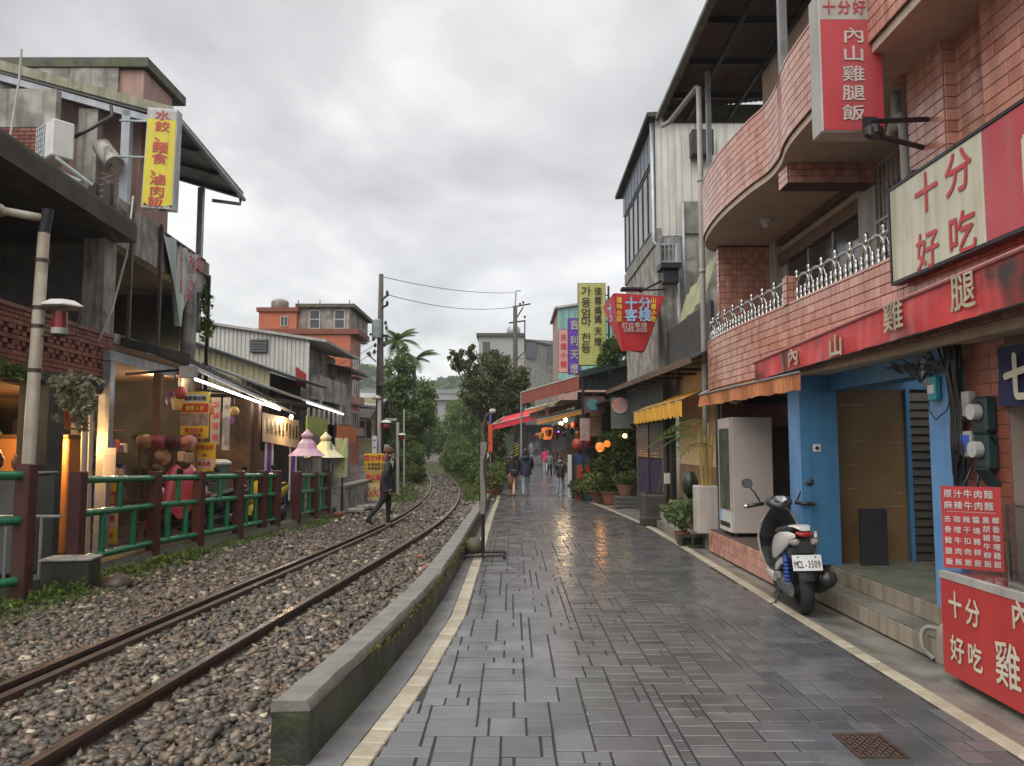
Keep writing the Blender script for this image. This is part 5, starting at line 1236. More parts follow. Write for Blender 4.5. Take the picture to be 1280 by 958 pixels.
mb = MB(); mb.tube([(-7.3, 13.3, 6.95), (-6.95, 13.1, 6.55)], .16, 14); mb.build('duct', M['oldconc'], OH, smooth=True, auto=50)
mb = MB(); mb.bb((-7.6, 12.75, 5.42), (-6.6, 12.9, 5.62)); mb.build('parapet_stub', M['darkconc'], OH)
for x in (-7.5, -7.2, -6.95): mb = MB(); mb.bb((x, 12.76, 5.62), (x + .12, 12.88, 6.1)); mb.build('parapet_pier', M['darkconc'], OH)
AC = thing('air_conditioner', (-7.7, 12.3, 6.5), 'white outdoor air conditioner unit on brackets high on the old house', 'air conditioner')
rA = rotz(R(-38)); cA = Vector((-7.55, 12.35, 6.62))
def lb(c, s, ch=.01): mb = MB(); mb.cbox(cA + rA @ Vector(c), s, ch, rA); return mb
lb((0, 0, 0), (.62, .34, .62), .02).build('case', M['white'], AC)
lb((-.13, -.176, .0), (.32, .012, .56)).build('grille', mat('blue grille', (.14, .2, .32), None, .4), AC)
for i in range(5): lb((-.28 + i * .075, -.185, 0), (.012, .012, .56), .003).build('grille_bar', M['white'], AC)
for i in range(6): lb((-.13, -.192, -.26 + i * .1), (.32, .01, .012), .003).build('grille_bar', M['white'], AC)
mb = MB(); mb.tube([cA + rA @ Vector((-.2, -.1, -.33)), cA + rA @ Vector((.3, .3, -.62))], .03, 6); mb.build('bracket', MATS['pale steel'], AC)
mb = MB(); mb.tube([cA + rA @ Vector((.3, -.1, -.33)), cA + rA @ Vector((.5, .4, -.7))], .03, 6); mb.build('bracket', MATS['pale steel'], AC)
mb = MB(); mb.tube([cA + rA @ Vector((.2, .17, .1)), cA + rA @ Vector((.4, .4, .3)), cA + rA @ Vector((.2, .8, .7)), cA + rA @ Vector((-.1, .9, 1.0))], .03, 8); mb.build('pipe', M['darksteel'], AC, smooth=True)
# hanging cable along the roof corner
mb = MB(); mb.tube([onY(27, 62, 12.6), onY(24, 100, 12.6), onY(10, 190, 12.6)], .018, 5); mb.build('drip_cable', M['palepaint'], OH)

# yellow sign
YS_ = thing('yellow_sign', (-6, 13, 5.8), 'yellow vertical box sign with red characters on the terrace post', 'sign')
c = [onY(185, 134, 12.9), onY(222, 137, 12.9), onY(216, 262, 12.9), onY(176, 259, 12.9)]
mb = MB(); mb.prism([c[3], c[2], c[1], c[0]], (0, .2, 0)); mb.build('box', M['steel'], YS_)
inn = [p + (sum(c, Vector()) / 4 - p) * .055 + Vector((0, -.006, 0)) for p in c]
mb = MB(); mb.quad(inn[3], inn[2], inn[1].lerp(inn[2], .09), inn[0].lerp(inn[3], .09)); mb.build('yellow_face', M['yellow'], YS_)
mb = MB(); mb.quad(inn[0].lerp(inn[3], .092), inn[1].lerp(inn[2], .092), inn[1], inn[0]); mb.build('white_face', M['palepaint'], YS_)
T = TX(); upv = (c[0] - c[3]).normalized(); rtv = (c[1] - c[0]).normalized()
for ch, py, px, s_ in (('水', 144, 203, .26), ('餃', 158, 203, .27), ('、', 170, 203, .3), ('麵', 184, 200, .29), ('食', 198, 199, .29), ('、', 211, 198, .3), ('滷', 224, 197, .29), ('肉', 239, 196, .28), ('飯', 252, 194, .28)): letter(T, ch, onY(px, py, 12.885), rtv, upv, s_, s_ * .72, .015)
T.build('lettering', M['letterr'], YS_)
for py in (151, 196): mb = MB(); mb.tube([onY(150, py, 13.2), onY(184, py + 1, 12.98)], .02, 6); mb.build('arm', MATS['pale steel'], YS_)
for a, b in ((218, 249),):
    for px, py in ((181, 255), (213, 258)): mb = MB(); mb.lathe(onY(px, py, 12.88), [(.02, 0), (.02, .01)], 8, TOWARD); mb.build('bolt', M['darksteel'], YS_)

# draped banner
BN = thing('draped_banner', onF(228, 320, .1), 'pale blue banner with red writing draped over the terrace parapet', 'banner')
P0, P1, P2 = onF(201, 288, .06), onF(256, 326, .06), onF(222, 408, .12); g = []
for j in range(13):
    v = j / 12; row = []
    for i in range(17):
        u = i / 16; b = P0.lerp(P1, u); tip = P2; q = b.lerp(tip, v) + FN * (.07 * math.sin(u * 10 + v * 3) * (.3 + v * .4) + .04 * math.sin(u * 23 + 2)) ; row.append(q)
    g.append(row)
mb = MB(); mb.sheet(g); mb.build('cloth', mat('pale blue tarpaulin', (.42, .52, .50), (.5, .52, .5), .5, 3, streak=.25, dirt=(.3, .3, .28)), BN, smooth=True)
mb = MB(); mb.sheet([[p - FN * .012 for p in r[:4]] for r in g]); 
T = TX()
for k, (px, py) in enumerate(((228, 306), (235, 312), (242, 320))): letter(T, '天燈祈'[k], g[1][9 + k * 3].lerp(g[2][9 + k * 3], .6) + FN * .09, FD, UP, .3, .34, .03)
for k, (px, py) in enumerate(((239, 338), (236, 350), (232, 364))): letter(T, '平安福'[k], g[3 + k * 2][11] + FN * .1, FD, UP, .26, .3, .03)
for k in range(7): letter(T, '十分老街天燈館'[k], g[1 + k][4] + FN * .1, FD, UP, .15, .17, .02)
T.build('lettering', MATS['red cushion'], BN)
mb = MB(); mb.tube([P0, P1], .03, 6); mb.build('rail', M['darksteel'], BN)

# ---- ground floor under the balcony
SHOP = dict(dark=M['dark'])
fb('shop_back_wall', mat('brown shop wall', (.20, .12, .06), (.12, .07, .04), .7, 3), OH, 7.6, 17.8, -3.5, -3.4, -.07, 3.2)
fb('shop_side_wall', 'dark', OH, 17.7, 17.8, -3.4, -.3, -.07, 3.2); fb('shop_ceiling', 'wood', OH, 7.6, 12.94, -3.4, -.02, 2.48, 2.545); fb('shop_ceiling', 'wood', OH, 12.95, 17.7, -3.4, -.02, 3.12, 3.195); fb('bay_end_wall', 'corrd', OH, 17.45, 17.6, -3.0, -.25, 3.37, 5.1); fb('bay_beam', 'tan', OH, 12.95, 17.6, -.12, .0, 3.25, 3.375)
fb('partition', mat('stair soffit', (.16, .105, .055), (.1, .065, .035), .7, 4), OH, 12.4, 12.5, -3.4, -1.9, -.07, 2.48)
mb = MB(); mb.slab((fc(13, -1.4), 13.0, 2.45), (fc(13, -2.4), 13.0, 2.45), (fc(15.6, -2.4), 15.6, .9), (fc(15.6, -1.4), 15.6, .9), .15); mb.build('stair_soffit', MATS['stair soffit'], OH)
fb('ground_pillar', 'darkconc', OH, 10.75, 11.2, -.3, .12, -.07, 2.55)
for y, o, r_ in ((12.0, .08, .05), (12.15, .1, .035)):
    mb = MB(); mb.tube([(fc(y, o), y, -.07), (fc(y, o) - .03, y, 1.5), (fc(y, o) - .02, y - .05, 2.55)], r_, 10); mb.build('wall_pipe', M['palepaint'], OH, smooth=True, auto=50)
mb = MB(); mb.tube([(fc(13, .22), 13.0, 5.95), (fc(13, .2), 12.9, 4.9), (fc(13, .15), 12.6, 3.9), (fc(13, .1), 12.3, 3.3)], .018, 6); mb.build('loose_cable', M['palepaint'], OH, smooth=True)
fb('blue_post', 'steel', OH, 12.62, 12.8, -.05, .13, -.07, 3.04); fb('blue_lintel', 'steel', OH, 12.6, 15.6, .0, .12, 3.05, 3.22)
fb('timber_post', 'wood', OH, 15.0, 15.15, -.1, .05, -.07, 3.1); fb('timber_post', 'tan', OH, 15.45, 15.55, -.2, -.1, -.07, 3.1); fb('timber_post', 'wood', OH, 17.3, 17.45, -.1, .05, -.07, 3.1)
# lit lamps inside
def spotbulb(p, label, pw=10, col_=(1, .72, .4)):
    t = thing('bulb_lamp', p, label, 'lamp'); p = Vector(p); mb = MB(); mb.lathe(p, [(.02, .05), (.045, .02), (.05, -.02), (.02, -.06)], 10); mb.build('bulb', GLOW['bulb'], t, smooth=True)
    mb = MB(); mb.lathe(p, [(.03, .05), (.025, .12)], 8); mb.tube([p + UP * .1, p + UP * .3], .008, 4); mb.build('socket', M['blackp'], t); glowlight(t, p - UP * .12, col_, pw)
spotbulb(onF(196, 470, -.4), 'lit spot bulb under the blue lintel of the hat shop', 45)
spotbulb(onF(196, 450, -.9), 'small lit bulb higher up behind the blue lintel', 16)
spotbulb(onY(58, 545, 12.0), 'warm lamp glowing behind the wooden stools', 40, (1, .5, .15))
for _k, (_y, _o) in enumerate(((14.2, -2.2), (16.2, -2.0), (9.8, -1.4))): spotbulb((fc(_y, _o), _y, 2.3), ('bare bulb added to light the first souvenir shelf', 'bare bulb added to light the second souvenir shelf', 'bare bulb added to light the shelf behind the rusty pole')[_k], 30)  # bulbs added to brighten the dark inside of the shop
spotbulb(onY(311, 514, 18.4), 'round lit bulb beside the two pale boards', 26)
spotbulb(onY(364, 521, 19.5), 'bare bulb at the end of the tube lights', 16)
spotbulb(onY(295, 521, 18.6), 'dim amber bulb between the tube lights and the pale boards', 4, (1, .5, .15))

# ---- black corrugated awning with tube lights
BA = thing('black_awning', (-5.6, 15, 2.8), 'black corrugated awning with white tube lights along its edge', 'awning')
e0, e1 = Vector((-5.55, 13.2, 3.12)), Vector((-5.95, 21.0, 2.62)); u0, u1 = Vector((-6.75, 13.2, 3.42)), Vector((-7.35, 21.0, 3.2))
N_ = 96; rows = []
for v in (0, 1):
    rows.append([e0.lerp(e1, i / N_).lerp(u0.lerp(u1, i / N_), v) + UP * (.035 if i % 2 else 0) for i in range(N_ + 1)])
mb = MB(); mb.sheet(rows); mb.build('corrugated_sheet', M['corrd'], BA)
mb = MB(); mb.prism([e0 + Vector((0, -.03, -.06)), u0 + Vector((0, -.03, -.06)), u0 + Vector((0, -.03, .10)), e0 + Vector((0, -.03, .10))], (0, .03, 0)); mb.build('end_fascia', M['darksteel'], BA)
mb = MB(); mb.tube([e0 + Vector((.0, 0, -.1)), e1 + Vector((0, 0, -.1))], .04, 6); mb.build('edge_beam', M['steel'], BA)
mb = MB(); mb.bb((-5.75, 13.22, 2.82), (-5.5, 13.4, 3.02)); mb.build('beam_end', M['steel'], BA)
for i, (y0, y1) in enumerate(((13.6, 16.4), (16.6, 19.6))):
    k0, k1 = (y0 - 13.2) / 7.8, (y1 - 13.2) / 7.8; mb = MB(); mb.tube([e0.lerp(e1, k0) + Vector((-.05, 0, -.28 + .16 * k0)), e0.lerp(e1, k1) + Vector((-.05, 0, -.28 + .16 * k1))], .022, 8); to = mb.build('tube_light', GLOW['tube'], BA)
for y in (13.5, 17.2, 20.5):
    k = (y - 13.2) / 7.8; mb = MB(); mb.tube([e0.lerp(e1, k) - UP * .1, (fc(y, .0), y, 2.9)], .025, 6); mb.build('arm', M['darksteel'], BA)

# ---- posters and boards of the rental shop
def poster(name, label, x0, x1, y0, y1, Y, base, lines, cat='poster'):
    a, b = onY(x0, y1, Y), onY(x1, y0, Y); t = thing(name, (a.x, Y, a.z), label, cat); W, H = b.x - a.x, b.z - a.z
    mb = MB(); mb.bb(a, (b.x, Y + .012, b.z)); mb.build('sheet', base, t)
    for k, (fx0, fx1, fz0, fz1, m) in enumerate([l for l in lines if len(l) == 5 and not isinstance(l[0], str)]):
        mb = MB(); mb.bb((a.x + W * fx0, Y - .003 - .001 * k, a.z + H * fz0), (a.x + W * fx1, Y - .001 - .001 * k, a.z + H * fz1)); mb.build('printed_panel', m, t)
    T = TX()
    for l in lines:
        if isinstance(l[0], str):
            s_, fx_, fz_, w_, m = l; n = len(s_); T = TX()
            for i, ch in enumerate(s_): letter(T, ch, (a.x + W * (fx_ + (i - (n - 1) / 2) * w_), Y - .011, a.z + H * fz_), XR, UP, W * w_ * .95, W * w_ * 1.05, .03)
            T.build('lettering', m, t)
    return t
RD = M['red']
poster('rental_poster', 'large yellow poster for electric vehicle rental with red bands', 225, 262, 490, 548, 15.0, M['yellowp'], [(.1, .9, .78, .95, M['white']), (.02, .98, .56, .74, RD), (.02, .98, .27, .54, mat('grey brown print', (.2, .1, .08), (.4, .3, .26), .6, 9)), ('電動車出租', .5, .86, .16, M['letterk']), ('優惠5折', .5, .65, .17, M['lettery']), ('歡迎試乘', .5, .17, .17, RD), ('天燈體驗', .5, .07, .13, RD)])
poster('rental_poster', 'smaller yellow poster hanging lower beside the hat stand', 241, 270, 553, 589, 15.3, M['yellowp'], [(.05, .95, .08, .42, mat('pale pink print', (.6, .35, .28), (.65, .5, .4), .6, 9)), (.4, .62, .5, .6, RD), ('電車出租', .5, .82, .2, RD), ('費用表', .5, .25, .2, RD)])
poster('rental_poster', 'yellow and red poster standing on the ground behind the railing', 116, 149, 604, 680, 13.4, M['yellowp'], [(.05, .95, .62, .86, RD), (.05, .95, .28, .58, MATS['pale pink print']), ('出租', .5, .73, .34, M['lettery']), ('電動車', .5, .42, .28, RD), ('優惠中', .5, .14, .26, RD)])
poster('white_notice', 'white notice sheet taped to the blue steel post', 128, 145, 560, 603, 12.5, M['white'], [(.1, .9, .1, .8, mat('grey print', (.5, .49, .48), (.38, .37, .37), .6, 60))], 'notice')
poster('pale_board', 'grey lilac vertical board with pink characters', 262, 276, 497, 556, 16.8, mat('lilac grey board', (.27, .25, .27), (.22, .2, .22), .6, 5), [('茶', .5, .85, .6, M['redsign']), ('葉', .5, .62, .6, M['redsign']), ('蛋', .5, .4, .6, M['redsign']), ('香', .5, .16, .6, M['redsign'])], 'sign')
poster('pale_board', 'white vertical board next to the lilac grey one', 277, 288, 497, 563, 16.6, mat('white vertical board', (.42, .42, .43), (.36, .36, .37), .6, 5), [('純', .5, .82, .6, M['steel']), ('手', .5, .6, .6, M['steel']), ('工', .5, .4, .6, M['steel']), ('糖', .5, .15, .6, M['steel'])], 'sign')
# calligraphy board, facade parallel
CB = thing('calligraphy_board', onX(350, 540, -5.82), 'cream board with columns of black calligraphy above the purple curtains', 'sign')
q0, q1, q2, q3 = [onX(*k, -5.82) for k in ((330, 552), (374, 561), (374, 526), (330, 516))]
mb = MB(); mb.slab(q0, q1, q2, q3, .04); mb.build('board', mat('cream lit board', (.55, .42, .27), (.5, .37, .23), .6, 3), CB)
T = MB()
for i in range(9):
    for j in range(3): letter(T, '我們的天燈祈福平安健康快樂事業順利一路發財心想成好'[(i * 3 + j) % 25], q3.lerp(q2, .1 + i * .1).lerp(q0.lerp(q1, .1 + i * .1), .28 + j * .16) + XR * .012, YF, UP, .2, .15, .02)
T.build('lettering', M['letterk'], CB, kind='stuff')
SH2 = thing('lantern_shop', (fc(20), 20, -.1), 'narrow shop with purple and white curtains under the calligraphy board', 'shop')
fb('back_wall', 'dark', SH2, 17.9, 23.9, -2.0, -1.9, -.1, 2.8); fb('ceiling', 'dark', SH2, 17.9, 23.9, -1.9, .2, 2.75, 2.85)
for y, w_ in ((18.55, .35), (20.6, .4)):
    mb = MB(); mb.sheet(cloth((fc(y, .2), y, 2.0), YF, w_, 1.6, .03, 8, 8, 4)); mb.build('curtain', M['purple'], SH2, smooth=True)
    for d in (-.14, w_ + .02): fb('curtain_border', 'white', SH2, y + d, y + d + .12, .2, .22, .2, 2.05)
fb('door_post', 'wood', SH2, 18.2, 18.4, -.1, .1, -.1, 2.8); fb('goods_shelf', mat('shelf goods', (.2, .12, .1), (.08, .06, .06), .6, 9), SH2, 19.3, 20.4, -.6, -.2, .2, 1.5)
fb('wood_panel', 'wood', SH2, 17.95, 18.2, -1.9, .0, -.1, 2.75)
mb = MB(); mb.slab((fc(18, .45), 18.0, 3.0), (fc(26, .45), 26, 2.75), (fc(26, -1.2), 26, 3.4), (fc(18, -1.2), 18, 3.6), .05); mb.build('roof', M['corrg'], SH2)
mb = MB(); mb.tube([Vector((fc(21, .5), 21, 2.82)), Vector((fc(25.5, .5), 25.5, 2.68))], .03, 6); mb.build('eave_light', mat('dim tube', (.6, .6, .6), None, .4, emit=(1, 1, 1), estr=1.2), SH2)
for i in range(7): fb('hanging_strip', 'palepaint', SH2, 21.3 + i * .6, 21.5 + i * .6, .42, .44, 2.3, 2.7)
fb('green_sign', mat('green yellow sign', (.22, .3, .06), (.35, .38, .1), .6, 4), SH2, 20.9, 23.2, .5, .54, 1.95, 2.45); fb('orange_sign', mat('orange panel', (.6, .17, .05), None, .6), SH2, 24.6, 27.5, .5, .54, 1.75, 2.3)

# parasols
def parasol(p, r, h, m1, label):
    t = thing('parasol', p, label, 'parasol'); p = Vector(p); mb = MB(); n = 8
    prof = [(.02, h), (.1, h - .02), (.2, h - .14), (r * .55, h - .28), (r, h - .46)]
    vs = []; 
    for rr_, z in prof: vs.append([p + Vector((rr_ * (1 if k % 2 else .93) * math.cos(k * math.pi / n), rr_ * (1 if k % 2 else .93) * math.sin(k * math.pi / n), z)) for k in range(2 * n)])
    mb.loft(vs, cap=False); mb.build('canopy', m1, t); mb = MB(); mb.tube([p, p + UP * (h + .12)], .02, 6); mb.build('pole', M['steel'], t)
    mb = MB(); mb.lathe(p + UP * h, [(.13, -.02), (.16, .06), (.06, .14), (.02, .2)], 10); mb.build('cap', m1, t, smooth=True)
parasol(onZ(383, 655, -.1) + Vector((-.5, 1.8, 0)), .46, 1.95, mat('pink parasol cloth', (.55, .26, .42), (.6, .45, .5), .6, 3), 'faded pink parasol in front of the lantern shop')
parasol(onZ(398, 655, -.1) + Vector((-.5, 2.6, 0)), .55, 1.9, mat('yellow white parasol cloth', (.6, .56, .3), (.6, .58, .45), .6, 3), 'pale yellow parasol beside the pink one')
# pale green banner on a pole
GB = thing('pole_banner', (-4.5, 19.95, -.1), 'pale yellow green banner on a dark pole at the end of the fence', 'banner')
a = onY(419, 548, 20); b = onY(434, 597, 20); mb = MB(); mb.sheet([[(a.x + (b.x - a.x) * i / 6, 20 + .02 * math.sin(i * 2 + j), a.z + (b.z - a.z) * j / 8 + (.03 if i in (0, 6) and j in (0, 8) else 0)) for i in range(7)] for j in range(9)]); mb.build('cloth', mat('pale green cloth', (.40, .42, .22), (.34, .36, .18), .7, 3, streak=.3, dirt=(.25, .26, .12)), GB, smooth=True)
c = onY(428, 600, 20.03); mb = MB(); mb.tube([(c.x, 20.03, a.z), (c.x, 20.03, -.12)], .025, 6); mb.build('pole', M['darksteel'], GB)
GP = MB(); q = onY(413, 640, 19.85); GP.tube([(q.x, 19.85, -.1), (q.x - .02, 19.85, 1.75)], .035, 8); prop(GP.build('grey_post', M['steel']), 'plain grey post at the end of the green fence', 'post')

# ---- white rusty pole with arm, crossing bell lamp
WP = thing('rusty_pole', (-5.62, 9.15, -.07), 'white painted pole streaked with rust beside the end of the railing', 'pole')
pm = mat('rust streaked white paint', (.52, .49, .42), (.42, .38, .3), .55, 4, .2, 30, streak=.55, dirt=(.22, .10, .035), blotch=.35, bcol=(.2, .08, .03))
b0, b1 = onY(34, 600, 9.1), onY(55, 292, 9.1); tp2 = onY(60, 262, 9.1)
dirp = (b1 - b0).normalized(); base = b0 - dirp * (b0.z + .07) / dirp.z
mb = MB(); mb.tube([base, b0.lerp(b1, .5), b1], [.075, .07, .066], 14); mb.build('shaft', pm, WP, smooth=True, auto=50)
mb = MB(); mb.tube([b1, tp2], .064, 14); mb.build('dark_cap', M['darksteel'], WP, smooth=True, auto=50)
mb = MB(); mb.tube([tp2 - UP * .12, onY(0, 263, 9.0), onY(-60, 245, 8.9)], .05, 8); mb.build('arm', pm, WP, smooth=True)
mb = MB(); mb.lathe(onY(-8, 268, 9.0), [(.12, 0), (.16, .06), (.1, .12)], 10); mb.build('lamp_head', M['palepaint'], WP, smooth=True)
for py in (326, 385, 408, 463):
    q = b0 + (b1 - b0) * ((b0.z - onY(45, py, 9.1).z) / (b0.z - b1.z)); mb = MB(); mb.lathe(q, [(.08, -.02), (.08, .02)], 14, dirp); mb.build('collar', M['rust'], WP, smooth=True, auto=50)
CBL = thing('warning_lamp', onY(75, 400, 9.0), 'red warning lamp under a white tin hood on the rusty pole', 'lamp')
q = onY(75, 400, 9.05); mb = MB(); mb.lathe(q, [(.085, -.10), (.078, .10)], 14); mb.build('red_glass', mat('red lamp glass', (.26, .01, .015), None, .25, coat=.3), CBL, smooth=True, auto=40)
mb = MB(); mb.lathe(q, [(.09, -.17), (.09, -.10)], 14); mb.build('base', M['palepaint'], CBL, smooth=True, auto=40)
mb = MB(); mb.lathe(q + Vector((.02, 0, .15)), [(.25, 0), (.25, .015), (.14, .08), (.1, .08)], 6); mb.build('hood', M['white'], CBL)
mb = MB(); mb.tube([q + Vector((-.22, .02, -.19)), q + Vector((.2, 0, -.19)), q + Vector((.24, 0, .15))], .012, 5); mb.tube([q + Vector((-.28, .02, .16)), q + Vector((.1, 0, .16))], .015, 5); mb.build('bracket', M['darksteel'], CBL)
# concrete trough and rounded stone by the gap in the fence
tb_ = thing('cable_trough', (-5.5, 9.9, -.1), 'grey concrete cable box between the two fence sections', 'box')
mb = MB(); mb.cbox((-5.5, 9.75, .05), (.56, .38, .36), .015, rotz(.15)); mb.build('box', M['wallside'], tb_); mb = MB(); mb.cbox((-5.5, 9.75, .246), (.6, .42, .03), .008, rotz(.15)); mb.build('lid', M['oldconc'], tb_)
sb_ = MB(); sb_.lathe((-5.0, 9.9, -.13), [(.2, 0), (.19, .06), (.13, .13), (.04, .165)], 14); prop(sb_.build('round_stone', M['rust'], None, smooth=True), 'smooth brown dome shaped stone at the foot of the fence', 'stone')
gs = thing('steel_frame', (-6.2, 9.6, -.07), 'grey steel barrier frame behind the gap in the fence', 'frame')
for x in (-6.5, -6.05): mb = MB(); mb.tube([(x, 10.0, -.07), (x, 10.0, .75)], .02, 6); mb.build('leg', M['steel'], gs)
mb = MB(); mb.tube([(-6.9, 10.0, .74), (-5.8, 10.0, .74)], .02, 6); mb.build('top_bar', M['steel'], gs)
# stall counter, stools, red drapes at far left
cn = thing('grey_cabinet', (-6.9, 11.0, -.07), 'grey steel cabinet behind the first railing post', 'cabinet')
mb = MB(); mb.cbox((-6.75, 10.4, .62), (.95, .5, 1.3), .02); mb.build('body', mat('grey cabinet paint', (.12, .13, .13), (.09, .1, .1), .4, 4), cn); mb = MB(); mb.cbox((-6.75, 10.4, 1.285), (1.0, .55, .03), .008); mb.build('top', M['steel'], cn)
for lab, x, s_ in (('larger brown clay jar standing on the grey cabinet', -7.0, 1.), ('smaller brown clay jar standing on the grey cabinet', -6.62, .75)):
    mb = MB(); mb.lathe((x, 10.4, 1.302), [(.07 * s_, 0), (.13 * s_, .08 * s_), (.14 * s_, .18 * s_), (.09 * s_, .27 * s_), (.10 * s_, .31 * s_)], 14); prop(mb.build('clay_jar', mat('reddish clay', (.16, .06, .03), None, .5), None, smooth=True), lab, 'jar')
t = thing('stall_counter', (-8, 12.2, -.07), 'orange lit wooden stall counter inside the old house', 'counter'); mb = MB(); mb.cbox((-7.9, 12.6, .85), (1.6, .5, 1.84), .02); mb.build('body', mat('orange lit wood', (.42, .20, .07), (.34, .15, .05), .5, 4), t); mb = MB(); mb.cbox((-7.9, 12.55, 1.80), (1.7, .6, .05), .01); mb.build('top', M['wood'], t)
for i, (x, w_) in enumerate(((55, .22), (81, .16))):
    q = onY(x, 510, 11.9); mb = MB(); mb.sheet(cloth((q.x - w_ / 2, 11.9, q.z + .25), XR, w_, .55, .03, 6, 6, i)); prop(mb.build('red_drape', mat('dark red drape', (.22, .015, .015), None, .7), None, smooth=True), ('narrow dark red cloth hanging behind the rusty pole', 'dark red cloth hanging behind the succulents')[i], 'cloth')

# ---- hat stand
HS = thing('hat_stand', (-6.4, 14.3, -.07), 'wire display stand for sun hats in front of the rental shop', 'stand')
Yh = 14.6
def hp(px, py, Y=Yh): return onY(px, py, Y)
mb = MB(); a, b = hp(175, 546), hp(243, 625)
for i in range(9): x = a.x + (b.x - a.x) * i / 8; mb.tube([(x, Yh, a.z), (x, Yh, b.z)], .008, 4)
for j in range(9): z = a.z + (b.z - a.z) * j / 8; mb.tube([(a.x, Yh, z), (b.x, Yh, z)], .008, 4)
mb.build('wire_grid', M['tan'], HS, kind='stuff'); mb = MB(); mb.tube([(a.x, Yh + .02, a.z + .01), (b.x, Yh + .02, a.z + .01)], .025, 6); mb.build('top_bar', M['tan'], HS)
for x in (a.x, b.x): mb = MB(); mb.tube([(x, Yh + .02, -.07), (x, Yh + .02, a.z)], .02, 6); mb.build('upright', M['wood'], HS)
def hat(px, py, s_, colr, label):
    q = hp(px, py, Yh - .06); m = mat('hat cloth %s' % (label[:14]), colr, tuple(x * .8 for x in colr), .8, 14, .2)
    t = MB(); rx = Vector((0, -1, .35)); t.lathe(q, [(s_ * 1.0, .0), (s_ * .95, .02), (s_ * .62, .05), (s_ * .6, .12), (s_ * .45, .2), (s_ * .1, .22)], 14, rx); prop(t.build('sun_hat', m, None, smooth=True), label, 'hat', 'hats on the wire stand')
hat(181, 553, .16, (.42, .2, .1), 'orange brown sun hat at the upper row start of the stand'); hat(199, 553, .15, (.38, .08, .09), 'crimson sun hat in the upper row')
hat(216, 553, .16, (.09, .03, .025), 'dark maroon sun hat in the upper row'); hat(236, 554, .16, (.5, .2, .15), 'salmon pink sun hat ending the upper row')
hat(203, 573, .17, (.48, .24, .12), 'tan sun hat alone in the second row'); hat(199, 587, .12, (.17, .14, .07), 'olive sun hat below the tan one')
# red cover over a parked scooter, hanging bags
rcv = MB(); q = onZ(226, 640, -.07); cx_, cy_ = -6.05, 14.15
g = []
for j in range(9):
    v = j / 8; row = []
    for k in range(25):
        a = k / 24 * 2 * math.pi; r_ = .20 + .30 * v ** .7 + (.05 * math.sin(a * 7) + .03 * math.sin(a * 13 + 1)) * v; row.append((cx_ + r_ * .75 * math.cos(a), cy_ + r_ * 1.2 * math.sin(a), 1.26 - (.8 + .12 * math.sin(a * 5)) * v ** 1.3 + .05 * math.sin(a * 3 + v * 2) * (1 - v)))
    g.append(row)
rcv.sheet(g); prop(rcv.build('rain_cover', mat('red nylon', (.36, .03, .035), (.3, .025, .03), .45, 4), None, smooth=True), 'crimson rain cover thrown over a parked scooter by the hats', 'cover')
for i, (px, py, cc, lb_) in enumerate(((227, 571, (.4, .27, .17), 'tan shoulder bag hanging at the hat stand'), (236, 573, (.33, .22, .14), 'darker tan bag next to the shoulder bag'))):
    q = hp(px, py, 14.3); t = thing('bag', q, lb_, 'bag'); mb = MB(); mb.cbox(q, (.16, .08, .2), .03); mb.build('pouch', mat('bag leather %d' % i, cc, None, .5), t); mb = MB(); mb.tube([q + Vector((-.06, 0, .1)), q + Vector((0, .05, .22)), q + Vector((.06, 0, .1))], .01, 5); mb.build('strap', M['blackp'], t)
gbn = thing('green_bin', (-6.2, 16.2, -.07), 'tall grey green bin with a white bag below the pale boards', 'bin'); q = onY(272, 590, 16.4); mb = MB(); mb.lathe((q.x, 16.4, -.07), [(.2, 0), (.24, 1.25), (.26, 1.3)], 14); mb.build('body', mat('grey green plastic', (.16, .21, .18), None, .5), gbn, smooth=True, auto=40); mb = MB(); mb.lathe((q.x, 16.4, 1.23), [(.27, 0), (.29, .06), (.18, .12), (.05, .13)], 12); mb.build('bag', M['white'], gbn, smooth=True)

# ---- low grey wall after the fence and its loose slabs
LW = thing('low_grey_wall', (-4.4, 20.5, -.12), 'low grey concrete wall beyond the fence beside the side road', 'wall')
a, b = onZ(421, 641, -.13), onZ(461, 634, -.13); 
mb = MB(); mb.prism([(-4.55, 20.1, -.2), (-4.33, 20.1, -.2), (-4.35, 24.5, -.2), (-4.6, 24.5, -.2)], (0, 0, .75)); mb.build('wall', M['oldconc'], LW)
mb = MB(); mb.prism([(-4.6, 20.08, .552), (-4.3, 20.08, .552), (-4.32, 24.5, .552), (-4.65, 24.5, .552)], (0, 0, .06)); mb.build('coping', M['conc'], LW)
for i, (px, py, s_) in enumerate(((445, 641, .45), (455, 637, .5), (424, 646, .3))):
    q = onZ(px, py, -.12); mb = MB(); mb.cbox(q + UP * .06, (s_, s_ * .7, .12), .03, rotz(i * .7)); prop(mb.build('stone_slab', M['oldconc' if i < 2 else 'brick']), ('flat stone slab lying against the low grey wall', 'flat stone slab furthest along the low grey wall', 'broken red brick at the foot of the banner pole')[i], 'slab')

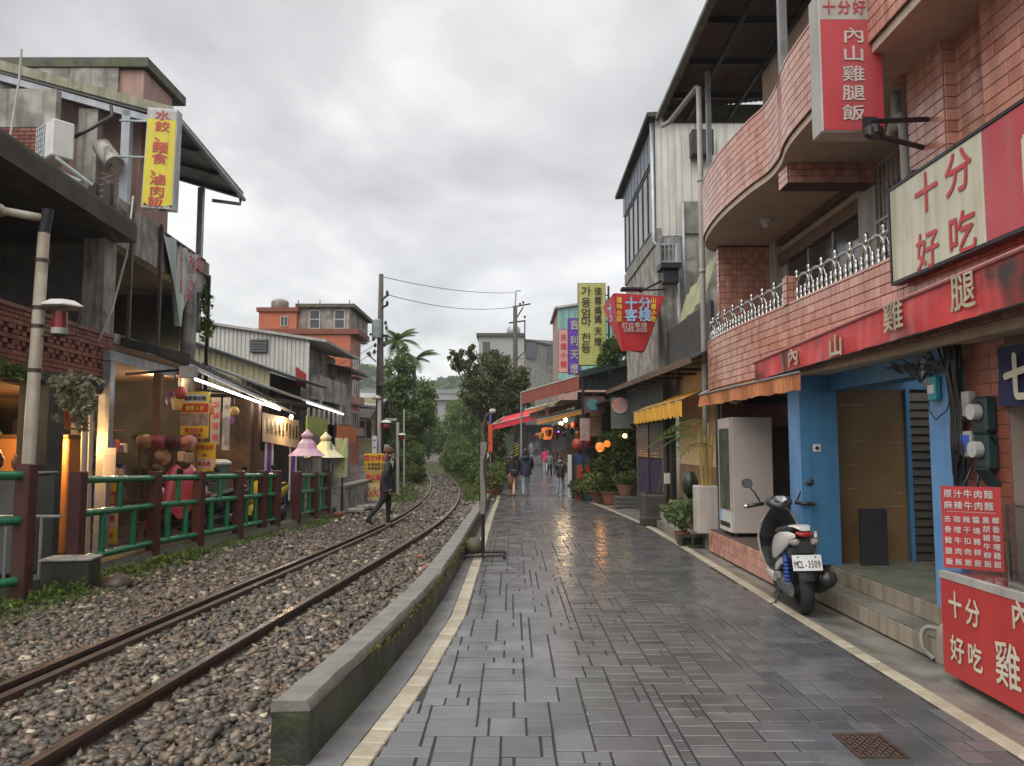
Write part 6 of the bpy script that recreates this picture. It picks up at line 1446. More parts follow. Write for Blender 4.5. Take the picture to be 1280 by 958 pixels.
# shelves of souvenirs at the back of the rental shop
for k, (y0, y1, lab) in enumerate(((13.2, 14.8, 'souvenir shelf with colourful goods deep in the hat shop'), (15.2, 17.2, 'second souvenir shelf deeper in the hat shop'), (8.6, 10.3, 'shelf of bottles and boxes behind the rusty pole'))):
    t = thing('souvenir_shelf', (fc(y0, -1.6), y0, -.07), lab, 'shelf', 'shelves in the old house'); rq = random.Random(20 + k)
    for z in (.45, .95, 1.45, 1.95): fb('shelf_board', 'wood', t, y0, y1, -1.75, -1.3, z, z + .03)
    fb('side', 'wood', t, y0 - .04, y0 - .002, -1.75, -1.3, -.07, 2.1)
    for z in (.48, .98, 1.48):
        y = y0 + .05
        while y < y1 - .2:
            w_ = rq.uniform(.1, .25); h = rq.uniform(.12, .36); mb = MB(); mb.cbox((fc(y, -1.5), y + w_ / 2, z + h / 2), (.22, w_ * .9, h), .02, FR); mb.build('goods', mat('goods %d' % rq.randrange(6), [(.4, .08, .06), (.4, .28, .1), (.12, .1, .3), (.45, .4, .33), (.1, .2, .12), (.45, .2, .05)][rq.randrange(6)], None, .6), t); y += w_ + rq.uniform(0, .1)

for k in range(12):
    y = 13.7 + k * .52; q = e0.lerp(e1, (y - 13.2) / 7.8) + Vector((-.35 - .25 * (k % 3), 0, -.5 - .12 * (k % 2))); hang_lantern(q, .22 + .05 * (k % 3), mat('ornament %d' % (k % 5), (.4, .1, .1), None, .6), 'small %s ornament under the black awning, %s from its near end' % (('red', 'amber', 'purple', 'orange', 'teal')[k % 5], ORD[k]), 'hanging_ornament', bool(k % 2))
for o in [o for o in col.objects if o.name.startswith('hanging_ornament')]: o['group'] = 'ornaments under the black awning'
# ================================================================ greenery helpers
def leaf_cloud(name, blobs, n, size, m, parent=None, clumps=26, tight=.17, flat=.0, long=1.7, kind=None):
    """leaf faces gathered in clumps through ellipsoids; blobs = [(centre, (rx, ry, rz))]"""
    C = []; w_ = np.array([b[1][0] * b[1][1] * b[1][2] for b in blobs]) ** .67; w_ /= w_.sum()
    for (c, r), k in zip(blobs, np.maximum(3, (w_ * clumps * len(blobs)).astype(int))):
        d = RNG.normal(size=(k, 3)); d /= np.linalg.norm(d, axis=1)[:, None]; rad = RNG.uniform(.35, 1, (k, 1)) ** .6
        C.append(np.c_[np.array(c) + d * rad * np.array(r), np.full(k, (r[0] * r[1] * r[2]) ** (1 / 3))])
    C = np.concatenate(C); idx = RNG.integers(0, len(C), n)
    P = C[idx, :3] + RNG.normal(size=(n, 3)) * (C[idx, 3:4] * tight)
    a = RNG.normal(size=(n, 3)); a[:, 2] *= (1 - flat); a /= np.linalg.norm(a, axis=1)[:, None]
    b = np.cross(a, RNG.normal(size=(n, 3))); b /= np.linalg.norm(b, axis=1)[:, None] + 1e-9
    s = size * RNG.uniform(.6, 1.3, (n, 1)); nn = np.cross(a, b)
    V = np.stack([P - a * s * long * .5, P + b * s * .42 + nn * s * .12, P + a * s * long * .5, P - b * s * .42 + nn * s * .12], 1)
    if parent is not None: V = V - np.array(wloc(parent))[None, None, :]
    F = np.arange(n * 4).reshape(-1, 4); o = mesh_from_np(name, V.reshape(-1, 3), F, m, parent)
    if kind: o['kind'] = kind
    return o
def limbs(parent, base, tips, r0, m, name='trunk', seed=0):
    rr = random.Random(seed); base = Vector(base); mb = MB(); top = sum((Vector(t) for t in tips), Vector()) / len(tips); fork = base.lerp(top, .42) + Vector((rr.uniform(-.1, .1), rr.uniform(-.1, .1), 0))
    mb.tube([base - UP * .1, base.lerp(fork, .5) + Vector((rr.uniform(-.06, .06), 0, 0)), fork], [r0 * 1.2, r0, r0 * .75], 8)
    for t in tips:
        t = Vector(t); mid = fork.lerp(t, .5) + Vector((rr.uniform(-.2, .2), rr.uniform(-.2, .2), rr.uniform(0, .2))); mb.tube([fork - UP * .05, mid, t], [r0 * .55, r0 * .35, r0 * .12], 6)
    mb.build(name, m, parent, smooth=True)
LM = dict(dk=leafmat('dark leaf', (.025, .052, .012), (.05, .09, .02), (.10, .145, .035)), md=leafmat('mid leaf', (.04, .08, .016), (.08, .135, .028), (.16, .21, .05)),
          lt=leafmat('light leaf', (.06, .10, .02), (.115, .17, .03), (.21, .26, .06)), yl=leafmat('yellow green leaf', (.06, .09, .015), (.13, .16, .03), (.25, .26, .07)),
          ol=leafmat('olive leaf', (.04, .052, .016), (.085, .095, .03), (.16, .165, .06)), pale=leafmat('pale succulent leaf', (.16, .19, .11), (.32, .34, .23), (.5, .5, .38)), gr=leafmat('grass blade', (.05, .095, .016), (.11, .18, .028), (.2, .27, .05)))
def tree(name, label, base, blobs, n, size, lm, trunk=.15, clumps=26, tight=.17, group=None, cat='tree', seed=0):
    t = thing(name, base, label, cat, group); leaf_cloud('crown', blobs, n, size, lm, t, clumps, tight); limbs(t, base, [b[0] for b in blobs], trunk, M['bark'], 'trunk', seed); return t

# ---------------------------------------------------------------- hills, viaduct, haze
HP = [(-700, 50), (300, 60), (380, 90), (430, 108), (455, 102), (475, 92), (500, 84), (530, 80), (548, 85), (562, 89), (578, 84), (600, 72), (640, 74), (700, 66), (900, 50), (2000, 35)]
def hill(Y, sc, dz, name, m, seed):
    rr = np.random.default_rng(seed); g = []
    for j in range(26):
        v = j / 25; row = []
        for i in range(241):
            px = -400 + i * 10; x = (px - 640) / 961 * Y; h = float(np.interp(px, [q[0] for q in HP], [q[1] for q in HP])) / 961 * Y * sc + 1.65 + dz
            b = math.sin(x * .11 + seed) * .04 + math.sin(x * .043 + 2 * seed) * .06
            z = -3 + (h * (1 + b) + 3) * math.sin(v * math.pi / 2) ** .8; row.append((x + rr.normal(0, Y * .002), Y - 40 + v * 70 + rr.normal(0, 1.5), z + rr.normal(0, Y * .0028) * (v > .05)))
        g.append(row)
    mb = MB(); mb.sheet(g); return mb.build(name, m, None, kind='structure')
hm = mat('forest hill', (.03, .052, .018), (.055, .085, .028), .9, .18, 1.0, .5)
h1 = hill(330, 1.0, 0, 'hill', hm, 1); h2 = hill(230, .62, 0, 'hill', hm, 4)
for ho_, Yh_, sc__, k_ in ((h1, 330, 1., 9000), (h2, 230, .62, 9000)):
    px = RNG.uniform(330, 800, k_); v = RNG.random(k_) ** .6; Y_ = Yh_ - 40 + v * 70; hh = np.interp(px, [q[0] for q in HP], [q[1] for q in HP]) / 961 * Yh_ * sc__ + 1.65; z = -3 + (hh + 3) * np.sin(v * np.pi / 2) ** .8
    P = np.c_[(px - 640) / 961 * Yh_, Y_, z + .3]; r_ = RNG.uniform(.8, 2.2, k_)[:, None]; d = RNG.normal(size=(3, k_, 3)); d[1, :, 2] = np.abs(d[1, :, 2]); V = np.stack([P - d[0] * r_ * .6, P + d[1] * r_ * .6, P + d[0] * r_ * .6 + d[2] * .3, P - d[1] * r_ * .4], 1)
    mesh_from_np('forest', V.reshape(-1, 3), np.arange(k_ * 4).reshape(-1, 4), LM['dk'], ho_)['kind'] = 'stuff'
VD = thing('viaduct', (-20, 165, 0), 'long pale concrete road viaduct crossing far behind the trees', 'bridge')
a, b = onY(380, 489, 165), onY(700, 492, 165)
mb = MB(); mb.bb((a.x, 165, a.z - 1.9), (b.x, 172, a.z - .6)); mb.build('deck', mat('far concrete', (.30, .31, .32), (.25, .26, .27), .7, .3), VD)
mb = MB(); mb.bb((a.x, 164.8, a.z - .6), (b.x, 165, a.z + .35)); mb.build('barrier', mat('far barrier', (.22, .24, .26), None, .7, .3), VD)
for px in (400, 440, 480, 521, 553, 585, 620, 660): q = onY(px, 495, 167); mb = MB(); mb.bb((q.x - .9, 166, -1), (q.x + .9, 170, a.z - 1.9)); mb.build('pier', MATS['far concrete'], VD)

# ---------------------------------------------------------------- left: houses further along
CM = thing('cream_metal_house', (-7.5, 20.6, 0), 'low house of cream ribbed sheet behind the black awning', 'house')
xr_ = onY(338, 460, 20.6).x
ribbed(CM, (-9.6, 20.6, 0), XR, xr_ + 9.6, 2.7, 4.75, 3.68, 'corry', .15, .025)
mb = MB(); mb.bb((-9.55, 20.66, -.1), (xr_ - .02, 23.7, 3.6)); mb.build('wall', M['dark'], CM)
mb = MB(); mb.slab((-9.8, 20.45, 4.86), (xr_ + .75, 20.45, 3.45), (xr_ + .75, 23.8, 3.45), (-9.8, 23.8, 4.86), .07); mb.build('roof', M['corrd'], CM)
WM = thing('white_metal_house', (-7.5, 24, 0), 'white ribbed sheet metal house with a louvred window', 'house')
xr2 = onY(386, 423, 24).x
ribbed(WM, (-11, 24, 0), XR, xr2 + 11, 2.9, 5.65, 4.98, 'corrw', .13, .025)
mb = MB(); mb.bb((-10.9, 24.06, -.1), (xr2 - .3, 29, 4.9)); mb.build('wall', M['oldconc'], WM)
mb = MB(); mb.slab((-11.2, 23.85, 5.78), (xr2 + .6, 23.85, 4.95), (xr2 + .6, 29, 4.95), (-11.2, 29, 5.78), .08); mb.build('roof', M['palepaint'], WM)
a, b = onY(313, 441, 23.95), onY(335, 424, 23.95); mb = MB(); mb.bb((a.x, 23.93, a.z), (b.x, 23.96, b.z)); lw = mb.build('window', M['darksteel'], WM)
for i in range(5): z = a.z + (b.z - a.z) * (i + .5) / 5; mb = MB(); mb.box(((a.x + b.x) / 2, 23.91, z), (b.x - a.x - .03, .04, .05), Matrix.Rotation(.5, 3, 'X')); mb.build('louvre', M['steel'], lw)
mb = MB(); mb.bb((xr2 - .3, 24.3, 3.1), (xr2 + .25, 28.5, 3.9)); mb.build('balcony', M['oldconc'], WM)
mb = MB(); mb.tube([(xr2 + .02, 23.9, 4.85), (xr2 + .02, 23.9, 2.9)], .04, 6); mb.build('drain_pipe', M['white'], WM)
for y in (24.6, 27.5): mb = MB(); mb.bb((xr2 + .05, y, -.1), (xr2 + .25, y + .25, 3.1)); mb.build('pillar', M['palepaint'], WM)
RF = MB(); a, b = onY(371, 481, 23), onY(381, 459, 23); RF.slab((a.x, 22.9, a.z), (b.x, 23.2, a.z - .12), (b.x, 23.2, b.z - .2), (a.x, 22.9, b.z), .02); prop(RF.build('red_flag', mat('plain red flag', (.5, .06, .04), None, .6)), 'small plain red flag hanging before the white metal house', 'flag')
GM = thing('grey_balcony_house', (-7, 27.5, 0), 'narrow grey house with a dark roof next to the orange building', 'house')
xa, xb = onY(392, 460, 28).x, onY(408, 460, 28).x
ribbed(GM, (xa - 1.5, 28, 0), XR, xb - xa + 1.5, 3.4, 5.0, 4.85, 'corrw', .2, .03)
mb = MB(); mb.bb((xa - 1.5, 28.06, -.1), (xb + .3, 31, 4.6)); mb.build('wall', M['oldconc'], GM)
mb = MB(); mb.slab((xa - 1.7, 27.8, 5.1), (xb + .95, 27.8, 4.45), (xb + .95, 31, 4.45), (xa - 1.7, 31, 5.1), .08); mb.build('roof', M['corrd'], GM)
window(GM, (xb + .1, 28.0, 1.2), XR, .5, 1.3, 2, 1, 'palepaint', 'glass'); mb = MB(); mb.bb((xb - .2, 27.6, 2.9), (xb + .6, 28.0, 3.35)); mb.build('balcony', M['oldconc'], GM)
mb = MB(); mb.slab((xa - 2, 25.5, 3.1), (xb + 1.0, 25.5, 2.35), (xb + 1.0, 30, 2.35), (xa - 2, 30, 3.1), .06); mb.build('lean_to', M['rooftop'], GM)

OB = thing('orange_tiled_building', (-7, 32, 0), 'three storey orange tiled building with roof tank', 'building')
Yo = 32; xR = onY(437, 480, Yo).x; zT = onY(430, 418, Yo).z
mb = MB(); mb.bb((-12.5, Yo, -.1), (xR, Yo + 2.2, zT)); mb.build('wall', M['orange'], OB)
for py in (460, 493): z = onY(430, py, Yo).z; mb = MB(); mb.bb((-12.5, Yo - .06, z - .07), (xR + .06, Yo - .005, z + .07)); mb.build('storey_band', mat('dark orange band', (.2, .06, .03), None, .6), OB)
mb = MB(); mb.bb((-12.6, Yo - .1, zT + .002), (xR + .35, Yo + 2.4, zT + .22)); mb.build('parapet', MATS['dark orange band'], OB)
a, b = onY(323, 414, Yo + .5), onY(371, 390, Yo + .5); mb = MB(); mb.bb((a.x, Yo + .5, zT + .225), (b.x, Yo + 5, b.z)); hb = mb.build('stair_tower', M['orange'], OB); mb = MB(); mb.bb((a.x - .08, Yo + .4, b.z + .002), (b.x + .08, Yo + 5.1, b.z + .18)); mb.build('tower_coping', MATS['dark orange band'], OB)
window(OB, onY(351, 408, Yo + .49), XR, .3, .42, 2, 1, 'palepaint', 'glass', .03)
q = onY(350, 388, Yo + 1.5); mb = MB(); mb.lathe((q.x, Yo + 1.5, b.z + .18), [(.34, 0), (.38, .05), (.38, .42), (.3, .5), (.06, .58)], 16); mb.build('water_tank', mat('worn tank steel', (.4, .38, .33), (.2, .17, .14), .4, 6, metal=.6), OB, smooth=True, auto=40)
a, b = onY(373, 412, Yo + .8), onY(437, 385, Yo + .8); mb = MB(); mb.bb((a.x, Yo + .8, zT + .225), (b.x, Yo + 5, b.z)); mb.build('roof_room', M['oldconc'], OB)
for x0, x1 in ((387, 400), (418, 431)): p0 = onY(x0, 411, Yo + .79); p1 = onY(x1, 388, Yo + .79); window(OB, p0, XR, p1.x - p0.x, p1.z - p0.z, 1, 2, 'palepaint', 'glass', .05)
mb = MB(); mb.bb((a.x - .1, Yo + .6, b.z + .002), (b.x + .25, Yo + 5.1, b.z + .15)); mb.build('roof_slab', M['rooftop'], OB)
for px in (373, 400, 437): q = onY(px, 380, Yo + .9); mb = MB(); mb.tube([(q.x, Yo + .9, b.z), (q.x, Yo + .9, b.z + .35)], .02, 5); mb.build('rail_post', M['darksteel'], OB)
for py0, py1 in ((470, 448), (505, 480), (545, 520)):
    z0, z1 = onY(437, py0, Yo).z, onY(437, py1, Yo).z; mb = MB(); mb.bb((xR + .003, Yo + .2, z0), (xR + .25, Yo + 2.0, z0 + .35)); mb.build('balcony', M['pinkwall'], OB)
    window(OB, (xR + .01, Yo + .5, z0 + .4), YF, 1.4, z1 - z0 - .2, 3, 1, 'white', 'glass')
FH = thing('cream_far_house', (-8, 41, 0), 'small cream house with dark roofs beyond the orange building', 'house')
a, b = onY(446, 560, 41), onY(470, 497, 41); mb = MB(); mb.bb((a.x - 2, 41, 0), (b.x, 45, b.z)); mb.build('wall', mat('cream far wall', (.45, .4, .24), None, .7, 3), FH)
mb = MB(); mb.slab((a.x - 2.2, 40, b.z - .2), (b.x + .3, 40, b.z - .5), (b.x + .3, 45.5, b.z + .5), (a.x - 2.2, 45.5, b.z + .6), .12); mb.build('roof', M['corrg'], FH)
mb = MB(); mb.slab((a.x - 2.2, 38.4, 3.3), (b.x + .2, 38.4, 3.0), (b.x + .2, 41, 3.9), (a.x - 2.2, 41, 4.0), .1); mb.build('porch_roof', M['darkconc'], FH)
window(FH, (a.x + .1, 40.99, 2.0), XR, .7, 1.0, 2, 1, 'white', 'glass')
# side road rising to the left of the line
mb = MB(); mb.sheet([[(x0, y, z), (x1, y, z)] for x0, x1, y, z in ((-6.2, -3.5, 21.5, -.11), (-8, -4.0, 25, -.02), (-9, -5.0, 30, .55), (-11, -6.2, 37, 1.1), (-16, -9, 48, 1.6))]); mb.build('side_road', mat('wet side road', (.20, .20, .20), (.14, .13, .13), .25, 1.5), kind='structure')

# ---------------------------------------------------------------- level crossing equipment
def postsign(name, label, px, y0, y1, Y, r_=.05, m='palepaint', cat='post'):
    a, b = onY(px, y1, Y), onY(px, y0, Y); t = thing(name, a, label, cat); mb = MB(); mb.tube([(a.x, Y, -.15), (b.x, Y, b.z)], r_, 8); mb.build('pole', M[m], t, smooth=True, auto=50); return t
Yx = 26.5
def yboard(x0, x1, y0, y1, Y, label, cols, s1, s2=None):
    a, b = onY(x0, y1, Y), onY(x1, y0, Y); t = thing('crossing_notice', (a.x, Y, a.z), label, 'sign', 'yellow crossing notices'); mb = MB(); mb.bb(a, (b.x, Y + .03, b.z)); mb.build('board', cols, t); W, H = b.x - a.x, b.z - a.z
    T = MB()
    for i, ch in enumerate(s1): letter(T, ch, (a.x + W * (i + .5) / len(s1), Y - .01, a.z + H * (.74 if s2 else .5)), XR, UP, W / len(s1), H * (.4 if s2 else .6), .03)
    T.build('lettering', M['red'], t, kind='stuff')
    if s2:
        T = MB()
        for r_ in range(2):
            for i, ch in enumerate(s2): letter(T, ch, (a.x + W * (i + .5) / len(s2), Y - .01, a.z + H * (.38 - .22 * r_)), XR, UP, W / len(s2), H * .2, .02)
        T.build('lettering', M['letterk'], t, kind='stuff')
    for x in (a.x + .1, b.x - .1): mb = MB(); mb.tube([(x, Y + .05, -.15), (x, Y + .05, b.z)], .02, 5); mb.build('leg', M['steel'], t)
yboard(455, 484, 567, 589, 24.0, 'top yellow warning board by the crossing with red characters', M['yellowp'], '請勿停留', '火車通過請注意')
yboard(457, 482, 590, 603, 23.9, 'middle orange faded warning board below the yellow one', mat('faded orange board', (.5, .26, .04), (.45, .3, .1), .6, 5), '禁止進入')
yboard(448, 482, 604, 626, 23.3, 'lowest faded yellow board standing against the low wall', mat('faded yellow board', (.5, .38, .12), (.5, .42, .25), .6, 5), '小心火車')
P = postsign('signal_post', 'tall cream crossing post with red lamp under a white hood', 474, 500, 600, Yx, .07, 'palepaint', 'signal')
q = onY(482, 533, Yx); mb = MB(); mb.lathe(q, [(.13, -.09), (.14, .09)], 12); mb.build('red_lamp', MATS['red lamp glass'], P, smooth=True); mb = MB(); mb.lathe(q + UP * .12, [(.2, 0), (.19, .03), (.08, .09)], 10); mb.build('hood', M['white'], P); mb = MB(); mb.tube([q + UP * .14, onY(474, 529, Yx)], .02, 5); mb.build('arm', M['palepaint'], P)
q = onY(471, 497, Yx); mb = MB(); mb.lathe(q, [(.16, -.06), (.14, .02), (.05, .07)], 12); mb.build('top_lamp', M['palepaint'], P, smooth=True)
P = postsign('signal_post', 'shorter cream crossing post with small red lamp near the trees', 497, 528, 610, 28, .06, 'palepaint', 'signal')
q = onY(502, 547, 28); mb = MB(); mb.lathe(q, [(.1, -.07), (.11, .07)], 10); mb.build('red_lamp', MATS['red lamp glass'], P, smooth=True); mb = MB(); mb.lathe(q + UP * .09, [(.16, 0), (.15, .02), (.06, .06)], 10); mb.build('hood', M['white'], P)
mb = MB(); mb.bb(onY(481, 526, 28), onY(496, 523, 28) + Vector((0, .1, 0))); mb.build('gate_arm', M['palepaint'], P)
for px, y0, y1, Y, lab in ((468, 545, 574, 26.2, 'white kilometre board beside the cream crossing post'), (483, 556, 574, 26.8, 'narrower white board behind the walking person')):
    a, b = onY(px - 3, y1, Y), onY(px + 3, y0, Y); t = thing('white_marker_board', a, lab, 'sign'); mb = MB(); mb.bb(a, b + Vector((0, .03, 0))); mb.build('board', M['white'], t); mb = MB(); mb.tube([((a.x + b.x) / 2, Y + .04, -.1), ((a.x + b.x) / 2, Y + .04, b.z)], .02, 5); mb.build('leg', M['steel'], t)
    for i in range(3): mb = MB(); mb.lathe(((a.x + b.x) / 2, Y - .001, a.z + (b.z - a.z) * (.2 + .3 * i)), [(.04, 0), (.04, .003)], 8, TOWARD); mb.build('blue_dot', mat('blue dot', (.06, .12, .5), None, .5), t)
P = postsign('thin_lamp_post', 'thin pale post standing among the trees left of the track', 505, 512, 600, 33, .035, 'palepaint')
P = postsign('speed_sign', 'round white speed sign reading 35 on a thin post', 606, 566, 592, 30, .02, 'steel', 'sign')
q = onY(606, 569, 29.95); mb = MB(); mb.lathe(q, [(.16, 0), (.16, .01)], 20, TOWARD); mb.build('disc', M['white'], P)
T = TX(); letter(T, '3', q + Vector((-.06, -.02, 0)), XR, UP, .2, .2, .02); letter(T, '5', q + Vector((.06, -.02, 0)), XR, UP, .2, .2, .02); T.build('lettering', M['letterk'], P)

# ---------------------------------------------------------------- utility poles and wires
pw = mat('weathered pole', (.075, .065, .055), (.05, .042, .038), .8, 6, .3)
U1 = thing('utility_pole', (-5.8, 34, 0), 'tall dark utility pole with transformer beside the palm trees', 'pole'); a = onY(474, 560, 34); b = onY(476.5, 343, 34)
mb = MB(); mb.tube([(a.x, 34, -.1), ((a.x + b.x) / 2, 34, b.z * .5), (b.x, 34, b.z)], [.19, .16, .10], 10); mb.build('shaft', pw, U1, smooth=True)
q = onY(471, 411, 33.8); mb = MB(); mb.lathe((q.x, 33.8, q.z), [(.2, -.42), (.22, -.36), (.22, .36), (.12, .42)], 12); mb.build('transformer', mat('blue grey transformer', (.28, .33, .36), None, .5), U1, smooth=True, auto=40)
for px0, py0, px1, py1 in ((477, 375, 486, 368), (477, 385, 485, 381), (462, 418, 486, 420)): mb = MB(); mb.tube([onY(px0, py0, 33.9), onY(px1, py1, 33.9)], .05, 6); mb.build('cross_arm', M['darksteel'], U1)
for i, (px, py) in enumerate(((484, 366), (484, 379), (482, 404), (483, 410), (467, 424), (469, 432), (468, 440), (483, 424), (481, 431))): mb = MB(); mb.lathe(onY(px, py, 33.8), [(.05, -.08), (.07, 0), (.04, .1)], 8); mb.build('insulator', M['darksteel'], U1, smooth=True)
q = onY(475, 483, 33.7); mb = MB(); mb.lathe(q, [(.12, 0), (.16, .12), (.09, .2)], 12, TOWARD); mb.build('loudspeaker', M['darksteel'], U1, smooth=True)
mb = MB(); mb.tube([onY(470, 452, 34), onY(463, 446, 33.5)], .03, 5); q = onY(460, 441, 33.4); mb.tube([onY(463, 446, 33.5), q], [.05, .11], 8); mb.build('street_lamp_arm', M['steel'], U1)
U2 = thing('utility_pole', (.2, 46, 0), 'dark utility pole with cross arms in front of the grey far house', 'pole'); a = onY(644, 560, 46); b = onY(645, 364, 46); b1 = onY(644, 383, 46)
mb = MB(); mb.tube([(a.x, 46, -.2), (b1.x, 46, b1.z)], [.2, .12], 8); mb.build('shaft', pw, U2, smooth=True); mb = MB(); mb.tube([b1, b, b + Vector((.28, 0, .02))], .05, 6); mb.build('top_rod', M['steel'], U2)
for c in (((641, 384), (663, 380)), ((636, 404), (657, 401)), ((645, 399), (654, 384))): mb = MB(); mb.tube([onY(*c[0], 46), onY(*c[1], 46)], .045, 6); mb.build('cross_arm', M['darksteel'], U2)
for px, py in ((654, 379), (656, 397), (650, 381)): mb = MB(); mb.lathe(onY(px, py, 46), [(.04, -.05), (.07, .05), (.03, .12)], 8); mb.build('insulator', M['darksteel'], U2)
mb = MB(); mb.tube([onY(656, 402, 46), onY(656, 440, 46), onY(647, 448, 46)], .04, 6); mb.build('drop_pipe', M['darksteel'], U2)
WG = 'overhead wires between the poles'
def wire(A, B, sag, label, r_=.018): mb = MB(); A, B = Vector(A), Vector(B); mb.tube([A.lerp(B, t) - UP * sag * 4 * t * (1 - t) for t in np.linspace(0, 1, 14)], r_, 4); prop(mb.build('overhead_wire', M['darksteel']), label, 'wire', WG)
wire(onY(478, 346, 34), onY(643, 366, 46), .25, 'topmost overhead wire between the two utility poles'); wire(onY(486, 369, 34), onY(642, 384, 46), .35, 'second overhead wire between the two utility poles')
for i, (py0, py1) in enumerate(((424, 452), (432, 464), (440, 476))): wire(onY(467, py0, 34), onY(400, py1, 26), .1, ('upper service wire running from the pole to the white metal house', 'middle service wire running from the pole to the white metal house', 'lower service wire running from the pole to the white metal house')[i], .012)

# ---------------------------------------------------------------- far grey house on the right
GF = thing('grey_far_house', (0, 106, 0), 'grey concrete house with dark windows behind the big tree', 'house')
Yg = 106; a, b = onY(598, 500, Yg), onY(660, 420, Yg)
ribbed(GF, (a.x, Yg, 0), XR, b.x - a.x - .5, onY(600, 448, Yg).z, onY(600, 421, Yg).z, onY(640, 418, Yg).z, 'corrg', .3, .05)
mb = MB(); mb.bb((a.x + .05, Yg + .06, -.2), (b.x - .5, Yg + 6, onY(600, 422, Yg).z)); mb.build('wall', M['oldconc'], GF)
mb = MB(); q = onY(697, 432, Yg + 3).z; mb.prism([(b.x - .45, Yg, -.2), (6.2, Yg + 2, -.2), (6.2, Yg + 6, -.2), (b.x - .45, Yg + 6, -.2)], (0, 0, onY(660, 424, Yg).z + .2)); mb.build('wing_wall', M['conc'], GF)
mb = MB(); mb.bb((a.x - .3, Yg - .4, onY(600, 421, Yg).z), (b.x - .4, Yg + 6, onY(600, 417, Yg).z)); mb.build('roof', M['darkconc'], GF)
mb = MB(); mb.slab((b.x - .5, Yg - .3, onY(660, 424, Yg).z), (6.5, Yg + 1.7, onY(697, 433, Yg).z + .3), (6.5, Yg + 6, onY(697, 433, Yg).z + .3), (b.x - .5, Yg + 6, onY(660, 424, Yg).z), .2); mb.build('wing_roof', M['darkconc'], GF)
for x0, x1, y0, y1 in ((604, 612, 428, 442), (658, 670, 428, 448), (684, 696, 433, 456)): p0, p1 = onY(x0, y1, Yg - .05), onY(x1, y0, Yg - .05); window(GF, (p0.x, Yg - .05 + (.3 if x0 > 650 else 0) * 0, p0.z), XR, p1.x - p0.x, p1.z - p0.z, 2, 1, 'darksteel', 'glass', .08)
q = onY(642, 417, Yg + 1); mb = MB(); mb.lathe((q.x, Yg + 1, q.z - .1), [(.9, 0), (.95, .1), (.95, .7), (.7, 1.05), (.1, 1.2)], 12); mb.build('roof_tank', M['steel'], GF, smooth=True, auto=40)

# ---------------------------------------------------------------- trees
def bl(px, py, Y, rx, rz, ry=None): q = onY(px, py, Y); return ((q.x, q.y, q.z), (rx, ry or rx, rz))
tree('broad_tree', 'broad olive green tree leaning over the path entrance', (-1.0, 38, -.1), [bl(606, 470, 38, 1.15, .95), bl(580, 450, 37.5, .7, .55), bl(632, 478, 38.5, 1.1, .9), bl(612, 500, 38, 1.2, .8), bl(640, 505, 38, .9, .8), bl(592, 490, 37, .7, .6), bl(620, 452, 38.5, .8, .5), bl(570, 440, 37, .4, .35), bl(648, 470, 39, .6, .7), bl(625, 525, 38, 1.0, .6), bl(565, 452, 36.8, .35, .3), bl(595, 438, 37.5, .4, .3)], 10500, .12, LM['ol'], .2, 20, .15)
tree('dense_tree', 'dense dark green round tree under the palms', (-6.6, 44, 0), [bl(498, 470, 44, .9, 1.1), bl(490, 505, 44, 1.0, 1.2), bl(515, 500, 44.5, 1.3, 1.3), bl(500, 540, 44, 1.3, 1.2), bl(522, 520, 43.5, .9, 1.0), bl(505, 450, 44.5, .6, .7), bl(485, 535, 43, .8, 1.2)], 15000, .12, LM['md'], .2, 34, .15)
def palm(label, base, top, n, L, m, seed, name='palm_tree'):
    rr = random.Random(seed); base, top = Vector(base), Vector(top); t = thing(name, base, label, 'palm'); mb = MB(); mb.tube([base, base.lerp(top, .5) + Vector((.1, 0, 0)), top], [.16, .13, .1], 8); mb.build('trunk', M['bark'], t, smooth=True)
    mb = MB()
    for k in range(n):
        a = k * 2.4 + rr.uniform(-.3, .3); el = rr.uniform(.1, 1.15); l_ = L * rr.uniform(.8, 1.1); pts = []
        for s_ in np.linspace(0, 1, 9):
            r_ = l_ * s_ * math.cos(el * (1 - .3 * s_)); z = l_ * (math.sin(el) * s_ - .75 * s_ * s_ * (1.1 - .4 * math.sin(el))); pts.append(top + Vector((r_ * math.cos(a), r_ * math.sin(a), z)))
        for i in range(8):
            p, q = pts[i], pts[i + 1]; d = (q - p).normalized(); side = d.cross(UP).normalized() if abs(d.z) < .99 else XR
            for f_ in (0, .33, .66):
                o = p.lerp(q, f_); w_ = L * .22 * math.sin(math.pi * min(1, (i + f_) / 8 * .9 + .12))
                for sg in (-1, 1): tip = o + side * sg * w_ + d * w_ * .7 - UP * w_ * .5; mb.add([o - d * .03 * L / 2, o + d * .06 * L / 2, tip], [(0, 1, 2)])
    mb.build('crown', m, t)
palm('tall palm tree, the taller one above the dense tree', (-6.9, 48, 0), onY(497, 427, 48), 15, 1.9, LM['md'], 1); palm('palm tree with drooping fronds, slightly lower than the tall palm', (-6.1, 46, 0), onY(518, 452, 46), 14, 2.0, LM['md'], 2)
tree('far_tree', 'light green rounded tree over the far end of the track', (-5.5, 78, -.2), [bl(578, 520, 78, 2.2, 1.8), bl(562, 535, 77, 1.8, 1.6), bl(592, 535, 79, 2.0, 2.0), bl(575, 550, 78, 2.3, 1.6), bl(555, 553, 76, 1.3, 1.0)], 9000, .2, LM['lt'], .3, 30, .15)
tree('far_tree', 'darker tree standing left of the far track', (-9.5, 76, -.2), [bl(520, 535, 76, 1.8, 2.2), bl(524, 552, 75, .9, 1.4), bl(512, 520, 77, 1.4, 1.6)], 6000, .2, LM['md'], .3, 30, .15)
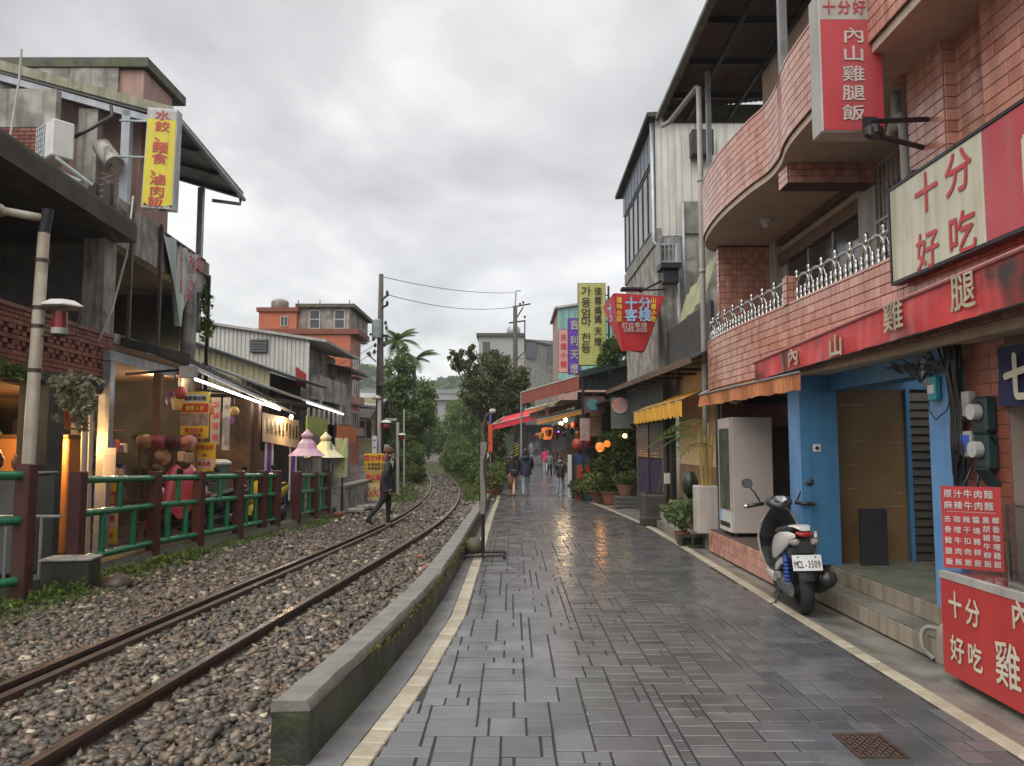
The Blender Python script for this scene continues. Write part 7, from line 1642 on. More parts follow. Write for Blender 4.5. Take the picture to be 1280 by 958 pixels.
tree('far_tree', 'dark tree closing the view behind the curve of the line', (-14, 100, -.2), [bl(538, 540, 96, 2.6, 2.4), bl(556, 548, 96, 2.0, 2.0), bl(528, 555, 94, 1.6, 1.6)], 6000, .24, LM['dk'], .3, 30, .15)
tree('far_tree', 'dark tree mass behind the broad olive tree', (-1, 60, -.2), [bl(600, 520, 60, 1.8, 2.0), bl(620, 535, 60, 1.6, 1.8), bl(588, 545, 58, 1.3, 1.3)], 7000, .17, LM['dk'], .25, 30, .15)
# shrubs along the line
for i, (blobs, lm, n, lab) in enumerate((
    ([bl(600, 575, 34, .8, .6), bl(585, 580, 37, .9, .6)], LM['md'], 3500, 'green shrub behind the speed sign'), ([bl(583, 577, 42, .9, .6), bl(570, 577, 47, .8, .55)], LM['lt'], 3000, 'light green shrub along the far right side of the rails'),
    ([bl(615, 560, 33, .55, .7), bl(610, 545, 34, .5, .6)], LM['ol'], 3000, 'loose olive shrub under the banner pole'), ([bl(512, 580, 38, .8, .7), bl(505, 560, 40, .8, .9)], LM['md'], 3500, 'dark green shrub at the foot of the dense tree'),
    ([bl(520, 592, 36, .5, .35)], LM['lt'], 1200, 'small low shrub close to the left side of the rails'), ([bl(563, 570, 62, 1.1, .8), bl(578, 566, 55, 1.2, .9)], LM['md'], 3500, 'bushy hedge further down the right side of the rails'))):
    q = blobs[0][0]; t = thing('shrub', (q[0], q[1], -.15), lab, 'shrub', 'shrubs along the railway'); leaf_cloud('foliage', blobs, n, .085 if q[1] < 40 else .12, lm, t, 22, .17); limbs(t, (q[0], q[1], -.15), [b[0] for b in blobs] + [(q[0] + .2, q[1], q[2])], .04, M['bark'], 'stem', i)
def grass(name, label, zones, m):
    V = []
    for x0, x1, y0, y1, n, h, zf in zones:
        x = RNG.uniform(0, 1, n); y = RNG.uniform(y0, y1, n); xx = np.array([x0(b) + (x1(b) - x0(b)) * a for a, b in zip(x, y)]); z = np.array([zf(b) for b in y])
        keep = RNG.random(n) < .35 + .65 * (np.sin(xx * 2.1 + y * 1.3) + np.sin(y * 2.7 - xx) > -.2); xx, y, z = xx[keep], y[keep], z[keep]; k = len(xx)
        a = RNG.uniform(0, 6.28, k); hh = h * RNG.uniform(.4, 1.2, k); l_ = RNG.normal(0, .5, (k, 2)) * hh[:, None]; w_ = hh * .16
        P = np.c_[xx, y, z]; d = np.c_[np.cos(a), np.sin(a), 0 * a] * w_[:, None]; mid = P + np.c_[l_ * .35, hh * .6]; tip = P + np.c_[l_, hh]
        V.append(np.stack([P - d, P + d, mid + d * .7, tip], 1))
    V = np.concatenate(V); o = mesh_from_np(name, V.reshape(-1, 3), np.arange(len(V) * 4).reshape(-1, 4), m); prop(o, label, 'grass', kind='stuff')
zb_ = lambda y: -.15 + zt(y)
grass('grass', 'grass and weeds growing beside the rails and the fence', [
    (lambda y: tc_(y) + .75, lambda y: min(tc_(y) + 2.3, sl(y) - .4), 25, 75, 16000, .2, zb_), (lambda y: tc_(y) - 2.6, lambda y: tc_(y) - .8, 23, 75, 16000, .17, zb_), (lambda y: tc_(y) - .4, lambda y: tc_(y) + .4, 32, 75, 5000, .1, zb_),
    (lambda y: fx(y) - .02, lambda y: fx(y) + .55, 7.5, 20, 4200, .07, lambda y: -.13), (lambda y: fx(y) + .1, lambda y: fx(y) + 1.0, 7.5, 13, 3800, .05, lambda y: -.13), (lambda y: sl(y) - .62, lambda y: sl(y) - .40, 11, 20, 500, .09, zb_)], LM['gr'])
# low leafy weeds at the fence foot
mo = leaf_cloud('weeds', [((-5.4 + .04 * i, 8.3 + i * .55, -.08), (.28, .22, .07)) for i in range(9)], 2600, .035, LM['gr'], None, 8, .2); prop(mo, 'low green weeds at the foot of the fence', 'weeds', kind='stuff')

mo = leaf_cloud('moss', [((interp(WALL_R, y) + .004, y, zp(y) + .235 + .03 * math.sin(y * 5)), (.012, .16, .03)) for y in np.arange(5.2, 12.5, .27)], 2600, .011, LM['yl'], None, 6, .3); prop(mo, 'thin green moss along the face of the low wall', 'moss', kind='stuff')
# ================================================================ scooters
def ring(y, cx, cz, w_, h, n=14, p=2.6, tilt=0.):
    out = []
    for k in range(n):
        a = 2 * math.pi * k / n; c_, s_ = math.cos(a), math.sin(a)
        x = math.copysign(abs(c_) ** (2 / p), c_) * w_ / 2; z = math.copysign(abs(s_) ** (2 / p), s_) * h / 2
        out.append(Vector((cx + x, y + z * tilt, cz + z)))
    return out
def sloft(rings, name, m, par, smooth=True): mb = MB(); mb.loft([r[::-1] for r in rings]); return mb.build(name, m, par, smooth=smooth, local=True, auto=45)
def make_scooter(label, panel, dark, plate=None, group=None):
    S = thing('motor_scooter', (0, 0, 0), label, 'scooter', group); L = dict(local=True)
    def wheel(y, r_, w_):
        mb = MB(); prof = [(r_ - .075, -w_ * .36), (r_ - .03, -w_ * .5), (r_ - .008, -w_ * .33), (r_, 0), (r_ - .008, w_ * .33), (r_ - .03, w_ * .5), (r_ - .075, w_ * .36)]
        mb.lathe((0, y, r_), prof, 28, XR, cap=False); wo = mb.build('wheel', M['rubber'], S, smooth=True, local=True)
        mb = MB(); mb.lathe((0, y, r_), [(r_ - .07, -w_ * .38), (r_ - .085, -w_ * .2), (r_ - .085, w_ * .2), (r_ - .07, w_ * .38)], 24, XR, cap=False)
        for k in range(5):
            a = k * 2 * math.pi / 5; d = Vector((0, math.cos(a), math.sin(a))); mb.tube([Vector((0, y, r_)), Vector((0, y, r_)) + d * (r_ - .08)], .018, 6)
        mb.lathe((0, y, r_), [(.045, -.06), (.045, .06)], 12, XR); mb.build('rim', M['darksteel'], wo, local=True)
    wheel(-.62, .245, .13); wheel(.63, .235, .11)
    # centre tail body, white side fairings, seat
    sloft([ring(.10, 0, .52, .26, .34), ring(-.15, 0, .56, .27, .34), ring(-.45, 0, .60, .27, .30), ring(-.70, 0, .64, .25, .24), ring(-.86, 0, .68, .20, .17), ring(-.90, 0, .69, .15, .12)], 'tail_body', dark, S)
    for sx_ in (-1, 1):
        f_ = sx_
        sloft([ring(.12, f_ * .135, .50, .03, .10, 10), ring(-.05, f_ * .15, .56, .05, .19, 10), ring(-.30, f_ * .165, .63, .06, .23, 10), ring(-.55, f_ * .155, .70, .06, .21, 10), ring(-.78, f_ * .13, .765, .05, .13, 10), ring(-.90, f_ * .10, .80, .03, .04, 10)], 'side_fairing', panel, S)
        sloft([ring(.02, f_ * .13, .37, .03, .08, 8), ring(-.2, f_ * .145, .42, .04, .10, 8), ring(-.42, f_ * .145, .50, .03, .07, 8)], 'lower_fairing', panel, S)
        sloft([ring(.43, f_ * .155, .26, .03, .10, 8), ring(.25, f_ * .165, .27, .035, .09, 8), ring(.0, f_ * .155, .27, .035, .10, 8), ring(-.12, f_ * .14, .28, .02, .06, 8)], 'floor_trim', panel, S)
    sloft([ring(.12, 0, .70, .16, .05), ring(.02, 0, .745, .24, .10), ring(-.22, 0, .765, .27, .11), ring(-.42, 0, .80, .27, .12), ring(-.62, 0, .83, .22, .10), ring(-.72, 0, .84, .14, .05)], 'seat', mat('black seat vinyl', (.015, .015, .016), (.025, .025, .025), .5, 40, .15), S)
    sloft([ring(-.62, 0, .86, .20, .035), ring(-.80, 0, .875, .17, .04), ring(-.92, 0, .86, .10, .03)], 'grab_rail', panel, S)
    sloft([ring(-.86, 0, .815, .15, .05, 10), ring(-.925, 0, .81, .12, .045, 10), ring(-.94, 0, .81, .08, .03, 10)], 'brake_light', mat('red tail lens', (.35, .01, .01), None, .2, coat=.4), S)
    for sx_ in (-1, 1): sloft([ring(-.84, sx_ * .09, .735, .09, .075, 10), ring(-.90, sx_ * .085, .735, .075, .06, 10), ring(-.915, sx_ * .08, .735, .04, .03, 10)], 'tail_lamp', mat('clear lamp lens', (.35, .33, .31), (.2, .15, .12), .12, 30, coat=.5), S)
    # plate carrier, mudguard
    sloft([ring(-.80, 0, .62, .14, .10, 8), ring(-.86, 0, .50, .14, .06, 8), ring(-.90, 0, .38, .13, .03, 8)], 'mudguard', M['blackp'], S)
    if plate:
        rp = Matrix.Rotation(-.3, 3, 'X'); c = Vector((0, -.925, .545)); mb = MB(); mb.cbox(c, (.27, .008, .15), .003, rp); po = mb.build('number_plate', mat('plate white', (.68, .68, .68), None, .4), S, local=True)
        up_ = rp @ UP; T = MB()
        for i, ch in enumerate(plate): letter(T, ch, c + Vector((-.105 + i * .03, 0, 0)) + rp @ Vector((0, -.006, -.012)), XR, up_, .048, .095, .012)
        T.build('lettering', M['letterk'], po, local=True, kind='stuff')
        mb = MB()
        for x in (-.08, .08): mb.lathe(c + rp @ Vector((x, -.006, .055)), [(.008, 0), (.008, .003)], 8, TOWARD)
        mb.build('plate_bolt', M['blackp'], po, local=True, kind='stuff')
    # engine and exhaust
    sloft([ring(.0, -.10, .27, .10, .14, 10), ring(-.25, -.13, .27, .10, .17, 10), ring(-.52, -.135, .26, .09, .18, 10), ring(-.68, -.12, .25, .06, .13, 10)], 'engine_case', mat('grey engine case', (.16, .16, .16), (.11, .11, .11), .45, 8, metal=.4), S)
    sloft([ring(-.05, -.16, .30, .04, .06, 8), ring(-.3, -.185, .33, .035, .09, 8), ring(-.45, -.18, .36, .03, .07, 8)], 'air_filter_cover', mat('grey trim', (.28, .28, .28), None, .4), S)
    mb = MB(); mb.tube([(.05, -.1, .2), (.14, -.3, .17), (.165, -.42, .2)], .025, 8); mb.tube([(.165, -.42, .22), (.18, -.5, .25), (.19, -.80, .36), (.19, -.90, .39), (.19, -.93, .40)], [.055, .075, .085, .08, .05], 14); mb.build('exhaust', M['blackp'], S, smooth=True, local=True)
    mb = MB(); mb.tube([(-.13, -.62, .26), (-.13, -.56, .60)], .022, 10)
    for k in range(7): mb.lathe(Vector((-.13, -.615 + k * .007, .30 + k * .036)), [(.036, -.009), (.038, 0), (.036, .009)], 10)
    mb.build('shock_absorber', mat('blue spring', (.02, .07, .35), None, .3), S, local=True, smooth=True)
    # floor, leg shield, front fender
    mb = MB(); mb.cbox((0, .24, .31), (.30, .44, .05), .02); mb.build('floor_board', M['blackp'], S, local=True)
    sloft([ring(.40, 0, .34, .34, .05, 14, 3), ring(.47, 0, .50, .42, .06, 14, 3), ring(.47, 0, .66, .44, .07, 14, 3), ring(.43, 0, .82, .34, .07, 14, 3), ring(.40, 0, .92, .22, .05, 14, 3)], 'inner_shield', M['blackp'], S)
    mb = MB()
    def shield(z, y, w_): return [Vector((x * w_ / 2, y - abs(x) ** 2 * .08, z)) for x in np.linspace(-1, 1, 11)]
    rows = [shield(.30, .50, .30), shield(.45, .57, .44), shield(.62, .585, .48), shield(.78, .55, .42), shield(.92, .49, .26), shield(.98, .47, .16)]
    mb.sheet(rows); mb.sheet([[p + Vector((0, -.03, 0)) for p in r] for r in rows][::-1])
    for sgn_ in (0, -1): mb.sheet([[r[sgn_] for r in rows], [r[sgn_] + Vector((0, -.03, 0)) for r in rows]])
    mb.build('front_shield', panel, S, local=True, smooth=True)
    for sx_ in (-1, 1): sloft([ring(.50, sx_ * .2, .64, .04, .10, 8), ring(.56, sx_ * .19, .66, .03, .08, 8)], 'indicator', mat('amber lens', (.5, .18, .03), None, .25), S)
    mb = MB()
    for k in range(9):
        pass
    fr = []
    for a in np.linspace(-.2, 1.75, 10): fr.append([Vector((x, .63 - math.cos(a) * -.27 * (1), .235 + math.sin(a) * .27)) if False else Vector((x, .63 + math.cos(a + .4) * .27, .235 + math.sin(a + .4) * .27 - abs(x) * .25)) for x in np.linspace(-.075, .075, 5)])
    mb.sheet(fr); mb.build('front_fender', panel, S, local=True, smooth=True)
    for sx_ in (-1, 1): mb = MB(); mb.tube([(sx_ * .075, .63, .235), (sx_ * .07, .52, .55)], .02, 8); mb.build('fork', M['darksteel'], S, local=True, smooth=True)
    # handlebar
    sloft([ring(.44, 0, 1.0, .20, .12), ring(.36, 0, 1.03, .30, .14), ring(.28, 0, 1.02, .26, .10), ring(.24, 0, 1.0, .14, .06)], 'handlebar_cover', dark, S)
    mb = MB(); mb.tube([(-.17, .33, 1.02), (-.36, .27, 1.0)], .022, 8); mb.build('grip', M['blackp'], S, local=True, smooth=True); mb = MB(); mb.tube([(.17, .33, 1.02), (.36, .27, 1.0)], .022, 8); mb.build('grip', M['blackp'], S, local=True, smooth=True)
    for sx_ in (-1, 1):
        mb = MB(); mb.lathe((sx_ * .375, .266, .998), [(.024, -.015), (.024, .015)], 10, XR); mb.build('bar_end', M['chrome'], S, local=True)
        mb = MB(); mb.tube([(sx_ * .20, .36, 1.04), (sx_ * .25, .37, 1.14), (sx_ * .30, .36, 1.20)], .009, 6); mo_ = mb.build('mirror', M['blackp'], S, local=True, smooth=True)
        sloft([ring(.385, sx_ * .33, 1.25, .05, .05, 10), ring(.37, sx_ * .33, 1.25, .12, .10, 10, 2.6, .15), ring(.35, sx_ * .33, 1.25, .125, .105, 10, 2.6, .15)], 'mirror_shell', M['blackp'], mo_)
        mb = MB(); mb.loft([ring(.346, sx_ * .33, 1.25, .11, .092, 10, 2.6, .15), ring(.344, sx_ * .33, 1.25, .108, .09, 10, 2.6, .15)]); mb.build('mirror_glass', mat('mirror', (.1, .1, .1), None, .04, metal=1, rvar=.01), mo_, local=True)
        mb = MB(); mb.tube([(sx_ * .18, .40, 1.0), (sx_ * .34, .36, .98)], .006, 5); mb.build('brake_lever', M['steel'], S, local=True)
    mb = MB(); mb.add([(-.07, .235, 1.06), (0, .225, 1.03), (.07, .235, 1.06), (.05, .30, 1.1), (0, .31, 1.1), (-.05, .30, 1.1)], [(0, 1, 2, 3, 4, 5)]); mb.build('dash_trim', M['chrome'], S, local=True)
    mb = MB(); mb.tube([(-.10, -.12, .22), (-.2, -.16, .02), (-.26, -.17, .01)], .014, 6); mb.tube([(-.10, -.05, .22), (-.18, -.06, .10)], .012, 6); mb.build('side_stand', M['darksteel'], S, local=True)
    return S
whitep = mat('white scooter paint', (.68, .67, .64), (.62, .61, .58), .22, 3, coat=.6)
sc1 = make_scooter('white and black motor scooter parked by the blue columned porch', whitep, mat('charcoal scooter paint', (.028, .029, .032), None, .3, coat=.3), 'MCL-3509')
sc1.location = (2.985, 8.36, -.012); sc1.rotation_euler = (0, R(-2.5), R(-9))
sgp = 'scooters parked behind the fence'
for lab, pc, loc, rz in (('dark red motor scooter behind the railing under the rain cover', (.12, .012, .02), (-6.1, 14.2, -.075), R(168)), ('black motor scooter behind the railing past the rain cover', (.02, .02, .022), (-5.85, 15.4, -.075), R(160)), ('yellow motor scooter near the gap in the fence', (.55, .38, .03), (-5.35, 17.05, -.08), R(172))):
    s_ = make_scooter(lab, mat('scooter paint ' + lab[:12], pc, None, .25, coat=.5), M['blackp'], None, sgp); s_.location = loc; s_.rotation_euler = (0, R(3), rz)

# ================================================================ people
def person(label, foot, face, h, cols, pose, extra=None, hair='short'):
    """one continuous skinned body; face = heading angle (0 looks along +y); pose: leg swing, knee, arm swing, elbow per side"""
    T_ = thing('person', foot, label, 'person', None, face); s = h / 1.75
    J = {}; E_ = []
    def j(n, p, r_): J[n] = (Vector(p), r_)
    ln = pose.get('lean', 0.)
    def lean(p): p = Vector(p); return Matrix.Rotation(-ln, 3, 'X') @ (p - Vector((0, 0, .92))) + Vector((0, 0, .92))
    b = pose.get('bulk', 1.)
    j('pelvis', (0, 0, .93), (.15 * b, .105 * b)); j('belly', lean((0, .005, 1.1)), (.145 * b, .10 * b)); j('chest', lean((0, 0, 1.30)), (.165 * b, .115 * b)); j('neckb', lean((0, -.01, 1.46)), (.075, .065)); j('neck', lean((0, .01, 1.53)), (.052, .052))
    hd = pose.get('turn', 0.); rt = rotz(hd)
    j('head', lean(Vector((0, .02, 1.62))), (.075, .088)); j('crown', lean(Vector((0, .01, 1.70))), (.065, .075))
    j('nose', lean(Vector((0, 0.02, 1.62)) + rt @ Vector((0, .098, -.005))), (.014, .014))
    E_ += [('pelvis', 'belly'), ('belly', 'chest'), ('chest', 'neckb'), ('neckb', 'neck'), ('neck', 'head'), ('head', 'crown'), ('head', 'nose')]
    for sd, sg in (('L', -1), ('R', 1)):
        a, k, tilt = pose['leg' + sd]; hip = Vector((sg * .085, 0, .90)); j('hip' + sd, hip, (.09 * b, .09 * b))
        d1 = Vector((0, math.sin(a), -math.cos(a))); kn = hip + d1 * .42; j('knee' + sd, kn, (.062, .066)); d2 = Vector((0, math.sin(a - k), -math.cos(a - k))); an = kn + d2 * .40; j('ankle' + sd, an, (.045, .048))
        toe = an + Vector((sg * .02, math.cos(tilt) * .15, -.045 - math.sin(tilt) * .14)); j('toe' + sd, toe, (.042, .028)); hl = an + Vector((0, -.035, -.055)); j('heel' + sd, hl, (.036, .03))
        E_ += [('pelvis', 'hip' + sd), ('hip' + sd, 'knee' + sd), ('knee' + sd, 'ankle' + sd), ('ankle' + sd, 'heel' + sd), ('ankle' + sd, 'toe' + sd)]
        a, k, out = pose['arm' + sd]; sh = lean(Vector((sg * .175 * b, -.005, 1.40))); j('shoulder' + sd, sh, (.072 * b, .07 * b)); d1 = Vector((sg * math.sin(out), math.sin(a), -math.cos(a))).normalized(); el = sh + d1 * .28; j('elbow' + sd, el, (.052 * b, .052 * b))
        d2 = Vector((sg * (math.sin(out) * .4 - pose.get('cross', 0)), math.sin(a + k), -math.cos(a + k))).normalized(); wr = el + d2 * .25; j('wrist' + sd, wr, (.032, .036)); pm_ = wr + d2 * .07; j('palm' + sd, pm_, (.03, .038))
        E_ += [('chest', 'shoulder' + sd), ('shoulder' + sd, 'elbow' + sd), ('elbow' + sd, 'wrist' + sd), ('wrist' + sd, 'palm' + sd)]
        sd_ax = d2.cross(XR).normalized()
        for q, (o_, ll) in enumerate(((-.028, .06), (-.01, .075), (.009, .072), (.027, .055))):
            tip = pm_ + d2 * (ll + .02) + sd_ax * o_ - XR * sg * .015; j('finger%d%s' % (q, sd), tip, (.009, .009)); E_.append(('palm' + sd, 'finger%d%s' % (q, sd)))
        j('thumb' + sd, wr + d2 * .075 + sd_ax * -.05, (.01, .01)); E_.append(('wrist' + sd, 'thumb' + sd))
    names = list(J); zmin = min(J[n][0].z - J[n][1][1] for n in names); me = bpy.data.meshes.new('body'); me.from_pydata([(J[n][0] - UP * zmin) * s for n in names], [(names.index(a), names.index(b_)) for a, b_ in E_], [])
    o = bpy.data.objects.new('body', me); col.objects.link(o); md = o.modifiers.new('skin', 'SKIN'); md.use_smooth_shade = True
    for i, n in enumerate(names): me.skin_vertices[0].data[i].radius = (J[n][1][0] * s, J[n][1][1] * s); me.skin_vertices[0].data[i].use_root = (n == 'pelvis')
    o.modifiers.new('sub', 'SUBSURF').levels = 2; o.modifiers['sub'].render_levels = 2
    dg = bpy.context.evaluated_depsgraph_get(); me2 = bpy.data.meshes.new_from_object(o.evaluated_get(dg)); bpy.data.objects.remove(o); bpy.data.meshes.remove(me)
    zone = {}
    for a, b_ in E_:
        if b_ in ('neck', 'head', 'crown', 'nose'): z = 'skin'
        elif b_.startswith(('palm', 'finger', 'thumb')): z = 'skin'
        elif b_.startswith(('hip', 'knee', 'ankle')): z = 'legs'
        elif b_.startswith(('heel', 'toe')): z = 'shoes'
        else: z = 'top'
        zone[(a, b_)] = z
    mats = [cols['top'], cols['legs'], cols['shoes'], cols.get('skin', M['skin'])]; zi = dict(top=0, legs=1, shoes=2, skin=3)
    for q in mats: me2.materials.append(q)
    segs = [((J[a][0] - UP * zmin) * s, (J[b_][0] - UP * zmin) * s, zi[zone[(a, b_)]], (J[a][1][0] + J[b_][1][0]) / 2 * s) for a, b_ in E_]
    hem = pose.get('hem', .88) * s - zmin * s * 0
    for pl in me2.polygons:
        c = pl.center; best = (9, 0)
        for A, B, z, r_ in segs:
            AB = B - A; t = max(0, min(1, (c - A).dot(AB) / max(1e-9, AB.length_squared))); d = (c - A - AB * t).length - r_
            if d < best[0]: best = (d, z)
        z = best[1]
        if z in (0, 1) and abs(c.x) < .2 * s: z = 0 if c.z > hem - zmin * s else (1 if z == 1 else z)
        if z == 1 and 'bare' in pose and c.z < pose['bare'] * s: z = 3
        pl.material_index = z; pl.use_smooth = True
    bo = bpy.data.objects.new('body', me2); col.objects.link(bo); bo.parent = T_
    hc = (J['head'][0] - UP * zmin) * s; mb = MB()
    def ell(c, rx, ry, rz, z0, z1, n=14, m=8): return [[Vector((c.x + rx * math.cos(f) * math.cos(2 * math.pi * k / n), c.y + ry * math.cos(f) * math.sin(2 * math.pi * k / n), c.z + rz * math.sin(f))) for k in range(n)] for f in np.linspace(z0, z1, m)]
    back = rt @ Vector((0, -.022, 0)) * s
    mb.loft(ell(hc + back + UP * .03 * s, .092 * s, .108 * s, .115 * s, -.35 if hair == 'short' else -.2, 1.5)); 
    if hair == 'long':
        mb.loft([[hc + Vector((w_ * math.cos(2 * math.pi * k / 12), -.055 * s + d * math.sin(2 * math.pi * k / 12), z)) for k in range(12)] for w_, d, z in ((.085 * s, .06 * s, .04 * s), (.11 * s, .075 * s, -.12 * s), (.13 * s, .07 * s, -.3 * s), (.11 * s, .05 * s, -.45 * s), (.05 * s, .03 * s, -.52 * s))])
    mb.build('hair', cols.get('hair', M['hair']), T_, smooth=True, local=True)
    if hair == 'short':
        for sg in (-1, 1): mb = MB(); mb.lathe(hc + rt @ Vector((sg * .085 * s, -.01 * s, -.01 * s)), [(.012 * s, -.03 * s), (.02 * s, 0), (.014 * s, .03 * s)], 8); mb.build('ear', M['skin'], T_, smooth=True, local=True)
    for sg in (-1, 1): mb = MB(); mb.lathe(hc + rt @ Vector((sg * .032, .083, .012)) * s, [(.011 * s, 0), (.004 * s, .006 * s)], 8, rt @ Vector((0, 1, 0))); mb.build('eye', M['hair'], T_, local=True)
    if 'mask' in cols: mb = MB(); mb.loft(ell(hc + rt @ Vector((0, .04, -.045)) * s, .07 * s, .066 * s, .055 * s, -1.2, 1.2)); mb.build('face_mask', cols['mask'], T_, smooth=True, local=True)
    if 'skirt' in cols:
        mb = MB(); mb.loft([[Vector((w_ * math.cos(2 * math.pi * k / 16), d * math.sin(2 * math.pi * k / 16) + .01, z)) * s for k in range(16)] for w_, d, z in ((.14, .11, .98 - zmin), (.185, .15, .82 - zmin), (.18, .15, .6 - zmin), (.16, .14, .34 - zmin))]); mb.build('skirt', cols['skirt'], T_, smooth=True, local=True)
    if 'hem_cloth' in cols:
        mb = MB(); mb.loft([[Vector((w_ * math.cos(2 * math.pi * k / 16), d * math.sin(2 * math.pi * k / 16), z)) * s for k in range(16)] for w_, d, z in ((.15 * b, .115 * b, 1.22 - zmin), (.18 * b, .14 * b, 1.0 - zmin), (.185 * b, .145 * b, .80 - zmin))], cap=False); mb.build('jacket_skirt', cols['top'], T_, smooth=True, local=True)
    if extra: extra(T_, s, hc, J, zmin)
    return T_
def C(n, c, r_=.7): return mat('cloth ' + n, c, tuple(x * .75 for x in c), r_, 18, .15, 60)
def hat_extra(T_, s, hc, J, zmin):
    mb = MB(); c = hc + Vector((0, -.012 * s, .045 * s)); mb.lathe(c, [(.099 * s, -.03 * s), (.104 * s, .0), (.102 * s, .05 * s), (.075 * s, .10 * s), (.02 * s, .115 * s)], 16); mb.build('knit_cap', C('brown cap', (.10, .05, .035)), T_, smooth=True, local=True)
    mb = MB(); mb.cbox(Vector((-.19, -.04, .86 - zmin)) * s, (.09 * s, .2 * s, .24 * s), .03 * s); mb.build('hip_bag', C('black bag', (.015, .015, .017)), T_, local=True)
p = onZ(484, 662, -.15)
person('person in dark jacket, black trousers and brown cap crossing the rails', (p.x, p.y, -.145), R(-78), 1.74, dict(top=C('dark navy jacket', (.016, .017, .026), .5), legs=C('black trousers', (.012, .012, .016)), shoes=C('black sandals', (.014, .013, .013)), hem_cloth=1), dict(legL=(.06, .08, 0), legR=(-.42, .30, .45), armL=(-.15, .55, .12), armR=(-.2, .5, .15), cross=.25, bulk=1.2, turn=R(-35), hem=.86, bare=.13), hat_extra)
def bag_extra(T_, s, hc, J, zmin):
    mb = MB(); mb.cbox(Vector((.09, -.17, .98 - zmin)) * s, (.27 * s, .09 * s, .2 * s), .03 * s); b = mb.build('handbag', C('black handbag', (.012, .012, .012), .4), T_, local=True); mb = MB(); mb.tube([Vector((-.12, -.1, 1.42 - zmin)) * s, Vector((-.02, -.14, 1.2 - zmin)) * s, Vector((.06, -.17, 1.06 - zmin)) * s], .012 * s, 5); mb.build('strap', C('black handbag', (.012, .012, .012)), b, local=True)
p = onZ(640, 621.5, -.2)
person('person with long brown hair, black top and brown skirt walking away', (p.x, p.y, -.2), R(-3), 1.60, dict(top=C('black top', (.014, .013, .016)), legs=M['skin'], shoes=C('brown boots', (.05, .025, .018)), skirt=C('brown skirt', (.17, .075, .035)), hair=mat('brown hair', (.05, .022, .014), (.035, .016, .01), .4, 60)), dict(legL=(.2, .1, 0), legR=(-.22, .3, .3), armL=(.1, .3, .12), armR=(-.1, .2, .15)), bag_extra, 'long')
p = onZ(657, 621, -.2)
def hood_extra(T_, s, hc, J, zmin): mb = MB(); mb.lathe(Vector((0, -.09, 1.42 - zmin)) * s, [(.1 * s, -.06 * s), (.13 * s, 0), (.09 * s, .06 * s)], 12); mb.build('hood', C('navy hoodie', (.014, .02, .04)), T_, smooth=True, local=True)
person('person in navy hoodie and pale grey jeans walking beside the brown skirt', (p.x, p.y, -.2), R(0), 1.74, dict(top=C('navy hoodie', (.014, .02, .04)), legs=C('pale jeans', (.26, .31, .36)), shoes=C('cream sneakers', (.5, .44, .3)), hem_cloth=1), dict(legL=(-.25, .35, .4), legR=(.22, .06, 0), armL=(.25, .5, .15), armR=(.3, .9, .12), bulk=1.22, hem=.82), hood_extra)
p = onZ(701, 617.5, -.2)
person('person in black jacket with white face mask beside the blue kiosk', (p.x, p.y, -.2), R(160), 1.42, dict(top=C('black shell jacket', (.018, .018, .02), .4), legs=C('light blue jeans', (.24, .31, .38)), shoes=C('grey shoes', (.3, .28, .26)), mask=C('white mask', (.7, .7, .7)), hem_cloth=1), dict(legL=(-.28, .1, 0), legR=(.28, .1, 0), armL=(.15, .8, .25), armR=(.1, .6, .2), bulk=1.12, turn=0, hem=.84))
p = onZ(682, 591, -.2)
person('person in bright pink jacket and white trousers further along the path', (p.x, p.y, -.2), R(10), 1.66, dict(top=C('pink jacket', (.62, .03, .12)), legs=C('white trousers', (.66, .65, .62)), shoes=C('white shoes', (.6, .6, .58)), hem_cloth=1), dict(legL=(.12, .05, 0), legR=(-.12, .1, .1), armL=(.1, .5, .2), armR=(.2, .9, .2), bulk=1.2))
p = onZ(687, 597, -.2)
def umb_extra(T_, s, hc, J, zmin):
    mb = MB(); A = hc + Vector((.12, .1, -.35)) * s; B = hc + Vector((-.25, .25, .25)) * s; mb.tube([A, B], .012, 5); mb.loft([[A.lerp(B, t) + (Vector((math.cos(2 * math.pi * k / 10), .3, .6 * math.sin(2 * math.pi * k / 10)))) * r_ for k in range(10)] for t, r_ in ((.2, .12), (.55, .10), (1.0, .02))]); mb.build('furled_umbrella', C('grey umbrella', (.2, .2, .22)), T_, smooth=True, local=True)
person('person in grey top and black trousers carrying a grey umbrella', (p.x, p.y, -.2), R(-20), 1.5, dict(top=C('grey lilac top', (.24, .21, .23)), legs=C('black trousers', (.012, .012, .016)), shoes=C('white shoes', (.6, .6, .58))), dict(legL=(-.2, .4, .4), legR=(.2, .1, 0), armL=(.2, .8, .2), armR=(.1, .9, .2)), umb_extra)
p = onZ(694, 588.5, -.2)
person('person in maroon coat and blue jeans in the market shade', (p.x, p.y, -.2), R(15), 1.72, dict(top=C('maroon coat', (.07, .015, .025)), legs=C('blue jeans', (.04, .05, .09)), shoes=C('white shoes', (.6, .6, .58)), hem_cloth=1), dict(legL=(.15, .05, 0), legR=(-.18, .2, .2), armL=(.1, .6, .2), armR=(.1, .6, .2), bulk=1.1))
p = onY(664, 569, 84)
person('distant person in grey clothes at the end of the path', (p.x, p.y, zp(84)), R(180), 1.68, dict(top=C('grey coat', (.2, .19, .2)), legs=C('grey trousers', (.25, .24, .24)), shoes=C('grey shoes', (.3, .28, .26))), dict(legL=(.12, .05, 0), legR=(-.12, .1, .1), armL=(.05, .2, .15), armR=(.05, .2, .15)))
p = onY(671, 569, 86)
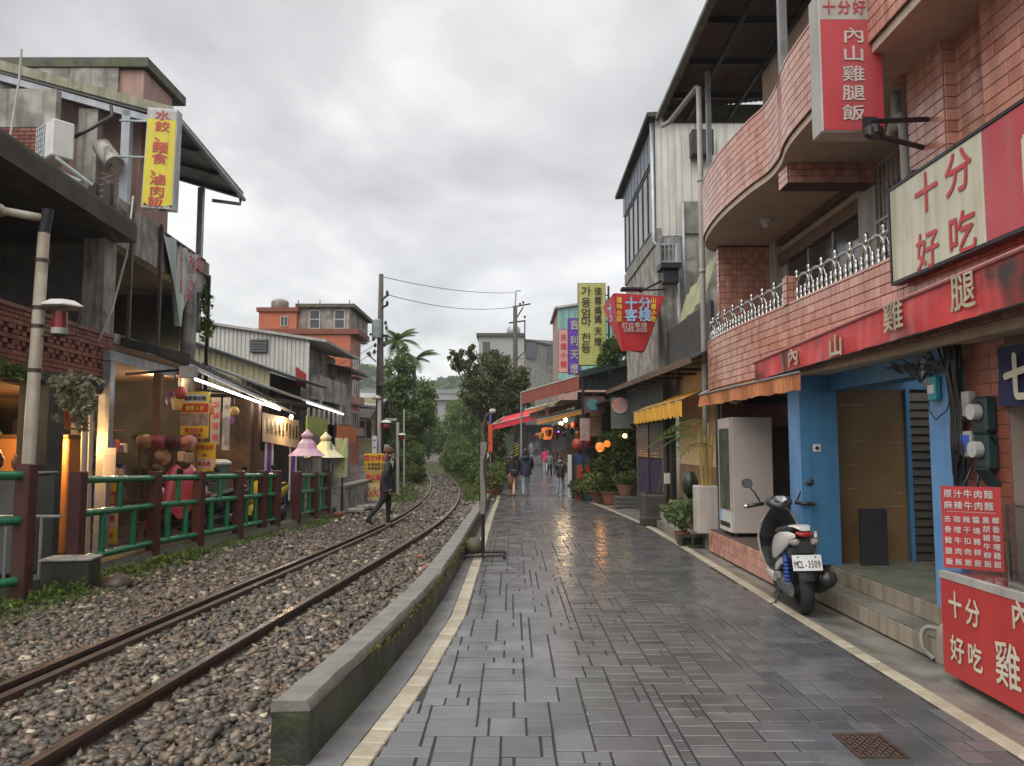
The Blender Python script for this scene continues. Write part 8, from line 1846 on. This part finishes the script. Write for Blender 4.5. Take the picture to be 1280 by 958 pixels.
person('distant person in dark blue coat at the end of the path', (p.x, p.y, zp(86)), R(170), 1.72, dict(top=C('blue coat', (.03, .05, .09)), legs=C('dark trousers', (.02, .02, .03)), shoes=C('black sandals', (.014, .013, .013)), hem_cloth=1), dict(legL=(.12, .05, 0), legR=(-.12, .1, .1), armL=(.05, .4, .15), armR=(.05, .4, .15), bulk=1.1))

# ================================================================ sign stand beside the wall
ES = thing('sign_stand', (-.42, 11.5, 0), 'black wheeled sign stand seen edge-on beside the low wall', 'stand')
def esb(name, pts, r_, m, n=8): mb = MB(); mb.tube(pts, r_, n); return mb.build(name, m, ES, smooth=True, auto=50)
for y in (11.35, 11.75):
    esb('foot', [(-.70, y, .045), (-.12, y, .06), (-.10, y, .05)], .02, M['blackp']); mb = MB(); mb.lathe((-.11, y - .02, .03), [(.03, -.012), (.03, .012)], 10, YF); mb.build('caster', M['rubber'], ES); mb = MB(); mb.lathe((-.69, y, .025), [(.025, -.012), (.025, .012)], 10, YF); mb.build('caster', M['rubber'], ES)
    esb('post', [(-.43, y, .05), (-.43, y, 1.62)], .02, M['blackp'])
esb('cross_bar', [(-.43, 11.35, .06), (-.43, 11.75, .06)], .018, M['blackp'])
mb = MB(); mb.sheet([[(-.40 + .02 * math.sin(k * 2.2 + j * .9) + .02 * (j > 6), 11.2 + k * .115, .66 + j * .13) for k in range(7)] for j in range(9)]); mb.sheet([[(-.46 - .012 * math.sin(k * 3 + j), 11.2 + k * .115, .66 + j * .13) for k in range(7)] for j in range(9)]); 
mb.sheet([[(-.40 + .02 * math.sin(j * .9) + .02 * (j > 6), 11.2, .66 + j * .13), (-.46, 11.2, .66 + j * .13)] for j in range(9)]); mb.build('covered_board', mat('grey woven cover', (.21, .20, .18), (.14, .135, .12), .8, 30, .4), ES, smooth=True)
mb = MB(); mb.tube([(-.43, 11.4, 1.55), (-.41, 11.4, 1.72), (-.44, 11.42, 1.86), (-.41, 11.4, 1.98), (-.38, 11.4, 2.10), (-.31, 11.4, 2.15)], [.035, .03, .024, .02, .015, .012], 8); mb.build('driftwood_stick', M['bark'], ES, smooth=True)
mb = MB(); mb.lathe((-.285, 11.4, 2.12), [(.03, 0), (.055, .03), (.04, .07)], 10); mb.build('lamp', M['palepaint'], ES, smooth=True)
sbg = MB(); sbg.lathe((-.56, 11.55, .06), [(.10, 0), (.15, .06), (.14, .14), (.07, .22)], 12); prop(sbg.build('sandbag', mat('olive sandbag', (.10, .095, .06), (.07, .068, .04), .9, 12, .4), None, smooth=True), 'olive sandbag weighing down the foot of the sign stand', 'sandbag')

# ================================================================ plants and small things along the shops
def pot(mb, c, r_, h): mb.lathe(c, [(r_ * .7, 0), (r_, h * .9), (r_ * 1.1, h * .9), (r_ * 1.1, h), (r_ * .9, h), (r_ * .85, h * .8)], 14)
def potplant(label, x, y, z, r_, h, blobs, n, size, lm, pm_=None, name='potted_plant', group='potted plants along the path'):
    t = thing(name, (x, y, z), label, 'plant', group); mb = MB(); pot(mb, (x, y, z), r_, h); mb.build('pot', pm_ or M['terra'], t, smooth=True, auto=40); leaf_cloud('foliage', blobs, n, size, lm, t, 18, .2)
    limbs(t, (x, y, z + h * .7), [b[0] for b in blobs] + [(x, y, z + h + .1)], .012, M['bark'], 'stem'); return t
zg = -.19
for lab, px, py, Y, r_, h, rr_, n, lm in (
    ('leafy plant in a terracotta pot nearest to the sign stand', 610, 612, 26.5, .2, .35, .42, 900, LM['yl']), ('leafy plant in a terracotta pot behind the first one', 621, 605, 29, .22, .4, .5, 900, LM['lt']), ('tall leafy plant in a pot by the brown skirted walker', 603, 600, 28, .2, .4, .55, 1200, LM['md']),
    ('bushy plant in a pot at the bend of the path', 616, 592, 33, .25, .4, .8, 1400, LM['lt'])):
    q = onY(px, py, Y); potplant(lab, q.x, Y, zp(Y), r_, h, [((q.x, Y, zp(Y) + h + rr_ * .7), (rr_, rr_, rr_ * .8))], n, .07, lm)
for lab, px, Y, r_, h, rr_, n, lm, pm_ in (
    ('low plant in a terracotta pot beside the blue kiosk', 724, 26.0, .2, .25, .35, 700, LM['ol'], None), ('yellow green plant in a dark green pot before the bush', 737, 25.6, .2, .28, .38, 800, LM['yl'], mat('dark green pot', (.02, .07, .06), None, .5)),
    ('wide plant in a brown trough below the orange lantern', 752, 25.0, .42, .4, .5, 1300, LM['yl'], mat('brown trough', (.13, .06, .045), None, .7)), ('red leafed plant in a trough beside the yellow green one', 765, 24.3, .35, .4, .42, 900, leafmat('reddish leaf', (.08, .03, .02), (.16, .08, .03), (.3, .16, .08)), None),
    ('fern in a clay bowl on the crate before the grey shutter', 782, 22.6, .25, .3, .3, 600, LM['md'], mat('clay bowl', (.22, .11, .075), None, .7))):
    q = onY(px, 600, Y); z0 = zp(Y) + (.35 if px == 782 else 0); potplant(lab, q.x, Y, z0, r_, h, [((q.x, Y, z0 + h + rr_ * .6), (rr_, rr_, rr_ * .7))], n, .06, lm, pm_)
tree('dark_bush', 'tall dark climbing bush between the kiosk and the grey shutter', (3.2, 24.2, -.2), [bl(768, 590, 24.2, .5, .7), bl(776, 560, 24.0, .5, .6), bl(757, 575, 24.4, .45, .5), bl(785, 545, 23.6, .45, .5), bl(788, 580, 23.6, .35, .6)], 9000, .075, LM['dk'], .06, 30, .17, cat='bush')
tree('climbing_bush', 'lighter green leaves in front of the dark climbing bush', (2.95, 24.6, -.2), [bl(754, 600, 24.4, .4, .4), bl(757, 550, 24.3, .3, .3)], 3000, .07, LM['md'], .04, 24, .18, cat='bush')
tree('roof_plant', 'green plants growing on the roof behind the red lantern sign', (3.2, 23.5, 4.2), [bl(768, 440, 23.5, .4, .35), bl(775, 428, 23.6, .3, .3), bl(760, 450, 23.5, .3, .2)], 2500, .08, LM['md'], .03, 20, .2, cat='plant')
q = onY(808, 452, 21); potplant('green plant in a clay pot on the ledge under the lantern sign', q.x, 21, q.z, .15, .25, [((q.x, 21, q.z + .42), (.3, .3, .2))], 500, .07, LM['md'], None, 'ledge_plant', None)
ld = MB(); ld.bb((q.x - .3, 20.7, q.z - .06), (3.4, 21.3, q.z - .003)); prop(ld.build('ledge', M['terra']), 'small brick coloured ledge carrying the clay pot', 'ledge')
cr = thing('crate', (3.3, 22.6, -.2), 'grey slatted crate under the clay bowl', 'crate'); q = onY(782, 630, 22.6)
for k in range(3): mb = MB(); mb.cbox((q.x, 22.6, zp(22.6) + .06 + k * .115), (.62, .5, .10), .01); mb.build('slat', M['shutter'], cr)
# black tub, cinder block, small palm, stool, planter with cane palm
tb = thing('stone_trough', (3.35, 17.3, -.05), 'black stone water trough before the cream shop', 'trough'); q = onY(815, 645, 17.2); x0 = q.x
mb = MB(); mb.cbox((x0 + .05, 17.3, .27), (.52, .6, .62), .04, None); mb.build('body', M['darkconc'], tb); mb = MB(); mb.cbox((x0 + .05, 17.3, .595), (.4, .46, .02), .005); mb.build('water', M['glass'], tb)
mb = MB(); mb.tube([(x0 + .15, 17.2, .6), (x0 + .22, 17.15, .95), (x0 + .3, 17.1, 1.05)], .02, 6); mb.build('bamboo_spout', M['wood'], tb); mb = MB(); mb.cbox((x0 + .33, 17.1, .92), (.14, .03, .24), .03); mb.build('white_tag', M['white'], tb)
mb = MB(); mb.cbox((x0 - .18, 16.4, .06), (.4, .4, .2), .03); prop(mb.build('mossy_block', M['wallside']), 'mossy concrete block in front of the stone trough', 'block')
cbk = thing('cinder_block', (3.05, 12.1, -.0), 'hollow grey cinder block at the corner of the pink plinth', 'block'); q = onZ(867, 684, 0); X0, Y0 = q.x, q.y + .15
mb = MB()
for a, b in (((-.2, -.1, 0), (.2, .1, .035)), ((-.2, -.1, .155), (.2, .1, .19)), ((-.2, -.1, .035), (-.165, .1, .155)), ((-.018, -.1, .035), (.018, .1, .155)), ((.165, -.1, .035), (.2, .1, .155)), ((-.165, .06, .035), (.165, .09, .155))): mb.bb(Vector(a) + Vector((X0, Y0, -.01)), Vector(b) + Vector((X0, Y0, -.01)))
mb.build('shell', M['wallside'], cbk)
q = onZ(853, 668, .19); t = potplant('small spreading plant in a pot beside the cinder block', q.x + .05, q.y + .25, .0, .13, .2, [((q.x, q.y + .2, .55), (.26, .26, .14)), ((q.x + .05, q.y + .2, .4), (.15, .15, .12))], 420, .10, leafmat('variegated leaf', (.07, .12, .04), (.16, .22, .08), (.34, .38, .2)), None, 'house_plant', None)
q = onY(868, 648, 13.0); potplant('slim green plant in a brick red pot by the white planter', q.x + .02, 12.95, .26, .11, .22, [((q.x, 12.95, .62), (.12, .12, .12))], 160, .08, LM['md'], None, 'house_plant', None)
wpn = thing('white_planter', (3.3, 12.55, 0), 'square white planter holding a cane palm next to the freezer', 'planter'); q = onY(884, 640, 12.5)
mb = MB(); mb.cbox((q.x + .02, 12.62, .62), (.36, .36, .76), .015); mb.build('body', mat('white planter', (.55, .5, .47), (.48, .43, .4), .5, 4, streak=.3), wpn)
cp = thing('cane_palm', (q.x, 12.6, .95), 'cane palm with yellow stems and arching fronds in the white planter', 'palm'); rr = random.Random(9); base = Vector((q.x + .02, 12.6, .98))
for k in range(7):
    a = rr.uniform(0, 6.28); mb = MB(); top = base + Vector((.12 * math.cos(a), .12 * math.sin(a), rr.uniform(.6, 1.1))); mb.tube([base + Vector((.06 * math.cos(a), .06 * math.sin(a), 0)), top], .016, 6); mb.build('cane', mat('yellow cane', (.42, .30, .06), None, .5), cp)
    mb = MB(); d = Vector((-abs(math.cos(a)) if k % 2 else math.cos(a), math.sin(a), 0)); pts = [top + d * (.75 * s_) + UP * (.38 * s_ - .5 * s_ * s_) for s_ in np.linspace(0, 1, 12)]; mb.tube(pts, .005, 4); side = d.cross(UP)
    for i in range(2, 12):
        for sg in (-1, 1): o = pts[i]; tip = o + side * sg * .22 * math.sin(i / 12 * 3.0) + d * .14 - UP * .08; mb.add([o - d * .012, o + d * .012, o.lerp(tip, .5) + d * .02, tip], [(0, 1, 2, 3)])
    mb.build('frond', LM['lt'] if k % 2 else LM['md'], cp)
sto = thing('black_stool', (3.45, 13.6, .26), 'small black plastic stool against the brown dado', 'stool'); q = onY(862, 640, 13.7)
mb = MB(); mb.cbox((q.x, 13.7, .72), (.3, .3, .04), .012); mb.build('seat', M['blackp'], sto)
for dx in (-.12, .12):
    for dy in (-.12, .12): mb = MB(); mb.tube([(q.x + dx * 1.1, 13.7 + dy * 1.1, .26), (q.x + dx, 13.7 + dy, .71)], .015, 5); mb.build('leg', M['blackp'], sto)
mb = MB(); mb.lathe((q.x + .02, 13.72, .74), [(.05, 0), (.13, .1), (.15, .28), (.08, .45)], 12); prop(mb.build('dark_jar', mat('dark green jar', (.02, .035, .02), None, .35), None, smooth=True), 'dark green jar standing on the black stool', 'jar')
# trailing pale succulents over the dark pillar
su = thing('hanging_succulent', (-6.4, 11, 2.2), 'trailing clump of pale green succulents on the dark pillar', 'plant'); Ys = 10.6
mb = MB(); mb.cbox(onY(95, 482, Ys), (.5, .3, .2), .03); mb.build('planter', M['darkconc'], su)
leaf_cloud('foliage', [bl(95, 478, Ys - .1, .30, .13), bl(88, 497, Ys - .15, .16, .2), bl(104, 505, Ys - .15, .14, .26), bl(72, 522, Ys - .15, .08, .07), bl(100, 535, Ys - .15, .08, .12), bl(112, 500, Ys - .1, .1, .15)], 1500, .05, LM['pale'], su, 26, .13)
mb = MB()
for k in range(9): x = 78 + k * 4.2; mb.tube([onY(x, 486, Ys - .1), onY(x - 3 + (k % 3) * 2, 505, Ys - .22), onY(x - 4 + (k % 4) * 2, 520 + (k * 7) % 18, Ys - .18)], .008, 4)
mb.build('stems', M['tan'], su)
leafb = thing('balcony_fern', (-7, 9.5, 2.6), 'mossy green fern fringe along the underside of the brick balcony', 'plant'); leaf_cloud('foliage', [((fc(9.3, .1), 9.3, 2.62), (.15, .5, .1)), ((fc(10, .1), 10.0, 2.6), (.12, .4, .08))], 800, .05, LM['md'], leafb, 14, .25)
tw = thing('terrace_plant', (-6.9, 17, 4.5), 'thin green plant trailing beside the round pillar of the terrace', 'plant'); leaf_cloud('foliage', [bl(250, 385, 17.4, .2, .5), bl(258, 412, 17.4, .2, .2), bl(246, 360, 17.4, .12, .2)], 500, .09, LM['md'], tw, 14, .25)
# a few fallen leaves and brick bits on the ballast
for i, (px, py, lab) in enumerate(((527, 697, 'broken orange brick piece on the ballast near the low wall'), (531, 711, 'second orange brick piece closer to the low wall'))):
    q = onZ(px, py, -.1); mb = MB(); mb.cbox(q, (.14, .09, .07), .015, rotz(i + .4)); prop(mb.build('brick_piece', mat('wet brick', (.25, .07, .04), None, .5)), lab, 'brick')
fl_ = MB(); q = onZ(547, 706, -.1); fl_.cbox(q, (.5, .12, .05), .02, rotz(.3)); prop(fl_.build('flat_stone', M['conc']), 'flat grey stone lying on the ballast by the low wall', 'stone')

# ---------------------------------------------------------------- far market end
ME = thing('far_market_hall', (3, 96, 0), 'dark covered market front closing the far end of the path', 'building')
mb = MB(); mb.bb((-2, 98, 0), (9, 104, 6.2)); mb.build('wall', M['dark'], ME); mb = MB(); mb.slab((-2.5, 94, 4.2), (9.5, 94, 4.2), (9.5, 98, 5.2), (-2.5, 98, 5.2), .1); mb.build('awning', M['corrd'], ME)
for x in (-1, 2, 5, 8): mb = MB(); mb.bb((x, 97.9, .6), (x + 1.8, 97.98, 3.4)); mb.build('stall_opening', mat('dim goods', (.10, .06, .07), (.04, .03, .05), .7, 2), ME)
for i, (y0, y1, x0, mm, lab) in enumerate(((34.5, 44, 3.9, 'dim goods', 'first dark market stall beyond the shed'), (44.5, 56, 4.5, 'brown shop wall', 'second market stall with brown shelves further down the path'), (57, 75, 5.4, 'dim goods', 'third market stall far down the path'))):
    t = thing('market_stall', (x0, y0, 0), lab, 'stall', 'stalls along the far path'); mb = MB(); mb.bb((x0 + .8, y0, -.25), (x0 + 3, y1, 3.6)); mb.build('wall', M['dark'], t); mb = MB(); mb.slab((x0 - .5, y0, 2.9), (x0 - .3, y1, 2.9), (x0 + 1.5, y1, 3.6), (x0 + 1.5, y0, 3.6), .06); mb.build('roof', M['corrd'], t); mb = MB(); mb.bb((x0 + .15, y0 + .3, -.25), (x0 + .78, y1 - .3, .8)); mb.build('table', MATS[mm], t)
    rq = random.Random(i)
    for k in range(10): y = rq.uniform(y0 + .4, y1 - .5); s_ = rq.uniform(.2, .45); mb = MB(); mb.cbox((x0 + .45, y, .80 + s_ / 2), (s_, s_, s_), .03); mb.build('goods', mat('goods %d' % (k % 5), [(.4, .08, .06), (.35, .25, .1), (.12, .1, .3), (.4, .35, .3), (.1, .2, .12)][k % 5], None, .6), t)
sw = thing('stone_bank_wall', (-.6, 40, -.2), 'dark low stone retaining wall behind the potted plants', 'wall'); mb = MB(); mb.prism([(-1.0, 34, -.3), (-.75, 34, -.3), (-.1, 44, -.3), (.6, 58, -.3), (.2, 58, -.3), (-.5, 44, -.3)], (0, 0, 1.3)); mb.build('wall', M['darkconc'], sw)
dh = thing('dark_corner_house', (0, 62, 0), 'dark house front behind the hazard board', 'house'); mb = MB(); mb.bb((-3.0, 62, -.2), (1.1, 70, 4.6)); mb.build('wall', M['dark'], dh); mb = MB(); mb.slab((-3.3, 61, 4.4), (1.6, 61, 4.4), (1.6, 70, 5.4), (-3.3, 70, 5.4), .12); mb.build('roof', M['corrd'], dh); window(dh, (-.4, 61.98, .8), XR, 1.2, 1.3, 2, 1, 'steel', 'glass')

# ---------------------------------------------------------------- moist air
hz = MB(); hz.bb((-500, -60, -4.5), (500, 440, 34)); ho = hz.build('haze', None or M['dark']); ho.data.materials.clear()
vm = bpy.data.materials.new('haze air'); vm.use_nodes = True; vn = vm.node_tree.nodes; vn.remove(vn['Principled BSDF']); pv = vn.new('ShaderNodeVolumePrincipled'); pv.inputs['Color'].default_value = (.93, .96, 1, 1); pv.inputs['Density'].default_value = .0005
vm.node_tree.links.new(pv.outputs[0], vn['Material Output'].inputs['Volume']); ho.data.materials.append(vm); prop(ho, 'thin moist haze over the valley', 'haze', kind='stuff')
